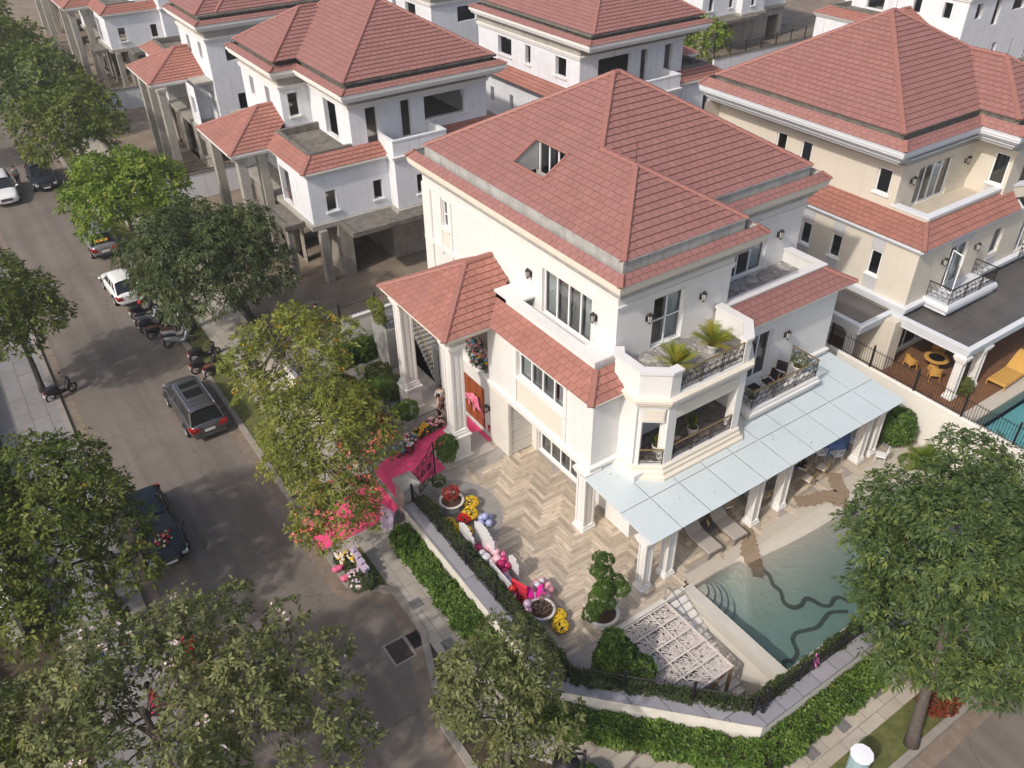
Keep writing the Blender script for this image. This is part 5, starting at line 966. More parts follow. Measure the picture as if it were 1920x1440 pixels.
def tree(label, base, blobs, lm, size=.26, dens=1.0, trunk_r=.16, trunk_top=None, seed=1, n=6, bark=None, grp='street trees', flowers=None, name='tree', fill=.22, wid=.36, droop=.25, core=True, vb=.0, spread=.9):
    """blobs: (x, y, z, rx, rz) in world coordinates"""
    rs = np.random.RandomState(seed); t = thing(name, base, label, 'tree', grp); B = np.array(base); Cs = []; Ds = []; vs = []
    bl = np.array(blobs, float)
    for i, (x, y, z, rx, rz) in enumerate(bl):
        area = 4 * 3.14 * rx * rx * .85; N = int(area * 12.5 * dens / (size / .26) ** 2); d = rs.randn(N, 3); d /= np.linalg.norm(d, axis=1)[:, None]; d = d[(d[:, 2] > -.45)]
        lump = 1 + .13 * np.sin(d[:, 0] * 5 + i) * np.sin(d[:, 1] * 6 + i * 2) + .10 * np.sin(d[:, 2] * 9 + d[:, 0] * 7 + i); rad = lump * (1 - np.abs(rs.randn(len(d))) * fill)
        p = np.array([x, y, z]) + d * rad[:, None] * np.array([rx, rx, rz]); keep = np.ones(len(p), bool)
        for j, (a, b, c, e, f) in enumerate(bl):
            if j != i: keep &= (((p - np.array([a, b, c])) / np.array([e, e, f])) ** 2).sum(1) > .5
        p = p[keep]; d = d[keep]; rad = rad[keep]; Cs.append(p - B); Ds.append(d * .8 + rs.randn(len(d), 3) * .3 + np.array([0, 0, .45])); vs.append(np.clip(.44 + vb + (i % 3 - 1) * .07 + .16 * np.sin(p[:, 0] * 2.1 + p[:, 1] * 1.7 + i) * np.sin(p[:, 2] * 2 + p[:, 1]) + rs.randn(len(p)) * .10 + (rs.rand(len(p)) > .93) * .3, .03, 1))
    C = np.concatenate(Cs); D = np.concatenate(Ds); v = np.concatenate(vs); me = leaves_mesh('crown', C, D, lm, v, n, size, wid, droop, spread, rs); cr_ = link(me, 'crown', t)
    m = MB(); tt = trunk_top or (base[0] + .1, base[1], bl[:, 2].mean() - .3); limbs(m, base, tt, [tuple(b[:3]) for b in bl], trunk_r, rs); m.build('trunk', bark or BARK, t, smooth=True)
    if flowers:
        fm, cnt, fs, sel = flowers; idx = rs.permutation(len(C)); idx = [i for i in idx if sel(C[i] + B)][:cnt]; P = []; DD = []
        for i in idx:
            for _ in range(4): P.append(C[i] + rs.randn(3) * .11 + np.array([0, 0, .12])); DD.append(D[i] + rs.randn(3) * .5 + np.array([0, 0, .5]))
        if P: link(leaves_mesh('blossom', np.array(P), np.array(DD), fm, np.full(len(P), .5), 5, fs, .7, .1, .8, rs), 'blossom', cr_)
    return t
def blobset(cx, cy, cz, R_, H_, n, seed, rb=(.36, .5)):
    """lumps spread over an ellipsoid crown of half-width R_ and half-height H_"""
    rs = np.random.RandomState(seed); out = []
    for i in range(n):
        zz = 1 - 1.75 * (i + .5) / n; a = i * 2.39996 + rs.rand() * .5; q = math.sqrt(max(.0, 1 - zz * zz * .9)); k = .70 + rs.randn() * .07; rr = R_ * (rb[0] + (rb[1] - rb[0]) * rs.rand())
        out.append((cx + R_ * k * q * math.cos(a), cy + R_ * k * q * math.sin(a), cz + H_ * k * zz, rr, rr * .78))
    return out
FLW = leaf_mat('pale pink blossom', (.5, .36, .36), (.68, .55, .55), (.8, .7, .7), .15); FLR = leaf_mat('coral red blossom', (.5, .09, .07), (.68, .16, .13), (.8, .3, .25), .15); FLO = leaf_mat('yellowing leaves', (.4, .22, .02), (.5, .3, .03), (.6, .4, .05), .2)
allp = lambda p: True
tree('big dark green tree hanging over the pool edge at the right, trunk in the lawn', (19.95, 5.5, .1), blobset(23.4, 7.5, 5.2, 4.0, 3.5, 30, 3, (.22, .36)) + [(20.3, 7.4, 3.5, 1.15, .8), (21.2, 5.2, 3.6, 1.1, .8), (22.6, 4.7, 3.7, 1.3, .9), (24.2, 4.9, 3.9, 1.3, .9), (26.2, 9.6, 7.0, 1.4, 1.0), (27.2, 8.3, 6.2, 1.5, 1.1), (22.0, 9.4, 2.9, 1.0, .7), (26.0, 5.6, 4.6, 1.2, .9), (20.9, 6.1, 3.0, 1.0, .65), (21.9, 5.0, 2.7, 1.1, .7), (23.1, 4.7, 2.8, 1.2, .75), (20.0, 7.0, 2.9, .8, .55)], LEAF['deep'], .235, 1.35, .19, (20.9, 6.5, 5.0), 11, 7, wid=.30, droop=.35, vb=.06, fill=.3)
tree('round olive green tree at the bottom centre over the kerb, beside the white wall', (8.1, 12.6, .1), blobset(8.0, 12.7, 4.5, 2.15, 2.2, 16, 5, (.32, .44)), LEAF['olive'], .22, 1.0, .12, None, 12, 6, wid=.33, vb=-.03)
tree('wide mid green tree at the left edge covering the black wedding car', (-1.0, 27.3, .1), blobset(-2.2, 27.7, 5.2, 4.0, 2.6, 26, 7, (.22, .36)) + [(-3.4, 24.0, 4.3, 1.3, .9), (-1.6, 23.2, 4.2, 1.0, .8), (.2, 24.4, 4.3, .9, .7), (-4.5, 30.5, 5.5, 1.5, 1.0)], LEAF['mid'], .23, 1.05, .2, None, 13, 6, flowers=(FLO, 16, .08, allp))
tree('large flowering olive tree in the bottom left corner with pale pink blossoms', (-1.2, 18.4, .1), blobset(-.6, 17.4, 5.0, 4.4, 2.2, 30, 9, (.18, .27)) + blobset(1.5, 15.1, 4.3, 2.9, 1.7, 18, 10, (.17, .26)) + [(3.4, 18.8, 5.0, .45, .4), (4.1, 17.2, 4.7, .5, .4), (4.2, 15.6, 4.4, .55, .4), (3.9, 14.0, 4.2, .6, .45), (2.4, 20.3, 5.3, .45, .4)] + blobset(-3.8, 19.2, 4.6, 2.4, 1.8, 9, 14, (.34, .44)) + [(3.4, 16.4, 5.4, .9, .6), (3.6, 18.6, 5.2, .7, .5), (2.6, 20.2, 5.2, .6, .5), (4.6, 17.0, 4.8, .6, .5)], LEAF['olive'], .225, .85, .13, None, 14, 6, bark=BARKL, flowers=(FLW, 38, .085, allp), vb=.02)
tree('green tree at the left edge with a thin bare trunk by a parked motorbike', (-.7, 44.9, .1), blobset(-1.2, 44.8, 5.4, 3.3, 3.0, 18, 15, (.32, .42)), LEAF['mid'], .24, 1.1, .14, None, 15, 6, vb=.04)
tree('large dusky grey-green tree over the row of parked scooters', (8.1, 46.5, .1), blobset(9.2, 44.6, 5.4, 4.3, 3.2, 26, 17, (.28, .38)) + [(13.0, 43.4, 5.0, .9, .6), (12.3, 41.6, 4.4, 1.0, .7), (6.8, 41.6, 4.2, 1.1, 1.0)], LEAF['grey'], .27, 1.15, .19, None, 16, 7, wid=.30, droop=.5)
tree('bright yellow-green bushy tree over the silver estate car', (8.0, 58.5, .1), blobset(8.2, 56.9, 5.0, 3.9, 2.8, 20, 19, (.32, .42)), LEAF['bright'], .34, 1.15, .17, None, 17, 6, vb=.02)
tree('dark green tree behind the parked black car, at the upper left', (8.1, 73.5, .1), blobset(8.0, 73.6, 5.3, 4.3, 3.2, 18, 21, (.34, .44)), LEAF['mid'], .42, .75, .18, None, 18, 6)
tree('dark leafy tree near the top left, in front of the far concrete columns', (8.0, 88.0, .1), blobset(7.6, 87.5, 5.2, 4.7, 3.4, 18, 23, (.36, .46)), LEAF['deep'], .5, .8, .18, None, 19, 6, vb=.15)
tree('tree in the top left corner, right of the road', (6.6, 102.0, .1), blobset(6.4, 102.0, 5.4, 4.4, 3.4, 16, 25, (.36, .46)), LEAF['mid'], .55, .8, .18, None, 20, 6)
tree('farthest tree in the top left corner of the street', (6.0, 120.0, .1), blobset(5.5, 119.0, 5.2, 4.6, 3.4, 14, 27, (.36, .46)), LEAF['mid'], .6, .7, .18, None, 21, 6)
tree('small tree at the left edge beyond the white car', (-1.5, 82.0, .1), blobset(-1.2, 84.0, 4.8, 3.0, 2.2, 9, 28, (.36, .46)), LEAF['mid'], .45, .7, .14, None, 27, 6)
tree('sparse yellowing tree beside the minivan with bare twigs showing', (8.0, 33.6, .1), blobset(9.4, 32.6, 5.0, 3.5, 2.2, 26, 29, (.18, .27)) + [(12.6, 33.2, 5.2, .8, .6), (12.0, 34.6, 5.4, .7, .5), (11.0, 36.0, 5.4, .8, .6)], LEAF['lime'], .24, .62, .14, None, 22, 6, bark=BARKL, vb=-.05, flowers=(FLO, 20, .12, allp))
tree('yellow-green tree at the carpet entrance with coral red blossoms low on it', (8.0, 27.6, .1), blobset(8.6, 27.0, 4.9, 3.1, 2.1, 22, 31, (.26, .36)) + blobset(7.5, 23.7, 3.7, 2.0, 1.6, 15, 33, (.30, .40)), LEAF['lime'], .21, 1.0, .14, None, 23, 6, bark=BARKL, flowers=(FLR, 60, .09, lambda p: p[1] < 25.0 and p[2] > 3.4), vb=-.08, wid=.3)
tree('small green tree behind the unfinished villa near the top, left of the grey wall', (70.5, 68, .1), blobset(70.5, 67.5, 3.5, 3.2, 2.6, 8, 35, (.36, .46)), LEAF['bright'], .55, .7, .14, None, 24, 6)
tree('scrubby plant tree by the grey wall behind the roofs at the top right', (55, 50.5, .1), blobset(54.8, 50.3, 3.4, 1.6, 1.5, 6, 37, (.36, .46)), LEAF['lime'], .4, .7, .08, None, 25, 6)
# dark round leaf mass in the shade of the grey-green tree
def foliage(name, label, cat, shapes, lm, size=.1, dens=120, seed=1, grp=None, parent=None, n=5, up=.3, vb=0, wid=.45, part='foliage', flat_=False, droop=.15):
    """clipped or bushy foliage on ellipsoids (x,y,z,rx,ry,rz) or boxes ('b',x0,y0,z0,x1,y1,z1)"""
    rs = np.random.RandomState(seed); Cs = []; Ds = []
    for s_ in shapes:
        if s_[0] == 'q':    # prism strip: path p->q, width, z0, z1
            (_, p, q, w_, z0, z1) = s_; p = np.array(p); q = np.array(q); L = np.linalg.norm(q - p); d = (q - p) / L; nn = np.array([-d[1], d[0]]); A = [(L * w_, 't'), (L * (z1 - z0), 'l'), (L * (z1 - z0), 'r')]
            for ar, k in A:
                N = int(ar * dens); u = rs.rand(N) * L; bump_ = 1 + .16 * np.sin(u * 4.1 + p[0]) + .12 * np.sin(u * 9.7) + .1 * np.sin(u * 1.7)
                if k == 't': a = (rs.rand(N) - .5) * w_ * bump_; z = z1 - (1 - bump_) * .25 - np.abs(a / w_) ** 2 * .25 * (z1 - z0) + rs.randn(N) * .04; dd = np.tile([0, 0, 1.], (N, 1))
                else: sg = 1 if k == 'l' else -1; a = sg * w_ * .5 * bump_ + rs.randn(N) * .03; z = z0 + rs.rand(N) * (z1 - z0) * .95; dd = np.tile([nn[0] * sg, nn[1] * sg, .4], (N, 1))
                xy = p[None] + d[None] * u[:, None] + nn[None] * a[:, None]; Cs.append(np.column_stack([xy, z])); Ds.append(dd + rs.randn(N, 3) * .4)
        else:
            x, y, z, rx, ry, rz = s_; N = int(4 * 3.14 * ((rx * ry * rz) ** (2 / 3)) * dens); d = rs.randn(N, 3); d /= np.linalg.norm(d, axis=1)[:, None]; d = d[d[:, 2] > -.6]; r_ = 1 + .1 * np.sin(d[:, 0] * 7 + x) * np.sin(d[:, 1] * 6) - np.abs(rs.randn(len(d))) * .07
            Cs.append(np.array([x, y, z]) + d * r_[:, None] * np.array([rx, ry, rz])); Ds.append(d + rs.randn(len(d), 3) * .35 + np.array([0, 0, up]))
    C = np.concatenate(Cs); D = np.concatenate(Ds); v = np.clip(.45 + vb + .2 * np.sin(C[:, 0] * 3.1 + C[:, 2] * 2) * np.sin(C[:, 1] * 2.7) + rs.randn(len(C)) * .15, 0, 1)
    if parent is None: b = (float(C[:, 0].mean()), float(C[:, 1].mean()), float(C[:, 2].min())); t = thing(name, b, label, cat, grp); o = b
    else: t = parent; o = OFF[parent.name]
    link(leaves_mesh(part, C - np.array(o)[None], D, lm, v, n, size, wid, droop, .9, rs), part, t); return t
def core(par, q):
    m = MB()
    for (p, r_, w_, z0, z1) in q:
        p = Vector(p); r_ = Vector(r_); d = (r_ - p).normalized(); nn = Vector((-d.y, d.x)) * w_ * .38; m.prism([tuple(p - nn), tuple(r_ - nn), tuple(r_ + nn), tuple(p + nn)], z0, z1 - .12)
    m.build('dark_core', mat('hedge branches', (.03, .028, .015), .95, var=.4, vs=8), par)  # solid dark filler standing for the shaded inside of the hedge
HO = [((10.1, 24.0), (10.1, 13.4)), ((10.1, 13.4), (15.1, 7.95)), ((15.1, 7.95), (33, 7.95))]
for (p, q), lb, d_ in zip(HO, ('bright green hedge outside the white garden wall along the street side', 'bright green hedge outside the wall across the clipped corner', 'bright green hedge outside the wall along the front sidewalk'), (210, 210, 190)):
    h = foliage('hedge', lb, 'hedge', [('q', p, q, .75, .1, .9)], LEAF['hedge'], .15, d_ * .75, 31 + len(lb), 'outer hedges'); core(h, [(p, q, .85, .1, .95)])
HI = [((11.4, 24.4), (11.4, 13.7), .5, 1.6, 'dark clipped hedge inside the wall behind the balloons'), ((11.35, 13.5), (15.6, 9.15),   .4, 1.7, 'dark hedge behind the black fence at the clipped corner'), ((15.9, 9.1), (33, 9.1), .4, 1.6, 'dark hedge between the pool and the front wall')]
for p, q, w_, z1, lb in HI: h = foliage('hedge', lb, 'hedge', [('q', p, q, w_ * 1.15, .5, z1)], LEAF['box'], .11, 360, 41 + len(lb), 'inner hedges', vb=.1); core(h, [(p, q, w_, .5, z1)])
h = foliage('hedge', 'short dark box hedge against the side wall behind the porch', 'hedge', [('q', (13.2, 37.2), (16.6, 37.2), .9, .5, 1.5)], LEAF['hedge'], .12, 220, 51, None, vb=-.2); core(h, [((13.2, 37.2), (16.6, 37.2), .9, .5, 1.5)])
POT = mat('white ceramic pot', (.62, .6, .57), .45, var=.08, vs=6); POTG = mat('grey stone planter', (.42, .40, .38), .7, var=.15, vs=8)
def pot(par, x, y, z, r_, h_, m=None, urn=False, name='pot'):
    b = MB()
    if urn: b.lathe([(0, 0), (r_ * .62, 0), (r_ * .62, .08), (r_ * .48, .12), (r_ * .42, h_ * .35), (r_ * .8, h_ * .62), (r_ * .98, h_ * .82), (r_ * .92, h_ * .86), (r_ * 1.08, h_ * .9), (r_ * 1.1, h_), (r_ * .9, h_), (r_ * .86, h_ * .9), (0, h_ * .9)], (x, y, z), 28)
    else: b.lathe([(0, 0), (r_ * .62, 0), (r_ * .68, h_ * .1), (r_ * .95, h_ * .85), (r_, h_ * .88), (r_, h_), (r_ * .86, h_), (r_ * .84, h_ * .92), (0, h_ * .92)], (x, y, z), 18)
    o = b.build(name, m or POT, par, smooth=True); s_ = MB(); s_.lathe([(r_ * .87, h_ * .93 + .01), (r_ * .4, h_ * .95 + .02), (0, h_ * .97 + .02)], (x, y, z), 16); s_.build('soil', mat('potting soil', (.07, .035, .022), .95, var=.35, vs=12, bump=.5), o); return o
def potted(label, x, y, z, r_, h_, shapes, lm, size=.1, dens=150, seed=3, grp='potted plants around the entrance', urn=False, m=None, vb=0, stem=None, cat='plant', name='potted_plant', n=5, wid=.45):
    t = thing(name, (x, y, z), label, cat, grp); pot(t, x, y, z, r_, h_, m, urn)
    if shapes: foliage('', '', '', shapes, lm, size, dens, seed, parent=t, vb=vb, n=n, wid=wid)
    if stem: s_ = MB(); [s_.path(p, r2, 6) for p, r2 in stem]; s_.build('stem', BARKL, t, smooth=True)
    return t
potted('leafy green shrub in a white pot at the foot of the nearer porch column', 14.15, 26.6, .58, .26, .5, [(14.15, 26.6, 1.65, .5, .5, .55), (14.0, 26.4, 1.4, .4, .4, .4)], LEAF['hedge'], .12, 130, 3)
potted('leafy green shrub in a white pot beside the farther porch column', 14.0, 30.2, .5, .26, .5, [(14.0, 30.2, 1.55, .55, .55, .5), (13.8, 30.5, 1.4, .4, .4, .4)], LEAF['hedge'], .12, 130, 4)
def palm(label, x, y, z, h_, n, lm, seed, r_=.25, ph=.4, grp=None, m=None, arch=.5, vb=0., name='potted_palm'):
    rs = random.Random(seed); t = thing(name, (x, y, z), label, 'palm', grp)
    if ph: pot(t, x, y, z, r_, ph, m)
    M_ = MB(); vals = []
    for i in range(n):
        a = rs.random() * 6.28; L = h_ * rs.uniform(.75, 1.1); el = rs.uniform(.55, 1.45); pts = []; c = Vector((x, y, z + ph * .9)); d = Vector((math.cos(a) * math.cos(el), math.sin(a) * math.cos(el), math.sin(el))); vv = min(1, max(0, rs.gauss(.35 + vb, .2)))
        for k in range(8): pts.append(c.copy()); c = c + d * (L / 7); d = (d + Vector((0, 0, -arch * .25))).normalized()
        for k in range(1, 7):
            p = pts[k]; dr = (pts[k + 1] - pts[k - 1]).normalized(); sd_ = dr.cross(Vector((0, 0, 1))).normalized(); ll = L * .3 * math.sin(math.pi * (k + 1.2) / 9)
            for s_ in (-1, 1):
                for q in (0, .5):
                    b0 = p + (pts[k + 1] - p) * q; tip = b0 + sd_ * (s_ * ll) + dr * ll * .7 + Vector((0, 0, -.15 * ll)); M_.face([b0 - dr * .02, b0 + dr * .035, tip]); vals.append(vv)
    o = M_.build('fronds', lm, t); at = o.data.attributes.new('v', 'FLOAT', 'FACE'); at.data.foreach_set('value', vals)
    return t
palm('potted palm on the upper bay terrace, left of the two beside the railing', 20.35, 18.75, 7.9, .95, 34, LEAF['palm'], 5, grp='palms on the upper terrace', vb=.08)
palm('potted palm on the upper bay terrace, right of the two and yellower at its base', 22.5, 18.9, 7.9, 1.0, 36, LEAF['palm'], 6, grp='palms on the upper terrace', vb=.15)
palm('dark green palm in a tall grey pot left of the porch columns', 13.3, 32.2, .5, 1.25, 40, LEAF['hedge'], 7, .34, .85, m=POTG)
palm('clump of tall grass by the white dividing wall at the pool end', 32.6, 13.7, .49, 1.0, 50, LEAF['bright'], 8, .2, 0, name='grass_clump')
def spiky(label, x, y, z, h_, n, lm, seed, r_=.24, ph=.4, grp=None, tilt=.35, name='potted_plant', m=None, wd=.05):
    rs = random.Random(seed); t = thing(name, (x, y, z), label, 'plant', grp)
    if ph: pot(t, x, y, z, r_, ph, m)
    M_ = MB(); vals = []
    for i in range(n):
        a = rs.random() * 6.28; e = rs.uniform(.1, tilt * 2); d = Vector((math.cos(a) * math.sin(e), math.sin(a) * math.sin(e), math.cos(e))); L = h_ * rs.uniform(.6, 1); b = Vector((x, y, z + ph * .93)) + Vector((rs.uniform(-.1, .1), rs.uniform(-.1, .1), 0)); s_ = d.cross(Vector((0, 0, 1))).normalized() * wd
        M_.face([b - s_ * .6, b + s_ * .6, b + d * L * .6 + s_, b + d * L, b + d * L * .6 - s_]); vals.append(min(1, max(0, rs.gauss(.5, .2))))
    o = M_.build('leaves', lm, t); at = o.data.attributes.new('v', 'FLOAT', 'FACE'); at.data.foreach_set('value', vals); return t
spiky('spiky snake plant in a pot in the loggia, right of centre', 21.6, 18.5, 4.28, .8, 30, LEAF['mid'], 3, grp='snake plants in the loggia')
spiky('spiky snake plant in a pot in the loggia, behind the white corner post', 19.6, 18.5, 4.28, .7, 24, LEAF['mid'], 4, grp='snake plants in the loggia')
# bonsai and garden shrubs
potted('cloud pruned bonsai tree with tiered crown in a wide white urn beside the stair pit', 14.3, 15.3, .5, .6, .62, [(14.0, 15.2, 2.25, .42, .38, .22), (13.65, 15.0, 2.1, .34, .3, .16), (14.5, 15.4, 2.3, .42, .38, .24), (14.95, 15.4, 2.35, .34, .3, .2), (14.6, 15.7, 2.75, .36, .34, .24), (14.35, 15.75, 3.05, .3, .3, .2), (14.8, 15.9, 3.15, .34, .3, .22), (14.25, 15.0, 2.05, .3, .3, .16), (13.4, 14.9, 2.1, .36, .32, .18), (14.95, 15.1, 2.2, .36, .3, .2), (14.2, 15.3, 2.5, .36, .34, .22), (14.6, 16.0, 3.35, .26, .26, .16)], LEAF['hedge'], .07, 420, 8, None, True, stem=[([(14.3, 15.3, 1.0), (14.1, 15.25, 1.5), (14.4, 15.5, 2.0), (14.5, 15.75, 2.6)], [.1, .08, .06, .03])], vb=-.12, name='bonsai_tree', cat='bonsai')
foliage('conical_shrub', 'dark cone shaped shrub inside the corner fence by the lattice cover', 'shrub', [(13.25, 13.2, 1.1, .95, .8, .7), (13.2, 13.3, 1.7, .65, .6, .6), (13.15, 13.4, 2.3, .38, .38, .55), (13.7, 12.6, 1.0, .7, .6, .5)], LEAF['hedge'], .12, 170, 61, None, vb=-.2)
foliage('round_shrub', 'round glossy shrub against the white dividing wall at the end of the canopy', 'shrub', [(32.8, 15.7, 1.35, .95, .95, .95)], LEAF['hedge'], .15, 110, 62, None, vb=-.12, n=6)
foliage('round_shrub', 'small low round shrub next to the grass clump by the pool end', 'shrub', [(31.9, 14.1, .7, .45, .45, .35)], LEAF['bright'], .08, 200, 63, None)
for i, (x, y, r_, lb) in enumerate(((13.2, 33.6, .7, 'loose green bush behind the tall grey palm pot'), (14.4, 33.0, .8, 'leafy bush left of the farther porch column'), (14.6, 34.6, .7, 'green bush in front of the outside stair'), (12.4, 34.5, .8, 'dark bush near the box hedge by the side wall'), (12.2, 32.0, .6, 'low bush just behind the open far gate'))): foliage('bush', lb, 'bush', [(x, y, .5 + r_ * .7, r_, r_, r_ * .8)], LEAF['mid'], .14, 100, 70 + i, 'bushes in the entrance garden')
foliage('climbing_plant', 'leafy plant spilling over the landing rail behind the porch', 'plant', [(15.6, 36.2, 4.1, .3, .7, .35), (15.5, 35.6, 3.7, .25, .4, .4)], LEAF['lime'], .12, 150, 77)
for i, (x, y, r_, lb) in enumerate(((9.6, 10.6, .8, 'leafy planting at the bottom edge, left of the street lamp'), (10.6, 9.4, .8, 'leafy planting at the bottom edge under the lamp head'), (11.9, 8.2, .8, 'leafy planting right of the street lamp at the bottom edge'))): foliage('planting', lb, 'bush', [(x, y, .5, r_, r_, .5), (x + .5, y - .5, .4, r_ * .7, r_ * .7, .4)], LEAF['hedge'], .16, 90, 80 + i, 'corner planting')
foliage('ground_plants', 'dark undergrowth in the garden behind the white wall across the street', 'plants', [(-6.5, 20, .6, 2.0, 3.5, 1.2), (-8, 26, .6, 2, 3, 1.0), (-6, 14, .6, 2, 3, 1.2), (-7, 33, .6, 2, 3, 1.0)], LEAF['mid'], .3, 20, 84)

for V_ in foliage_later: foliage('', '', '', [(20.35, 27.7, 12.35, .3, .35, .3)], LEAF['lime'], .14, 130, 99, parent=V_, part='skylight_plant')
# ------------------------------------------------------------ vehicles
TYRE = mat('tyre rubber', (.018, .018, .018), .85, var=.2); RIM = mat('alloy rim', (.38, .39, .4), .3, .8, var=.1); CGL = mat('tinted car glass', (.012, .014, .016), .06, var=.05, spec=.7); CHR = mat('chrome trim', (.55, .56, .58), .18, .9, var=.02)
TAILR = mat('red tail lamp', (.35, .01, .012), .2, var=.05, spec=.6); HEADL = mat('headlamp glass', (.55, .57, .6), .12, .3, var=.05); PLATE = mat('pale number plate', (.62, .62, .6), .5, var=.05); BLKP = mat('black plastic', (.02, .02, .021), .6, var=.15)
def paint(name, c, metal=.3): return mat(name, c, .26, metal, var=.03, spec=.6)
def car(label, x, y, rz, L, W_, H_, pm, kind='suv', rails=False, roofglass=False):
    t = thing('parked_car', (x, y, 0), label, 'car', 'cars parked along the street', R(rz)); h = L / 2; w_ = W_ / 2
    # body lower loft: stations (x, half width, belt z, floor z)
    hood = H_ * (.60 if kind != 'sedan' else .62); deck = H_ * (.62 if kind != 'sedan' else .66)
    S = [(-h, w_ * .80, deck * .80, .42), (-h + .08, w_ * .90, deck * .93, .32), (-h + .3, w_ * .97, deck * 1.0, .24), (-h * .45, w_, deck * 1.02, .22), (0, w_, deck * 1.0, .22), (h * .42, w_, hood * 1.02, .22), (h * .66, w_ * .97, hood * .97, .24), (h - .3, w_ * .91, hood * .90, .26), (h - .1, w_ * .80, hood * .80, .30), (h, w_ * .66, hood * .66, .38)]
    sec = lambda x_, ww, zb, zf: [(x_, -ww * .8, zf), (x_, -ww * .97, zf + .1), (x_, -ww, zf + (zb - zf) * .45), (x_, -ww * .975, zf + (zb - zf) * .8), (x_, -ww * .88, zb), (x_, -ww * .4, zb + .035), (x_, ww * .4, zb + .035), (x_, ww * .88, zb), (x_, ww * .975, zf + (zb - zf) * .8), (x_, ww, zf + (zb - zf) * .45), (x_, ww * .97, zf + .1), (x_, ww * .8, zf)]
    V = []; F = []; n = 12
    for s_ in S: V += sec(*s_)
    for i in range(len(S) - 1):
        for k in range(n): F.append((i * n + k, i * n + (k + 1) % n, (i + 1) * n + (k + 1) % n, (i + 1) * n + k))
    F += [tuple(range(n))[::-1], tuple(range((len(S) - 1) * n, len(S) * n))]
    b = MB(); b.idx(V, F); bo = b.build('body', pm, t, True, smooth=True, merge=True); md = bo.modifiers.new('s', 'SUBSURF'); md.levels = 1; md.render_levels = 2
    # cabin: glass loft plus roof panel and pillars
    zr = H_ - .03; rr = {'suv': (-h + .30, -h + .62, h * .14, h * .46), 'van': (-h + .14, -h + .42, h * .30, h * .70), 'sedan': (-h * .72, -h * .36, h * .12, h * .44), 'hatch': (-h + .22, -h + .85, h * .12, h * .50)}[kind]
    xb, xt, xf, xh = rr; zb = deck * .97; zh = hood * .97; wb = w_ * .885; wt = w_ * .70
    G = [[(xb, -wb * .93, zb), (xb, wb * .93, zb), (xt, wt * .95, zr - .07), (xt, -wt * .95, zr - .07)], [(xh, wb * .95, zh), (xh, -wb * .95, zh), (xf, -wt, zr - .06), (xf, wt, zr - .06)],
         [(xb, wb * .93, zb), (xh, wb * .95, zh), (xf, wt, zr - .06), (xt, wt * .95, zr - .07)], [(xh, -wb * .95, zh), (xb, -wb * .93, zb), (xt, -wt * .95, zr - .07), (xf, -wt, zr - .06)]]
    g = MB(); [g.face(f) for f in G]; g.build('windows', CGL, t, True)
    rf = MB(); P = [(xt - .06, wt * .90), (xt + .15, wt * .97), (xf - .1, wt * 1.0), (xf + .07, wt * .93)]
    V = []; F = []
    for x_, ww in P: V += [(x_, -ww - .02, zr - .09), (x_, -ww * .92, zr - .01), (x_, -ww * .5, zr + .025), (x_, ww * .5, zr + .025), (x_, ww * .92, zr - .01), (x_, ww + .02, zr - .09)]
    for i in range(3):
        for k in range(5): F.append((i * 6 + k, (i + 1) * 6 + k, (i + 1) * 6 + k + 1, i * 6 + k + 1))
    rf.idx(V, F); rf.build('roof', pm, t, True, smooth=True)
    p = MB()
    for s_ in (-1, 1):
        p.path([(xb, s_ * wb * .94, zb - .02), (xt, s_ * wt * .97, zr - .06)], .05, 5); p.path([(xh, s_ * wb * .96, zh - .02), (xf, s_ * wt * 1.01, zr - .05)], .035, 5)
        for q in (.36, .66): a = xb + (xh - xb) * q; c = xt + (xf - xt) * q; p.path([(a, s_ * wb * .965, zb), (c, s_ * wt * 1.0, zr - .06)], .022, 4)
        p.path([(xb, s_ * wb * .95, zb + .0), (xh, s_ * wb * .97, zh + .0)], .018, 4)
    p.build('pillars', pm if kind in ('van', 'hatch') else BLKP, t, True)
    for s_ in (-1, 1):
        m = MB(); m.ball((h * .44, s_ * (w_ + .1), hood * 1.12), .11, 8, 5, .7); m.path([(h * .42, s_ * w_ * .92, hood), (h * .44, s_ * (w_ + .05), hood * 1.08)], .025, 4); m.build('wing_mirror', pm, t, True)
        m = MB(); m.idx([(-h + .02, s_ * w_ * .50, deck * .78), (-h - .01, s_ * w_ * .50, deck * .62), (-h + .03, s_ * w_ * .86, deck * .62), (-h + .26, s_ * w_ * .985, deck * .76), (-h + .24, s_ * w_ * .96, deck * .92), (-h + .03, s_ * w_ * .80, deck * .88)], [(0, 1, 2, 3, 4, 5)] if s_ < 0 else [(5, 4, 3, 2, 1, 0)]); m.tube((-h - .01, s_ * w_ * .72, deck * .74), (-h + .12, s_ * w_ * .74, deck * .78), .1, .1, 8); m.box(-h + .01, s_ * w_ * .55, deck * .64, -h + .2, s_ * w_ * .93, deck * .86); m.build('tail_lamp', TAILR, t, True)
        m = MB(); m.idx([(h - .02, s_ * w_ * .42, hood * .66), (h - .02, s_ * w_ * .42, hood * .52), (h - .1, s_ * w_ * .78, hood * .54), (h - .42, s_ * w_ * .94, hood * .70), (h - .40, s_ * w_ * .92, hood * .82), (h - .1, s_ * w_ * .66, hood * .74)], [(0, 1, 2, 3, 4, 5)]); m.box(h - .28, s_ * w_ * .55, hood * .58, h - .03, s_ * w_ * .84, hood * .72); m.build('headlight', HEADL, t, True)
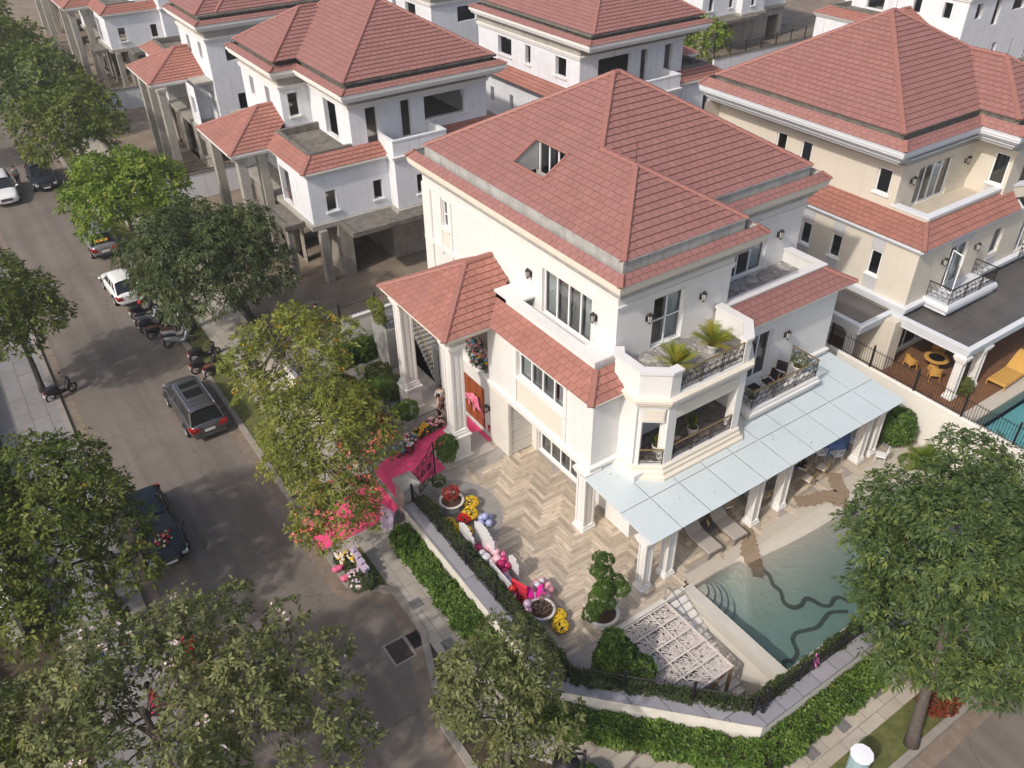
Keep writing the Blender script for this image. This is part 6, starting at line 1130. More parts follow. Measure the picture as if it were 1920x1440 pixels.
        for xw in (-h * .60, h * .61):
            wh = MB(); wh.tube((xw, s_ * (w_ - .20), .33), (xw, s_ * (w_ + .015), .33), .335, .335, 20); o = wh.build('wheel', TYRE, t, True, smooth=False)
            rm = MB(); rm.tube((xw, s_ * (w_ + .012), .33), (xw, s_ * (w_ + .022), .33), .22, .21, 16)
            for k in range(5): a = k * 1.2566; rm.path([(xw, s_ * (w_ + .028), .33), (xw + .2 * math.cos(a), s_ * (w_ + .026), .33 + .2 * math.sin(a))], .025, 4)
            rm.build('rim', RIM, o, True)
            ar = MB(); ar.path([(xw + .42 * math.cos(a), s_ * (w_ - .01), .33 + .42 * math.sin(a)) for a in [math.pi * k / 8 for k in range(9)]], .035, 5); ar.build('wheel_arch', BLKP, t, True)
    m = MB(); m.box(-h - .015, -.26, deck * .55, -h + .02, .26, deck * .68); m.build('number_plate', PLATE, t, True); m = MB(); m.box(h - .03, -.26, hood * .36, h + .015, .26, hood * .46); m.build('number_plate', PLATE, t, True)
    m = MB(); m.box(h - .06, -w_ * .42, hood * .50, h + .004, w_ * .42, hood * .70); m.build('grille', BLKP, t, True); m = MB()
    for q in (.53, .6, .67): m.box(h - .03, -w_ * .40, hood * q - .008, h + .012, w_ * .40, hood * q + .008)
    m.build('grille_bars', CHR, t, True)
    m = MB(); m.box(-h - .03, -w_ * .78, .34, -h + .1, w_ * .78, .47); m.build('bumper', BLKP if kind == 'suv' else pm, t, True)
    m = MB(); m.box(-h + .0, -w_ * .35, deck * .80, -h + .04, w_ * .35, deck * .83); m.build('chrome_strip', CHR, t, True)
    dm = MB()
    for s_ in (-1, 1):
        for xq in (-h * .16, h * .16, h * .40): dm.path([(xq, s_ * (w_ + .003), .35), (xq, s_ * (w_ * .99), deck * .8), (xq, s_ * w_ * .9, deck * .98)], .008, 3)
    dm.build('door_seams', BLKP, t, True)
    if rails:
        for s_ in (-1, 1): m = MB(); m.path([(xt + .1, s_ * wt * .9, zr + .02), (xt + .2, s_ * wt * .9, zr + .08), (xf - .2, s_ * wt * .9, zr + .08), (xf - .1, s_ * wt * .9, zr + .02)], .022, 5); m.build('roof_rail', CHR, t, True)
    if roofglass:
        for a, b_ in ((xf - .75, xf - .3), (xf - 1.75, xf - 1.05)): m = MB(); m.box(a, -wt * .62, zr + .02, b_, wt * .62, zr + .034); m.build('sunroof', CGL, t, True)
        m = MB(); m.box(xf - .98, -wt * .66, zr + .03, xf - .82, wt * .66, zr + .05); m.box(xt + .4, -wt * .7, zr + .025, xt + .46, wt * .7, zr + .05); m.box(xt + .75, -wt * .7, zr + .025, xt + .81, wt * .7, zr + .05); m.build('roof_ribs', pm, t, True)
    return t, h, w_, zr, hood, deck
GREYM = paint('grey metallic paint', (.13, .125, .13), .6)
car('grey metallic minivan with two sunroof panels parked at the kerb, rear towards the viewer', 5.62, 38.15, 91, 5.1, 1.98, 1.78, GREYM, 'van', True, True)
car('white hatchback with dark rear glass, partly under the dusky tree by the scooters', 5.75, 53.7, 92, 4.3, 1.8, 1.55, paint('white car paint', (.72, .72, .70), .05), 'hatch')
c_, h_, w_, zr_, hd_, dk_ = car('silver estate car with an orange sticker across its rear window', 6.05, 61.5, 90, 4.6, 1.83, 1.78, paint('silver paint', (.33, .33, .34), .6), 'suv', True)
m = MB(); cg = [(-h_ + .40, -.38, 1.28), (-h_ + .40, .38, 1.28), (-h_ + .47, .38, 1.42), (-h_ + .47, -.38, 1.42)]; m.face([(x - .05, y, z) for x, y, z in cg][::-1]); m.build('rear_sticker', mat('orange sticker', (.8, .3, .04), .5), c_, True)
car('glossy black car parked nose forward with chrome grille, at the upper left of the street', 4.95, 76.8, -91, 4.9, 1.93, 1.7, paint('black car paint', (.012, .014, .02), .2), 'suv')
car('white sport utility car cut by the left edge, facing the viewer', 1.85, 75.4, -91, 4.9, 1.95, 1.75, paint('pearl white paint', (.70, .70, .69), .05), 'suv', True)
c_, h_, w_, zr_, hd_, dk_ = car('black wedding car half under the left tree with red and cream flowers on its bonnet', 1.5, 30.5, -90, 4.8, 1.86, 1.48, MATS['black car paint'], 'sedan')
def floral(par, pts, mats, r_=.09, seed=1, local=False, name='blooms', leafm=None, n=None):
    """clusters of small rounded blooms, one part per colour"""
    rs = random.Random(seed); out = []
    for ci, mt in enumerate(mats):
        m = MB()
        for i, (x, y, z, R_) in enumerate(pts):
            for k in range(max(2, int(60 * R_ * R_ / len(mats) * 3))):
                a = rs.random() * 6.28; u = rs.random(); q = R_ * math.sqrt(u); zz = z + R_ * .55 * math.sqrt(max(0, 1 - u)) + rs.uniform(-.05, .05)
                m.ball((x + q * math.cos(a), y + q * math.sin(a), zz), r_ * rs.uniform(.6, 1.15), 6, 4, .75, .25, rs)
        out.append(m.build(name, mt, par, local))
    return out
BL = {k: mat(k + ' petals', c, .7, var=.18, vs=25) for k, c in dict(red=(.5, .01, .02), cream=(.68, .56, .36), yellow=(.72, .47, .02), white=(.72, .64, .60), pink=(.72, .25, .33), blush=(.75, .48, .46), blue=(.10, .22, .42), sky=(.22, .45, .58), magenta=(.50, .015, .13), lilac=(.46, .38, .50), orange=(.8, .3, .03)).items()}
floral(c_, [(1.5, 0, hd_ * .97, .38), (1.2, .25, hd_ * .98, .2)], [BL['red'], BL['cream']], .07, 3, True, 'bonnet_flowers')
# scooters and motorbikes
def scooter(label, x, y, rz, pm, seat=None, rear=None, kind='scooter'):
    t = thing('motorbike', (x, y, 0), label, 'motorbike', 'motorbikes parked along the street', R(rz)); sm = seat or BLKP
    for xw in (-.62, .62):
        m = MB(); V = []; F = []; n1, n2 = 20, 6
        for i in range(n1):
            a = 2 * math.pi * i / n1
            for j in range(n2): b = 2 * math.pi * j / n2; rr = .235 + .05 * math.cos(b); V.append((xw + rr * math.cos(a), .05 * math.sin(b), .285 + rr * math.sin(a)))
        for i in range(n1):
            for j in range(n2): F.append((i * n2 + j, i * n2 + (j + 1) % n2, ((i + 1) % n1) * n2 + (j + 1) % n2, ((i + 1) % n1) * n2 + j))
        m.idx(V, F); wo = m.build('wheel', TYRE, t, True, smooth=True); m = MB()
        for k in range(6): a = k * 1.047; m.path([(xw, 0, .285), (xw + .22 * math.cos(a), 0, .285 + .22 * math.sin(a))], .013, 4)
        m.tube((xw, -.05, .285), (xw, .05, .285), .05, n=8); m.build('rim', RIM, wo, True)
    b = MB(); S = [(-.85, .05, .78, .66), (-.7, .12, .8, .5), (-.4, .15, .8, .38), (-.15, .14, .74, .30), (.05, .13, .42, .26), (.28, .14, .44, .26), (.42, .17, .8, .3), (.52, .15, .98, .45), (.62, .08, .98, .6)]; V = []; F = []
    for x_, w_, z1, z0 in S: V += [(x_, -w_ * .7, z0), (x_, -w_, (z0 + z1) / 2), (x_, -w_ * .7, z1), (x_, w_ * .7, z1), (x_, w_, (z0 + z1) / 2), (x_, w_ * .7, z0)]
    for i in range(len(S) - 1):
        for k in range(6): F.append((i * 6 + k, i * 6 + (k + 1) % 6, (i + 1) * 6 + (k + 1) % 6, (i + 1) * 6 + k))
    F += [(5, 4, 3, 2, 1, 0), tuple(range(len(S) * 6 - 6, len(S) * 6))]; b.idx(V, F); b.build('body', pm, t, True, smooth=True, merge=True)
    m = MB(); V = []; F = []; S = [(-.82, .1, .84), (-.6, .15, .88), (-.3, .14, .85), (-.08, .1, .80)]
    for x_, w_, z in S: V += [(x_, -w_, z - .07), (x_, -w_ * .8, z), (x_, w_ * .8, z), (x_, w_, z - .07)]
    for i in range(3):
        for k in range(3): F.append((i * 4 + k, i * 4 + k + 1, i * 4 + k + 5, i * 4 + k + 4))
    F += [(3, 2, 1, 0), (12, 13, 14, 15)]; m.idx(V, F); m.build('seat', sm, t, True)
    m = MB(); m.path([(.62, .06, .29), (.56, .06, .7), (.46, 0, 1.0)], .022, 5); m.path([(.62, -.06, .29), (.56, -.06, .7), (.46, 0, 1.0)], .022, 5); m.path([(.36, -.34, 1.03), (.45, -.12, 1.02), (.45, .12, 1.02), (.36, .34, 1.03)], .018, 5); m.path([(-.85, -.1, .8), (-.98, 0, .84), (-.85, .1, .8)], .016, 5); m.path([(-.2, -.14, .35), (-.62, -.16, .3)], .035, 6); m.build('handlebar', BLKP, t, True)
    for s_ in (-1, 1): m = MB(); m.path([(.4, s_ * .26, 1.03), (.38, s_ * .3, 1.2)], .008, 4); m.ball((.38, s_ * .32, 1.23), .06, 7, 5, .6); m.build('mirror', BLKP, t, True)
    m = MB(); m.ball((.6, 0, .88), .09, 8, 6); m.build('headlight', HEADL, t, True); m = MB(); m.box(-.9, -.07, .62, -.84, .07, .72); m.build('tail_lamp', TAILR, t, True); m = MB(); m.box(-.93, -.09, .46, -.91, .09, .6); m.build('number_plate', PLATE, t, True)
    m = MB(); m.path([(-.05, .1, .3), (.02, .22, .02)], .012, 4); m.path([(.50, -.08, .57), (.78, -.07, .52), (.86, 0, .42)], .04, 5); m.build('mudguard', pm, t, True)
    return t
PB = paint('black scooter paint', (.015, .015, .018), .2); PW = paint('white scooter paint', (.6, .6, .58), .05); PS = paint('silver scooter paint', (.42, .45, .48), .5); PR = paint('dark red scooter paint', (.22, .015, .02), .2); BR = mat('brown seat leather', (.12, .05, .03), .5)
sc_ = scooter('black scooter beside the white hatchback carrying a red helmet', 6.15, 50.0, 12, PB)
m = MB(); m.ball((6.05, 49.95, 1.0), .15, 12, 8, .85); tag(m.build('helmet', mat('glossy red helmet', (.5, .01, .015), .2)), 'glossy red helmet resting on a black scooter seat', 'helmet')
m = MB(); m.ball((6.5, 50.9, 1.0), .14, 12, 8, .85); tag(m.build('helmet', mat('white helmet', (.65, .65, .64), .25)), 'white helmet near the back of the white hatchback', 'helmet')
for x, y, a, p_, s_, lb in ((6.15, 48.9, 8, PS, None, 'silver and black motorbike, second in the long row of scooters'), (6.2, 47.9, 5, PB, None, 'black motorbike in the middle of the long scooter row'), (6.35, 46.9, -4, PB, BR, 'black motorbike with brown seat in the long scooter row'), (7.0, 46.1, -8, PW, BR, 'white scooter with brown seat near the end of the long row'), (6.9, 45.3, -10, PS, None, 'pale silver scooter at the near end of the long row'), (7.4, 48.2, 4, PW, None, 'white scooter standing behind the long row near the grass'), (7.7, 43.0, 0, PB, None, 'black motorbike between the dusky tree and the minivan'), (7.4, 41.8, 3, PB, None, 'black scooter with a red tail lamp in front of the minivan'), (7.9, 41.0, 2, PB, BR, 'black and grey scooter nearest the minivan bonnet'), (.15, 43.9, 20, PB, None, 'black scooter alone at the far kerb beside the bare tree trunk'), (-1.0, 25.6, 80, PB, None, 'black motorbike in the shade under the left trees')): scooter(lb, x, y, a, p_, s_)
# ------------------------------------------------------------ people (one skinned body each, clothes as shells)
SKIN = mat('skin', (.42, .24, .16), .55, var=.05); HAIR = mat('black hair', (.012, .01, .009), .5, var=.2)
def skin_obj(name, V, E, Rr, m, par, sub=1, root=0):
    me = bpy.data.meshes.new(name); me.from_pydata(V, E, []); me.materials.append(m); o = bpy.data.objects.new(name, me); col.objects.link(o); o.parent = par
    md = o.modifiers.new('skin', 'SKIN'); md.use_smooth_shade = True; sv = me.skin_vertices[0].data if me.skin_vertices else None
    if sv is None: 
        bm = bmesh.new(); bm.from_mesh(me); bm.verts.layers.skin.verify(); bm.to_mesh(me); bm.free(); sv = me.skin_vertices[0].data
    for i, r_ in enumerate(Rr): sv[i].radius = r_ if isinstance(r_, tuple) else (r_, r_); sv[i].use_root = (i == root)
    s_ = o.modifiers.new('sub', 'SUBSURF'); s_.levels = sub; s_.render_levels = sub; return o
def person(label, x, y, z, rz, top, bottom, h=1.7, pose='stand', skirt=None, hat=None, long_hair=False, arms=None):
    t = thing('person', (x, y, z), label, 'person', None, R(rz)); k = h / 1.7; sit = pose == 'sit'; dz = -.42 if sit else 0
    J = lambda a, b, c: (a * k, b * k, (c + dz) * k)
    A = arms or ((.05, .27, .86), (.05, -.27, .86)); V = [J(0, 0, .93), J(.0, 0, 1.12), J(-.01, 0, 1.36), J(0, 0, 1.48), J(.01, 0, 1.56), J(.02, 0, 1.64)]; Rr = [(.12, .16), (.10, .14), (.10, .17), (.05, .05), (.075, .075), (.085, .08)]; E = [(0, 1), (1, 2), (2, 3), (3, 4), (4, 5)]
    for s_, hd in ((1, A[0]), (-1, A[1])):
        i = len(V); sh = (-.01, s_ * .19, 1.39); el = ((sh[0] + hd[0]) / 2 - .06, (sh[1] + hd[1]) / 2 + s_ * .04, (sh[2] + hd[2]) / 2 - .02); V += [J(*sh), J(*el), J(*hd)]; Rr += [.055, .042, .03]; E += [(2, i), (i, i + 1), (i + 1, i + 2)]
        hx = Vector(hd) - Vector(el); hx.normalize()
        pm_ = Vector(hd) + hx * .07; j = len(V); V.append(J(*pm_)); Rr.append((.018, .036)); E.append((i + 2, j))
        for f in range(4): q = pm_ + Vector((.022 * (f - 1.5), 0, 0)) + hx * (.07 - .008 * abs(f - 1.5)); V.append(J(*q)); Rr.append(.009); E.append((j, len(V) - 1))
        q = Vector(hd) + hx * .05 + Vector((.045, 0, .0)); V.append(J(*q)); Rr.append(.01); E.append((i + 2, len(V) - 1))
    for s_ in (1, -1):
        i = len(V)
        if sit: V += [(0, s_ * .10 * k, (.93 + dz) * k - .04), (.42 * k, s_ * .11 * k, .48 * k), (.45 * k, s_ * .11 * k, .08 * k), (.6 * k, s_ * .11 * k, .04 * k)]
        else: V += [J(0, s_ * .09, .86), J(.02, s_ * .10, .48), J(-.02, s_ * .11, .09), J(.13, s_ * .12, .04)]
        Rr += [.095, .06, .042, .038]; E += [(0, i), (i, i + 1), (i + 1, i + 2), (i + 2, i + 3)]
    skin_obj('body', V, E, Rr, SKIN, t)
    # face, hair
    m = MB(); c = J(.02, 0, 1.64); m.ball((c[0] + .1 * k, c[1], c[2] - .02), .016, 6, 4); [m.ball((c[0] + .085 * k, c[1] + s_ * .03 * k, c[2] + .012), .012, 6, 4) for s_ in (1, -1)]; m.box(c[0] + .07 * k, c[1] - .02, c[2] - .06, c[0] + .092 * k, c[1] + .02, c[2] - .05); m.build('face', mat('darker skin', (.25, .12, .09), .5), t, True)
    m = MB(); m.ball((c[0] - .02, c[1], c[2] + .03), .108 * k, 12, 8, 1.0)
    if long_hair: m.path([(c[0] - .07, 0, c[2] + .03), (c[0] - .11, 0, c[2] - .16), (c[0] - .12, 0, c[2] - .34)], [.08, .075, .03], 8)
    m.build('hair', HAIR, t, True, smooth=True)
    V = [J(0, 0, .90), J(.0, 0, 1.12), J(-.01, 0, 1.36), J(0, 0, 1.45)]; Rr = [(.135, .175), (.115, .16), (.115, .185), (.07, .08)]; E = [(0, 1), (1, 2), (2, 3)]
    for s_, hd in ((1, A[0]), (-1, A[1])): i = len(V); sh = (-.01, s_ * .19, 1.39); el = ((sh[0] + hd[0]) / 2 - .06, (sh[1] + hd[1]) / 2 + s_ * .04, (sh[2] + hd[2]) / 2 - .02); V += [J(*sh), J(*el)] + ([J(*(Vector(el).lerp(Vector(hd), .85)))] if skirt else []); Rr += [.072, .06] + ([.05] if skirt else []); E += [(2, i), (i, i + 1)] + ([(i + 1, i + 2)] if skirt else [])
    skin_obj('shirt', V, E, Rr, top, t)
    V = [J(0, 0, .94)]; Rr = [(.135, .17)]; E = []
    for s_ in (1, -1):
        i = len(V); V += ([(0.02, s_ * .10 * k, (.90 + dz) * k - .02), (.42 * k, s_ * .11 * k, .49 * k), (.45 * k, s_ * .11 * k, .12 * k)] if sit else [J(0, s_ * .095, .84), J(.02, s_ * .10, .48), J(-.02, s_ * .11, .12)]); Rr += [.11, .078, .062]; E += [(0, i), (i, i + 1), (i + 1, i + 2)]
    skin_obj('trousers', V, E, Rr, bottom, t)
    if skirt: m = MB(); m.lathe([(.16 * k, 1.0 * k), (.2 * k, .8 * k), (.24 * k, .4 * k), (.28 * k, .1 * k)], (0, 0, 0), 14); m.build('dress', skirt, t, True, smooth=True)
    if hat: m = MB(); m.lathe([(0, .18), (.1, .12), (.3, 0), (.3, -.01), (.1, .08)], (c[0], c[1], c[2] + .04), 18); m.build('hat', hat, t, True)
    return t
WS = mat('white shirt cloth', (.6, .58, .55), .8); BT = mat('dark trousers', (.03, .02, .02), .85); RED = mat('red silk dress', (.42, .006, .015), .5); PNK = mat('hot pink cloth', (.6, .03, .14), .6); BKC = mat('black suit cloth', (.012, .012, .014), .8); BLU = mat('blue hat cloth', (.03, .16, .3), .7); LBL = mat('pale blue shirt', (.3, .36, .42), .8)
person('person in white shirt and dark trousers standing between the white and the black car', 3.2, 77.3, 0, -60, WS, BT)
person('person in white shirt and dark trousers standing under the porch, facing the entrance steps', 15.95, 30.25, .5, -100, WS, BT, 1.72)
person('person in beige shirt and dark trousers leaning near the farther porch column', 15.55, 29.75, .5, -40, mat('beige shirt cloth', (.42, .34, .29), .8), BT, 1.62, arms=((.2, .22, 1.0), (.1, -.27, .9)))
person('person in red dress with pink skirt and red headband standing on the road', .85, 23.1, 0, 70, RED, PNK, 1.6, skirt=RED, long_hair=True)
person('person in red and hot pink dress partly hidden under the flowering tree', -.9, 21.7, 0, 20, RED, PNK, 1.6, skirt=PNK, long_hair=True)
person('person with wide blue hat under the flowering tree at the bottom left', -2.1, 23.6, .12, 100, LBL, BT, 1.6, hat=BLU)
person('person in black suit sitting at the poolside table under the canopy', 27.35, 16.55, .5, 120, BKC, BKC, 1.7, 'sit', arms=((.4, .15, 1.15), (.35, -.15, 1.15)))
person('person in dark clothes standing behind the middle canopy column', 25.45, 16.35, .5, 100, BKC, BKC, 1.65)
# ------------------------------------------------------------ pool side, furniture, party things
CRM = mat('cream painted metal', (.62, .55, .50), .55, var=.04)
t = thing('lattice_cover', (15.4, 12.8, .5), 'cream metal lattice cover with cut palm leaf pattern over the stair well beside the pool', 'cover')
LX0, LX1, LY0, LY1, LZ = 13.75, 17.0, 11.0, 14.52, .52
def chop(p):   # keep inside the clipped corner
    return clip(p, 1, 1, 0, -(14.0 + 12.05))
m = MB()
for i in range(5): y = LY0 + (LY1 - LY0) * i / 5 * 1.0; q = chop([(LX0, y, LZ + .02), (LX1, y, LZ + .02), (LX1, y + .07, LZ + .02), (LX0, y + .07, LZ + .02)]); m.face(q) if len(q) > 2 else None
q = chop([(LX0, LY1, LZ), (LX1, LY1, LZ), (LX1, LY1 + .06, LZ), (LX0, LY1 + .06, LZ)]); m.face(q)
for i in range(5):
    x = LX1 - (LX1 - LX0) * i / 3.6; q = chop([(x - .07, LY0, LZ + .024), (x, LY0, LZ + .024), (x, LY1 + .06, LZ + .024), (x - .07, LY1 + .06, LZ + .024)]); m.face(q) if len(q) > 2 else None
m.box(LX1 - .05, LY0, LZ - .08, LX1, LY1, LZ - .001); m.box(15.2, LY0, LZ - .08, LX1, LY0 + .05, LZ - .001); m.build('frame', CRM, t)
rs = random.Random(4); m = MB(); nx_ = 4; cw = (LX1 - LX0) / 3.6; chh = (LY1 - LY0) / 5
for i in range(4):
    for j in range(5):
        x1_ = LX1 - cw * i; x0_ = x1_ - cw; y0_ = LY0 + chh * j; y1_ = y0_ + chh
        for (fx, fy, a0, nb, RR) in ((.30, .42, .3, 19, .48), (.78, .62, 2.1, 17, .44), (.55, .05, 1.2, 11, .40), (.1, .95, -1.0, 9, .4), (.95, .1, 2.6, 9, .36)):
            cx_ = x0_ + cw * fx; cy_ = y0_ + chh * fy
            for k in range(nb):
                a = a0 + k * 6.283 / nb; L = RR * rs.uniform(.75, 1.1); w1 = .029; P = []
                for t_ in (.12, .45, .75, 1.0): aa = a + .9 * t_; P.append((cx_ + L * t_ * math.cos(aa), cy_ + L * t_ * math.sin(aa), w1 * (1 - abs(t_ - .55) * 1.5), aa))
                zz = LZ - .01 - rs.random() * .05
                for (xa, ya, wa, aa), (xb, yb, wb_, ab) in zip(P, P[1:]):
                    q = [(xa + wa * math.sin(aa), ya - wa * math.cos(aa), zz), (xb + wb_ * math.sin(ab), yb - wb_ * math.cos(ab), zz), (xb - wb_ * math.sin(ab), yb + wb_ * math.cos(ab), zz), (xa - wa * math.sin(aa), ya + wa * math.cos(aa), zz)]
                    for pl in ((1, 0, -x0_ - .01), (-1, 0, x1_ - .01), (0, 1, -y0_ - .01), (0, -1, y1_ - .01)): q = clip(q, pl[0], pl[1], 0, pl[2]) if q else q
                    q = chop(q) if q else q
                    if len(q) > 2: m.face(q)
m.build('leaf_pattern', CRM, t)
m = MB(); m.box(16.9, LY0, -1.9, 17.0, LY0 + .1, LZ - .09); m.box(16.9, LY1 - .1, -1.9, 17.0, LY1, LZ - .09); m.path([(16.9, LY0 + .1, .4), (15.9, LY0 + .1, -.5)], .05, 4); m.build('support_post', mat('rusty steel post', (.25, .15, .09), .8, var=.3), t)
STEEL = mat('polished steel tube', (.55, .56, .57), .2, .9, var=.03)
t = thing('handrail', (17.1, 14.5, .5), 'bent polished steel handrail at the top of the white stairs by the pool', 'handrail'); m = MB(); m.path([(17.02, 14.72, .5), (17.02, 14.72, 1.2), (17.02, 14.6, 1.36), (17.04, 14.45, 1.36), (17.05, 12.6, .35), (17.05, 12.55, -.9)], .025, 7); m.build('rail', STEEL, t); m = MB(); m.lathe([(0, 0), (.06, 0), (.06, .02), (0, .02)], (17.02, 14.72, .56), 10); m.build('foot_plate', STEEL, t)
# sun loungers under the canopy edge
FAB = mat('taupe sling fabric', (.40, .35, .31), .8, var=.05); LFR = mat('taupe lounger frame', (.22, .19, .17), .5)
def lounger(label, x, y, z, rz, fab, frm, L=2.0, W_=.82, back=.55, grp='sun loungers by the pool'):
    t = thing('sun_lounger', (x, y, z), label, 'sun lounger', grp, R(rz)); w_ = W_ / 2
    m = MB(); m.box(-L / 2, -w_, .27, -L / 2 + .05, w_, .33); m.box(L * .5, -w_, .27, L * .5 + .05, w_, .33); m.box(-L / 2 + .05, -w_, .27, L / 2, -w_ + .05, .33); m.box(-L / 2 + .05, w_ - .05, .27, L / 2, w_, .33); m.build('frame', frm, t, True)
    for sx in (-L / 2 + .02, L / 2 - .02):
        for sy in (-1, 1): m = MB(); m.box(sx - .03, sy * (w_ - .03) - .025, 0, sx + .03, sy * (w_ - .03) + .025, .27); m.build('leg', frm, t, True)
    m = MB(); m.bbox(-L / 2 + .02, -w_ + .03, .33, L * .12, w_ - .03, .40, .02); m.build('seat', fab, t, True)
    m = MB(); a = L * .12; b = L / 2 - .02; n = 5; V = []
    for i in range(n + 1): u = i / n; V += [(a + (b - a) * u, -w_ + .03, .37 + back * math.sin(u * 1.25) * .95), (a + (b - a) * u, w_ - .03, .37 + back * math.sin(u * 1.25) * .95), (a + (b - a) * u + .02, w_ - .03, .31 + back * math.sin(u * 1.25) * .95), (a + (b - a) * u + .02, -w_ + .03, .31 + back * math.sin(u * 1.25) * .95)]
    m.idx(V, [(i * 4 + k, i * 4 + (k + 1) % 4, i * 4 + 4 + (k + 1) % 4, i * 4 + 4 + k) for i in range(n) for k in range(4)] + [(0, 3, 2, 1), tuple(range(n * 4, n * 4 + 4))]); m.build('backrest', fab, t, True)
    return t
lounger('taupe sun lounger nearer the corner columns, foot end in the sun', 20.35, 16.2, .5, 88, FAB, LFR); lounger('taupe sun lounger with a pebble path at its foot, right of the side table', 21.8, 16.15, .5, 88, FAB, LFR)
YF = mat('yellow wicker', (.50, .28, .07), .7, var=.12, vs=30, bump=.4, bs=80); lounger('yellow ochre sun lounger on the yellow villa pool deck between two columns', 42.4, 15.25, .5, 2, YF, YF, 2.9, 1.0, .8, None)
t = thing('side_table', (21.05, 16.4, .5), 'dark grey square side table with two glasses, standing between the loungers', 'table'); m = MB(); m.bbox(20.78, 16.1, .88, 21.32, 16.7, .93, .01); m.build('table_top', mat('dark grey table top', (.07, .065, .07), .4), t)
for sx in (20.82, 21.28):
    for sy in (16.14, 16.66): m = MB(); m.box(sx - .02, sy - .02, .5, sx + .02, sy + .02, .88); m.build('leg', LFR, t)
for x, y in ((21.0, 16.35), (21.08, 16.5)): m = MB(); m.lathe([(0, 0), (.035, 0), (.01, .02), (.01, .08), (.045, .12), (.04, .2)], (x, y, .931), 10); tag(m.build('glass', mat('amber glass', (.5, .38, .2), .15)), 'small stemmed glass on the dark side table, %s of the two' % ('nearer' if y < 16.4 else 'farther'), 'glass', 'glasses on the side table')
def chair(label, x, y, rz, fm, sm, grp='chiavari chairs under the canopy'):
    t = thing('dining_chair', (x, y, .5), label, 'chair', grp, R(rz)); w_ = .2
    for sx in (-.18, .2):
        for sy in (-w_, w_): m = MB(); m.path([(sx * 1.15, sy * 1.1, 0), (sx, sy, .44)], .016, 5); m.build('leg', fm, t, True)
    m = MB(); m.bbox(-.21, -.215, .43, .22, .215, .49, .02); m.build('seat', sm, t, True)
    m = MB(); m.path([(-.2, -w_, .44), (-.27, -w_, .92)], .016, 5); m.path([(-.2, w_, .44), (-.27, w_, .92)], .016, 5)
    for z in (.9, .8, .58): m.path([(-.2 - (z - .44) * .146, -w_, z), (-.2 - (z - .44) * .146, w_, z)], .013, 5)
    for k in range(1, 6): y_ = -w_ + .4 * k / 6; m.path([(-.22, y_, .58), (-.262, y_, .9)], .008, 4)
    m.build('backrest', fm, t, True); m = MB()
    for sy in (-w_, w_): m.path([(-.19, sy * 1.05, .2), (.2, sy * 1.05, .2)], .01, 4)
    m.path([(.2, -w_, .24), (.2, w_, .24)], .01, 4); m.build('stretcher', fm, t, True); return t
WP = mat('white chair paint', (.66, .65, .64), .4); GP = mat('gilded wood', (.40, .26, .12), .45); CU = mat('cream cushion', (.60, .53, .44), .8); WC = mat('white cushion', (.68, .67, .66), .7)
for x, y, a, f_, s_, lb in ((30.95, 15.0, 120, WP, WC, 'white chair out in the sun by the last pair of canopy columns'), (30.75, 16.4, 200, WP, WC, 'white chair in the shade behind the last canopy columns'), (29.3, 16.25, 70, WP, WC, 'white chair at the blue table, first one from its left corner'), (28.75, 16.75, 60, WP, WC, 'white chair at the blue table, half hidden by the canopy edge'),
                            (28.0, 16.0, 100, GP, CU, 'gilded chair with cream seat pulled out between the seated person and the blue table'), (26.85, 15.85, 95, GP, CU, 'gilded chair with cream seat left of the seated person'), (27.3, 16.5, 110, GP, CU, 'gilded chair under the seated person'), (26.2, 16.6, 80, GP, CU, 'gilded chair deep in the shade behind the middle columns'),
                            (23.9, 16.6, 60, GP, CU, 'gilded chair between the two middle canopy columns'), (22.6, 16.8, 70, GP, CU, 'gilded chair beside the second lounger'), (23.6, 17.6, 10, GP, CU, 'gilded chair at the second blue table, far side'), (24.5, 16.3, 90, GP, CU, 'gilded chair close behind the third canopy column')): chair(lb, x, y, a, f_, s_)
BC = mat('blue table cloth', (.10, .17, .38), .7, var=.06, vs=6)
for x, y, r_, lb in ((30.0, 17.3, .95, 'round table under a blue cloth near the end of the canopy'), (27.3, 17.7, .85, 'round table under a blue cloth beside the seated person'), (24.6, 17.6, .85, 'round table under a blue cloth behind the middle columns')):
    t = thing('banquet_table', (x, y, .5), lb, 'table', 'round tables with blue cloths'); m = MB(); m.lathe([(0, .74), (r_, .74), (r_, .71), (0, .71)], (x, y, .5), 24); m.build('table_top', GP, t); m = MB(); m.lathe([(.06, 0), (.06, .7)], (x, y, .5), 8); m.build('leg', GP, t)
    V = []; n = 48
    for q, (rr, zz) in enumerate(((0, .75), (r_ + .01, .75), (r_ + .03, .70), (r_ + .06, .05))):
        for k in range(n): a = k * 6.283 / n; e = (1 + (.05 * math.sin(k * 1.96) if q == 3 else 0)); V.append((rr * e * math.cos(a), rr * e * math.sin(a), zz))
    m = MB(); m.idx(V, [(q * n + k, q * n + (k + 1) % n, (q + 1) * n + (k + 1) % n, (q + 1) * n + k) for q in range(3) for k in range(n)]); o = m.build('tablecloth', BC, None, True, smooth=True); o.location = (x, y, .5); tag(o, 'blue cloth draped over the ' + lb.replace('round table under a blue cloth', 'round table'), 'tablecloth', 'blue tablecloths')
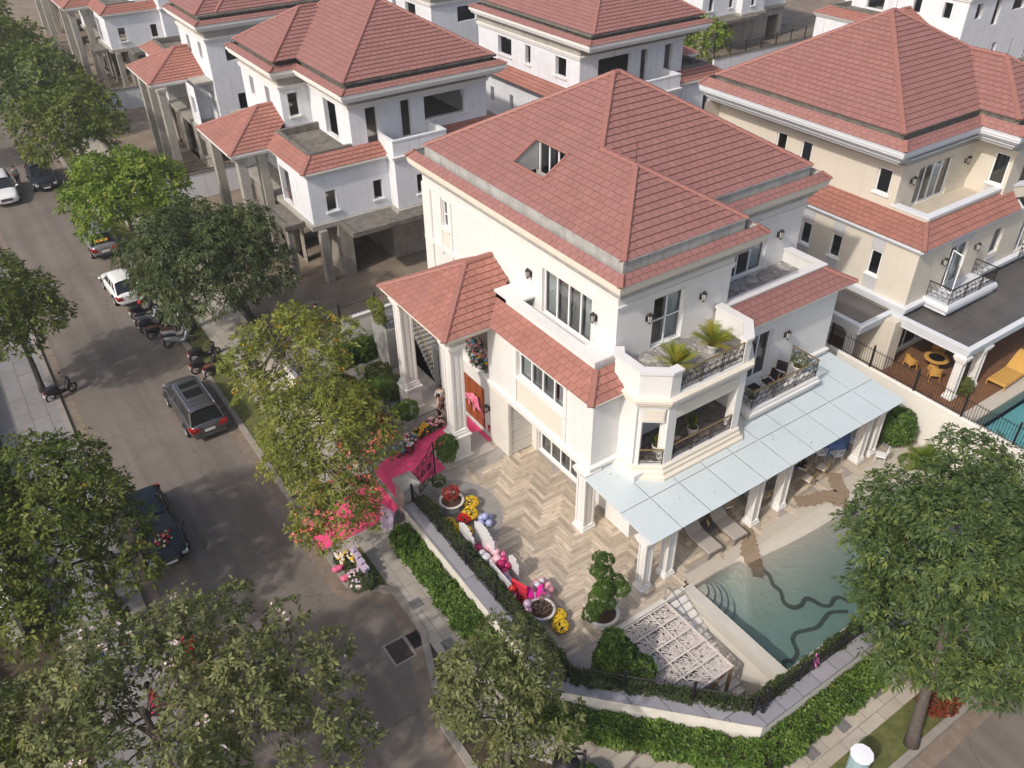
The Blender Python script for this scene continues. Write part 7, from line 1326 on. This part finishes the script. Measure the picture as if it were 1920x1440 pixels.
# small balcony furniture
DK = mat('black canvas', (.02, .018, .017), .8); WD = mat('light teak', (.3, .17, .08), .6)
for x, y, a, lb in ((27.4, 18.95, 200, 'black canvas folding chair on the small balcony, right of the two'), (26.6, 18.85, 170, 'black canvas folding chair on the small balcony, left of the two')):
    t = thing('folding_chair', (x, y, 4.34), lb, 'chair', 'folding chairs on the small balcony', R(a)); m = MB()
    for sy in (-.26, .26): m.path([(-.22, sy, 0), (.22, sy, .55)], .018, 4); m.path([(.22, sy, 0), (-.22, sy, .55)], .018, 4); m.path([(-.24, sy, .56), (.24, sy, .56)], .022, 4); m.path([(-.22, sy, .4), (-.32, sy, .95)], .018, 4)
    m.build('frame', WD, t, True); m = MB(); m.bbox(-.22, -.25, .38, .22, .25, .42, .01); m.build('seat', DK, t, True); m = MB(); m.idx([(-.24, -.26, .5), (-.24, .26, .5), (-.33, .26, .95), (-.33, -.26, .95), (-.27, -.26, .5), (-.27, .26, .5), (-.36, .26, .95), (-.36, -.26, .95)], [(0, 1, 2, 3), (7, 6, 5, 4), (0, 3, 7, 4), (1, 5, 6, 2), (3, 2, 6, 7), (0, 4, 5, 1)]); m.build('backrest', DK, t, True)
t = thing('side_table', (25.7, 18.9, 4.34), 'small dark table on the balcony left of the folding chairs', 'table'); m = MB(); m.bbox(25.4, 18.7, 4.8, 25.95, 19.1, 4.84, .01); m.build('table_top', DK, t)
for sx in (25.44, 25.9):
    for sy in (18.74, 19.06): m = MB(); m.box(sx - .015, sy - .015, 4.34, sx + .015, sy + .015, 4.8); m.build('leg', DK, t)
potted('bushy pale plant in a white pot at the right end of the small balcony', 28.7, 18.9, 4.34, .28, .42, [(28.7, 18.9, 5.1, .35, .35, .32)], LEAF['olive'], .09, 130, 12, 'balcony pots'); potted('low plant in a white pot at the left corner of the small balcony', 25.15, 18.5, 4.34, .2, .35, [(25.15, 18.5, 4.85, .2, .2, .18)], LEAF['olive'], .08, 150, 13, 'balcony pots')
# veranda furniture at the yellow villa
t = thing('wicker_table', (39.9, 18.1, .5), 'round wicker table with dark glass top on the brown veranda deck', 'table'); m = MB(); m.lathe([(.42, .70), (.62, .70), (.65, .73), (.62, .76), (.42, .76), (.42, .70)], (39.9, 18.1, .5), 28); m.lathe([(.3, 0), (.22, .4), (.35, .7)], (39.9, 18.1, .5), 16); m.build('frame', YF, t); m = MB(); m.lathe([(0, .74), (.43, .74)], (39.9, 18.1, .5), 28); m.build('glass_top', CGL, t)
for x, y, a, lb in ((39.0, 17.5, 40, 'wicker armchair on the veranda in front of the round wicker table'), (38.9, 18.9, -20, 'wicker armchair on the veranda at the left of the round wicker table'), (40.9, 18.6, 200, 'wicker armchair on the veranda behind the round wicker table')):
    t = thing('wicker_chair', (x, y, .5), lb, 'chair', 'wicker armchairs on the veranda', R(a)); m = MB(); m.bbox(-.25, -.28, .36, .28, .28, .46, .03); m.build('seat', YF, t, True)
    m = MB(); n = 12; V = []
    for k in range(n + 1): b = math.pi * (.35 + 1.3 * k / n); V += [(.33 * math.cos(b), .33 * math.sin(b), .42), (.36 * math.cos(b), .36 * math.sin(b), .66 + .26 * math.sin(math.pi * k / n)), (.32 * math.cos(b), .32 * math.sin(b), .66 + .26 * math.sin(math.pi * k / n))]
    m.idx(V, [(k * 3 + q, k * 3 + 3 + q, k * 3 + 4 + q, k * 3 + 1 + q) for k in range(n) for q in range(2)]); m.build('backrest', YF, t, True)
    for sx in (-.22, .24):
        for sy in (-.24, .24): m = MB(); m.path([(sx * 1.1, sy * 1.1, 0), (sx, sy, .38)], .022, 5); m.build('leg', YF, t, True)
foliage('bush', 'green bush between the two front columns of the yellow villa veranda', 'bush', [(39.1, 15.9, .95, .5, .4, .5)], LEAF['mid'], .12, 120, 91); m = MB(); m.lathe([(0, 0), (.16, .02), (.2, .1), (.12, .2), (0, .22)], (43.3, 21.0, 7.9), 14); tag(m.build('toy', mat('lime green plastic', (.3, .6, .05), .4)), 'small lime green toy left on the yellow villa terrace', 'toy')
# carpet
PINK = mat('hot pink carpet', (.82, .085, .22), .95, var=.05, vs=6)
m = MB(); m.prism([(7.0, 25.3), (10.72, 25.45), (10.9, 25.5), (10.9, 28.2), (10.72, 28.1), (7.0, 27.1)], .124, .158); m.idx([(10.75, 25.5, .157), (11.05, 25.6, .512), (11.05, 28.25, .512), (10.75, 28.1, .157)], [(0, 1, 2, 3)]); m.prism([(11.05, 25.6), (12.4, 26.2), (16.85, 26.95), (16.85, 29.3), (12.4, 28.9), (11.05, 28.25)], .495, .515); tag(m.build('carpet', PINK), 'hot pink carpet running from the kerb through the gate to the wooden front door', 'carpet')
m = MB(); m.box(7.02, 25.31, .02, 7.06, 27.1, .158); tag(m.build('carpet_edge', PINK), 'strip of pink carpet turned down over the kerb', 'carpet')
# bow on the door
t = thing('bow', (16.88, 28.4, 2.2), 'big pink ribbon bow tied across the wooden front doors', 'bow'); RB = mat('pink satin ribbon', (.75, .20, .30), .5, var=.1); rs = random.Random(2); m = MB()
for k in range(16):
    a = rs.uniform(0, 6.28); L = rs.uniform(.35, .7); c0 = Vector((16.86, 28.5, 2.25)); d = Vector((-.12, math.cos(a), math.sin(a) * .6 - .1)); p = [c0, c0 + d * L * .5 + Vector((-.12, 0, .06)), c0 + d * L, c0 + d * L * 1.15 + Vector((0, 0, -.25))]; s_ = Vector((0, -math.sin(a), math.cos(a))) * .085
    for u, v in zip(p, p[1:]): m.face([u - s_, v - s_, v + s_, u + s_])
m.build('ribbon', RB, t); m = MB()
for s_ in (-1, 1): m.path([(16.85, 28.5, 2.25), (16.8, 28.5 - s_ * .35, 1.95), (16.84, 28.5 - s_ * .75, 1.75), (16.82, 28.5 - s_ * .95, 1.45)], [.05, .06, .05, .03], 5)
m.build('tails', RB, t); m = MB(); m.ball((16.85, 27.15, 1.2), .07, 8, 6, 1.6); m.tube((16.85, 27.15, .85), (16.85, 27.15, 1.1), .025, .04, 6); tag(m.build('hanging_ornament', mat('glossy red lacquer', (.5, .01, .02), .3)), 'small red ornament hanging on the wall right of the front door', 'ornament')
# flowers
def fl(name, label, pts, cs, r_=.075, seed=1, green=True, grp=None):
    x, y, z, _ = pts[0]; t = thing(name, (x, y, z - .1), label, 'flowers', grp); floral(t, pts, [BL[c] for c in cs], r_, seed)
    if green: foliage('', '', '', [(px, py, pz - R_ * .25, R_ * .95, R_ * .95, R_ * .6) for px, py, pz, R_ in pts], LEAF['box'], .11, 90, seed, parent=t, vb=.1)
    return t
fl('flower_arrangement', 'pale pink and white flower arrangement beside the carpet at the farther porch column', [(14.9, 29.35, .85, .35), (15.3, 29.5, .75, .3)], ('white', 'blush', 'pink'), .08, 1)
fl('flower_arrangement', 'yellow and orange flower arrangement along the carpet edge', [(14.4, 29.3, .8, .32), (14.0, 29.25, .7, .28)], ('yellow', 'orange', 'yellow'), .08, 2)
fl('flower_arrangement', 'pink, white and sky blue flower arrangement at the open gate', [(13.35, 28.9, .9, .35), (13.0, 28.6, .85, .38)], ('white', 'blush', 'sky', 'pink'), .08, 3)
fl('flower_arrangement', 'deep blue flower cluster on the carpet edge by the gate leaf', [(12.5, 28.4, .95, .3)], ('blue', 'sky'), .08, 4)
fl('flower_arrangement', 'tall mixed pink, blue and yellow flowers on the ledge above the front door', [(17.0, 28.5, 5.3, .42), (17.0, 28.1, 4.9, .45), (17.0, 27.7, 4.75, .4), (16.95, 28.3, 4.45, .3), (17.05, 27.3, 4.6, .25)], ('pink', 'blush', 'sky', 'yellow', 'white'), .085, 5)
fl('flower_arrangement', 'yellow and cream flowers at the kerb beside the lilac stepped board', [(7.65, 23.85, .55, .38), (7.45, 24.2, .45, .3)], ('yellow', 'cream', 'white'), .08, 6)
fl('flower_arrangement', 'white and blush flower heap at the kerb corner of the little lawn', [(7.55, 22.95, .45, .3), (7.35, 22.6, .35, .26)], ('white', 'blush', 'lilac'), .075, 7)
fl('flower_arrangement', 'white and pink flowers hidden under the yellow-green tree', [(7.6, 28.9, .5, .35), (9.2, 25.9, .9, .3)], ('white', 'pink', 'cream'), .08, 8)
foliage('bush', 'dark teal round bush at the kerb corner of the little lawn', 'bush', [(7.85, 22.45, .4, .36, .36, .34)], LEAF['box'], .1, 200, 93, None, vb=.1)
LIL = mat('lilac painted board', (.48, .40, .52), .6, var=.05)
t = thing('stepped_board', (7.9, 23.4, .11), 'lilac stepped decorative board standing among flowers on the lawn', 'board'); m = MB()
for i in range(8): m.box(7.84, 24.0 - i * .17, .12, 7.96, 23.83 - i * .17, .95 - .03 * i + (.1 if i % 2 else 0)); m.box(7.90, 24.0 - i * .17, .95 - .03 * i, 8.06, 23.83 - i * .17, 1.0 - .03 * i + (.1 if i % 2 else 0))
m.build('board', LIL, t)
t = thing('welcome_board', (10.0, 24.8, .12), 'tilted lilac welcome board standing by the gate pillar', 'board'); m = MB(); m.idx([(9.75, 25.15, .15), (9.95, 24.35, .15), (10.15, 24.4, 1.35), (9.95, 25.2, 1.35), (9.80, 25.16, .15), (10.0, 24.36, .15), (10.2, 24.41, 1.35), (10.0, 25.21, 1.35)], [(0, 1, 2, 3), (7, 6, 5, 4), (0, 3, 7, 4), (1, 5, 6, 2), (3, 2, 6, 7)]); m.build('panel', LIL, t); m = MB(); m.path([(10.12, 24.8, 1.2), (10.45, 24.85, .13)], .025, 4); m.build('prop', GP, t)
for x, y, lb in ((7.12, 23.85, 'pink foil sweet shape on the kerb, farther one'), (7.2, 23.2, 'pink foil sweet shape on the kerb, nearer one')):
    m = MB(); m.path([(x - .22, y + .02, .30), (x - .12, y, .30), (x + .12, y, .31), (x + .24, y + .04, .31)], [.10, .13, .13, .10], 10); tag(m.build('sweet_prop', mat('pink foil', (.75, .14, .26), .3)), lb, 'decoration', 'pink sweet shapes on the kerb')
def mum(label, x, y, r_, c, grp='yellow chrysanthemum pots on the patio'):
    t = thing('flower_pot', (x, y, .5), label, 'flowers', grp); pot(t, x, y, .5, r_ * .6, .26); foliage('', '', '', [(x, y, .78, r_, r_, r_ * .6)], LEAF['mid'], .07, 120, 3, parent=t); rs = random.Random(int(x * 100)); m = MB()
    for k in range(190):
        a = rs.random() * 6.28; u = rs.random(); ph = math.acos(1 - .93 * u); R_ = r_ * 1.08; m.ball((x + R_ * math.sin(ph) * math.cos(a), y + R_ * math.sin(ph) * math.sin(a), .78 + R_ * .66 * math.cos(ph)), .038, 5, 3, .6, .3, rs)
    m.build('blooms', BL[c], t)
mum('round yellow chrysanthemum right of the first white urn', 13.5, 23.55, .34, 'yellow'); mum('round yellow chrysanthemum next to the red one', 13.1, 22.95, .33, 'yellow'); mum('red flowering pot plant between the white urn and a yellow one', 12.75, 22.85, .28, 'red', 'red pots on the patio')
mum('yellow chrysanthemum near the hedge, highest of the three in a row', 12.05, 23.0, .28, 'yellow'); mum('yellow chrysanthemum near the hedge, middle of the three in a row', 12.12, 22.5, .28, 'yellow'); mum('yellow chrysanthemum behind the first white board', 12.4, 22.15, .27, 'yellow'); mum('smaller yellow flowers alone by the hedge left of the first urn', 11.95, 24.3, .25, 'yellow')
mum('yellow chrysanthemum right of the bare-twigged urn', 13.0, 16.35, .28, 'yellow'); mum('yellow chrysanthemum below the bare-twigged urn', 12.75, 15.9, .29, 'yellow')
potted('white tapered pot with dark red flowers beside the gate leaf', 12.8, 25.1, .5, .2, .62, [(12.8, 25.1, 1.3, .3, .3, .25)], LEAF['box'], .09, 160, 15)
t = potted('desert rose with swollen trunk and red leaves in the first white urn', 12.75, 23.9, .5, .52, .6, None, None, urn=True, grp='big white urns', stem=[([(12.75, 23.9, 1.05), (12.75, 23.9, 1.25)], [.16, .08]), ([(12.75, 23.9, 1.2), (12.9, 24.1, 1.45)], [.06, .03]), ([(12.75, 23.9, 1.2), (12.55, 24.0, 1.45)], [.06, .03]), ([(12.75, 23.9, 1.2), (12.8, 23.7, 1.4)], [.05, .03])])
foliage('', '', '', [(12.8, 24.0, 1.45, .34, .34, .16)], leaf_mat('red rosette leaves', (.28, .02, .02), (.42, .05, .04), (.35, .3, .05)), .12, 130, 5, parent=t)
t = potted('bare twiggy plant in the second white urn near the balloons', 12.5, 16.8, .5, .52, .6, None, None, urn=True, grp='big white urns', stem=[([(12.5 + a, 16.8 + b, 1.05), (12.5 + a * 1.6 + c, 16.8 + b * 1.6, 1.3), (12.5 + a * 2 - c, 16.8 + b * 2 + c, 1.5)], [.02, .014, .006]) for a, b, c in [(random.Random(i).uniform(-.25, .25), random.Random(i + 50).uniform(-.25, .25), random.Random(i + 90).uniform(-.12, .12)) for i in range(26)]])
t = potted('red rosette plant in a grey pot seen through the tree by the gate', 12.6, 30.6, .5, .3, .5, [(12.6, 30.6, 1.15, .42, .42, .2)], MATS['red rosette leaves'], .3, 40, 6, m=POTG)
foliage('ground_plants', 'round patch of rust red leaves on the lawn behind the big tree trunk', 'plants', [(22.2, 6.0, .2, .85, .6, .3)], leaf_mat('rust red leaves', (.09, .02, .01), (.2, .045, .02), (.28, .1, .03)), .12, 160, 95)
# white boards and balloons along the hedge
WB = mat('white painted board', (.62, .61, .62), .6, var=.04)
def board(label, x, y0, y1, z1, arch=False, tilt=.0):
    t = thing('backdrop_board', (x, (y0 + y1) / 2, .5), label, 'board', 'white boards along the hedge'); n = max(3, int((y1 - y0) / .16)); m = MB()
    for i in range(n):
        a = y0 + (y1 - y0) * i / n; b = a + (y1 - y0) / n - .012; h_ = z1 + (.35 * math.sin(math.pi * (i + .5) / n) if arch else 0); m.box(x, a, .5, x + .035, b, h_)
    m.build('slats', WB, t); m = MB(); m.box(x + .036, y0, .8, x + .07, y1, .88); m.box(x + .036, y0, z1 - .25, x + .07, y1, z1 - .17); m.build('battens', WB, t); m = MB(); m.path([(x + .06, (y0 + y1) / 2, z1 - .2), (x + .5, (y0 + y1) / 2, .5)], .02, 4); m.build('prop', WB, t)
board('white slatted board beside the yellow flower pots', 11.95, 20.75, 21.9, 1.75, True); board('tall narrow white board leaning inward behind the first balloons', 12.4, 19.9, 21.4, 2.0, True); board('longest white slatted board between the pale balloons and the red ones', 11.9, 17.95, 19.5, 1.75)
board('small white picket board on the far side of the lilac balloons', 12.75, 18.7, 19.4, 1.45, True)
BA = {k: mat(k + ' balloon', c, .28, var=.02, spec=.5) for k, c in dict(palepink=(.70, .42, .46), pink=(.72, .30, .36), rose=(.62, .16, .30), magenta=(.42, .012, .11), white=(.70, .68, .70), mauve=(.48, .28, .40), lilac=(.42, .30, .42), peri=(.36, .38, .60), red=(.62, .03, .03), silver=(.5, .5, .55), crimson=(.45, .01, .05), violet=(.25, .13, .38)).items()}
def balloons(label, pts, name='balloon_cluster'):
    x, y, z, _, _ = pts[0]; t = thing(name, (x, y, .5), label, 'balloons')
    for (x, y, z, r_, c) in pts:
        m = MB(); n, q = 14, 10; V = []
        for i in range(q + 1):
            ph = math.pi * i / q; rr = r_ * math.sin(ph); zz = r_ * math.cos(ph) * (1.0 if ph < 1.57 else 1.18)
            for k in range(n): V.append((x + rr * math.cos(6.283 * k / n), y + rr * math.sin(6.283 * k / n), z + zz))
        m.idx(V, [(i * n + k, (i + 1) * n + k, (i + 1) * n + (k + 1) % n, i * n + (k + 1) % n) for i in range(q) for k in range(n)]); m.build('balloon', BA[c], t, smooth=True)
    return t
balloons('garland of pale pink, white and magenta balloons between the white boards', [(12.55, 20.35, 1.4, .27, 'palepink'), (12.5, 19.95, 1.45, .17, 'palepink'), (12.4, 19.7, 1.3, .19, 'palepink'), (12.6, 19.55, 1.3, .16, 'magenta'), (12.75, 19.85, 1.2, .17, 'rose'), (12.35, 19.4, 1.3, .19, 'magenta'), (12.6, 19.3, 1.15, .17, 'magenta'), (12.05, 20.3, 1.3, .17, 'white'), (12.1, 20.05, 1.25, .2, 'white'), (12.2, 20.25, 1.1, .18, 'palepink'), (12.25, 19.85, 1.1, .19, 'palepink'), (12.2, 20.9, 1.0, .2, 'magenta'), (12.3, 20.6, .9, .19, 'magenta'), (12.15, 19.65, .9, .18, 'peri'), (12.35, 19.15, 1.1, .16, 'magenta'), (12.3, 18.95, 1.05, .17, 'mauve'), (12.35, 18.75, .95, .16, 'lilac'), (12.45, 18.6, .85, .16, 'lilac'), (12.3, 18.5, .8, .15, 'lilac'), (12.2, 19.3, .8, .17, 'white'), (12.7, 20.6, 1.05, .17, 'pink')], 'balloon_garland')
balloons('five periwinkle balloons lying by the white urn on the patio', [(13.45, 22.55, .68, .17, 'peri'), (13.75, 22.4, .68, .16, 'peri'), (13.25, 22.3, .68, .18, 'peri'), (13.55, 22.1, .68, .17, 'peri'), (13.5, 22.35, .92, .16, 'peri')])
balloons('stack of red and crimson balloons against the hedge', [(11.95, 17.95, 1.5, .16, 'red'), (11.95, 17.9, 1.2, .16, 'rose'), (11.98, 17.85, .95, .17, 'crimson'), (12.1, 17.7, .7, .17, 'crimson')], 'balloon_column')
balloons('stack of lilac and violet balloons beside the bare-twigged urn', [(11.95, 16.95, 1.6, .17, 'lilac'), (11.97, 16.92, 1.3, .16, 'mauve'), (11.97, 16.9, 1.02, .17, 'rose'), (11.98, 16.9, .78, .15, 'violet')], 'balloon_column')
balloons('pink balloon bouquet with silver balls right of the magenta butterfly', [(13.15 + .34 * math.cos(a * .785), 17.7 + .34 * math.sin(a * .785), .85 + .1 * (a % 2), .19, 'pink' if a % 3 else 'palepink') for a in range(8)] + [(13.0, 17.75, 1.2, .15, 'silver'), (13.3, 17.85, 1.15, .12, 'silver'), (13.05, 17.45, 1.05, .13, 'violet'), (13.2, 17.6, .7, .2, 'pink')])
t = thing('heart_panel', (12.2, 17.75, .5), 'coral red panel dotted with little bows, leaning by the magenta butterfly', 'panel'); CR = mat('coral red fabric', (.68, .04, .07), .7, var=.12, vs=25); m = MB(); m.idx([(12.22, 17.45, .55), (12.0, 18.15, .55), (12.05, 18.15, 1.8), (12.27, 17.45, 1.8), (12.27, 17.48, .55), (12.05, 18.18, .55), (12.10, 18.18, 1.8), (12.32, 17.48, 1.8)], [(3, 2, 1, 0), (4, 5, 6, 7), (0, 4, 7, 3), (1, 2, 6, 5), (3, 7, 6, 2)]); m.build('panel', CR, t); m = MB(); rs = random.Random(8)
for i in range(9):
    for j in range(12): u = (i + .5) / 9; v = (j + .5) / 12; m.ball((12.21 - .22 * u + .05 * v, 17.45 + .7 * u, .58 + 1.18 * v), .032, 5, 3, .8, .4, rs)
m.build('bows', mat('dark red bows', (.32, .01, .03), .6), t)
def butterfly(name, label, c, s_, mt, ax):
    t = thing(name, c, label, 'decoration'); U_, V_ = ax; U_ = Vector(U_); V_ = Vector(V_); N_ = U_.cross(V_).normalized()
    for k, pts in enumerate(([(.05, .05), (.25, .75), (.5, .85), (.45, .4), (.7, .2), (.3, 0)], [(.05, -.05), (.35, -.1), (.75, -.3), (.5, -.5), (.35, -1.0), (.15, -.5)])):
        for sg in (-1, 1):
            m = MB(); P = [Vector(c) + U_ * (sg * a * s_) + V_ * (b * s_) + N_ * (.12 * abs(a) * s_) for a, b in pts]; Q = [p + N_ * .02 for p in P]; n = len(P); m.idx(P + Q, [tuple(range(n)), tuple(range(2 * n - 1, n - 1, -1))] + [(i, n + i, n + (i + 1) % n, (i + 1) % n) for i in range(n)]); m.build('wing', mt, t)
    m = MB(); m.path([Vector(c) + V_ * (-.3 * s_), Vector(c) + V_ * (.3 * s_)], [.03 * s_, .05 * s_], 6); m.build('body', BA['silver'], t)
butterfly('butterfly_prop', 'large magenta butterfly cut-out standing among the balloons', (12.6, 17.35, 1.15), .66, mat('magenta plastic film', (.75, .015, .32), .5), ((.85, -.45, .1), (.15, .3, .9)))
butterfly('butterfly_prop', 'small pink butterfly decoration stuck in the hedge behind the pool', (18.6, 8.95, 1.95), .30, mat('light pink film', (.80, .20, .50), .5), ((.7, .2, .3), (-.2, .3, .85)))
# lamps and street things
t = thing('street_lamp', (9.0, 9.9, .1), 'black street lamp with a disc head at the bottom edge of the picture', 'street lamp'); m = MB(); m.path([(9.0, 9.9, .1), (9.0, 9.9, .7), (9.0, 9.9, 4.25)], [.13, .07, .05], 10); m.build('pole', IRON, t, smooth=True); m = MB(); m.path([(9.0, 9.9, 4.1), (8.75, 9.95, 4.3), (8.5, 10.0, 4.15)], .045, 6); m.build('arm', IRON, t); m = MB(); m.lathe([(0, .16), (.06, .14), (.36, .02), (.4, -.02), (.36, -.05), (0, -.05)], (8.42, 10.02, 4.05), 24); m.build('lamp_head', IRON, t, smooth=True)
t = thing('litter_bin', (17.45, 6.35, .11), 'pale teal cylindrical litter bin with white top on the lawn edge at the bottom', 'bin'); m = MB(); m.lathe([(.0, 0), (.30, 0), (.34, 1.15), (0, 1.15)], (17.45, 6.0, .11), 10); m.build('body', mat('pale teal bin shell', (.30, .42, .45), .5, var=.05), t); m = MB(); m.lathe([(.36, 1.16), (.38, 1.2), (.36, 1.24), (0, 1.25)], (17.45, 6.0, .11), 10); m.build('lid', mat('white bin lid', (.75, .75, .78), .5), t)
t = thing('garden_lamp', (15.75, 8.78, 1.6), 'small black lamp on the fence corner post near the pool', 'lamp'); m = MB(); m.path([(15.75, 8.78, 1.6), (15.75, 8.78, 2.75)], .04, 6); m.build('post', IRON, t); m = MB(); m.ball((15.75, 8.78, 2.83), .09, 8, 6, 1.2); m.ball((15.86, 8.82, 2.78), .07, 8, 6, 1.0); m.build('lamp_head', IRON, t)
t = thing('garden_lamp', (12.8, 37.6, 2.1), 'thin black pole lamp at the neighbouring fence behind the yellowing tree', 'lamp'); m = MB(); m.path([(12.9, 37.95, 2.1), (12.9, 37.95, 4.2)], .035, 6); m.build('post', IRON, t); m = MB(); m.ball((12.9, 37.95, 4.28), .1, 8, 6, 1.0); m.build('lamp_head', IRON, t)
t = thing('security_camera', (16.3, 37.8, 2.4), 'small white security camera on the side wall behind the porch', 'camera'); m = MB(); m.tube((16.3, 37.86, 2.35), (16.2, 37.5, 2.25), .02, n=6); m.build('arm', FRAME, t); m = MB(); m.tube((16.2, 37.55, 2.25), (16.0, 37.25, 2.1), .065, .065, 8); m.build('housing', FRAME, t)
# leaves on the glass canopy
rs = np.random.RandomState(19); C = np.column_stack([16.7 + rs.rand(70) * 15.2, 15.4 + rs.rand(70) * 4, np.zeros(70)]); C[:, 2] = 3.5 + (C[:, 1] - 15.25) * .07 + .012
o = link(leaves_mesh('canopy_leaves', C, np.tile([0, 0, 1.], (70, 1)) + rs.randn(70, 3) * .1, leaf_mat('brown canopy leaves', (.12, .09, .06), (.24, .19, .13), (.3, .25, .15)), rs.rand(70), 1, .07, .5, 0, 1.2, rs), 'canopy_leaves'); tag(o, 'few dry specks of leaf lying on the frosted glass canopy', 'leaves', None, 'stuff')
# leaves blown on the ground
rs = np.random.RandomState(9); N = 900; px_ = np.where(rs.rand(N) < .6, 6.8 - np.abs(rs.randn(N)) * 1.2, rs.rand(N) * 7); py_ = 14 + rs.rand(N) * 60; C = np.column_stack([px_, py_, np.full(N, .012)]); sel = (px_ > .1) & (px_ < 6.95); C = C[sel]
o = link(leaves_mesh('fallen_leaves', C, np.tile([0, 0, 1.], (len(C), 1)) + rs.randn(len(C), 3) * .1, leaf_mat('dry leaves', (.12, .07, .03), (.24, .17, .07), (.38, .3, .13)), rs.rand(len(C)), 1, .085, .5, 0, 1.2, rs), 'fallen_leaves'); tag(o, 'dry leaves scattered along the road and kerb', 'leaves', None, 'stuff')
# ------------------------------------------------------------ light haze in the air
hz_ = bpy.data.materials.new('haze air'); hz_.use_nodes = True; hn = hz_.node_tree.nodes; hn.remove(hn['Principled BSDF']); hv = hn.new('ShaderNodeVolumePrincipled'); hv.inputs['Color'].default_value = (.88, .87, .86, 1); hv.inputs['Density'].default_value = .0006; hv.inputs['Anisotropy'].default_value = .2; hz_.node_tree.links.new(hv.outputs[0], hn['Material Output'].inputs['Volume'])
g = MB(); g.box(-399, -399, -3.2, 499, 599, 30); g.build('haze', hz_, kind='stuff')
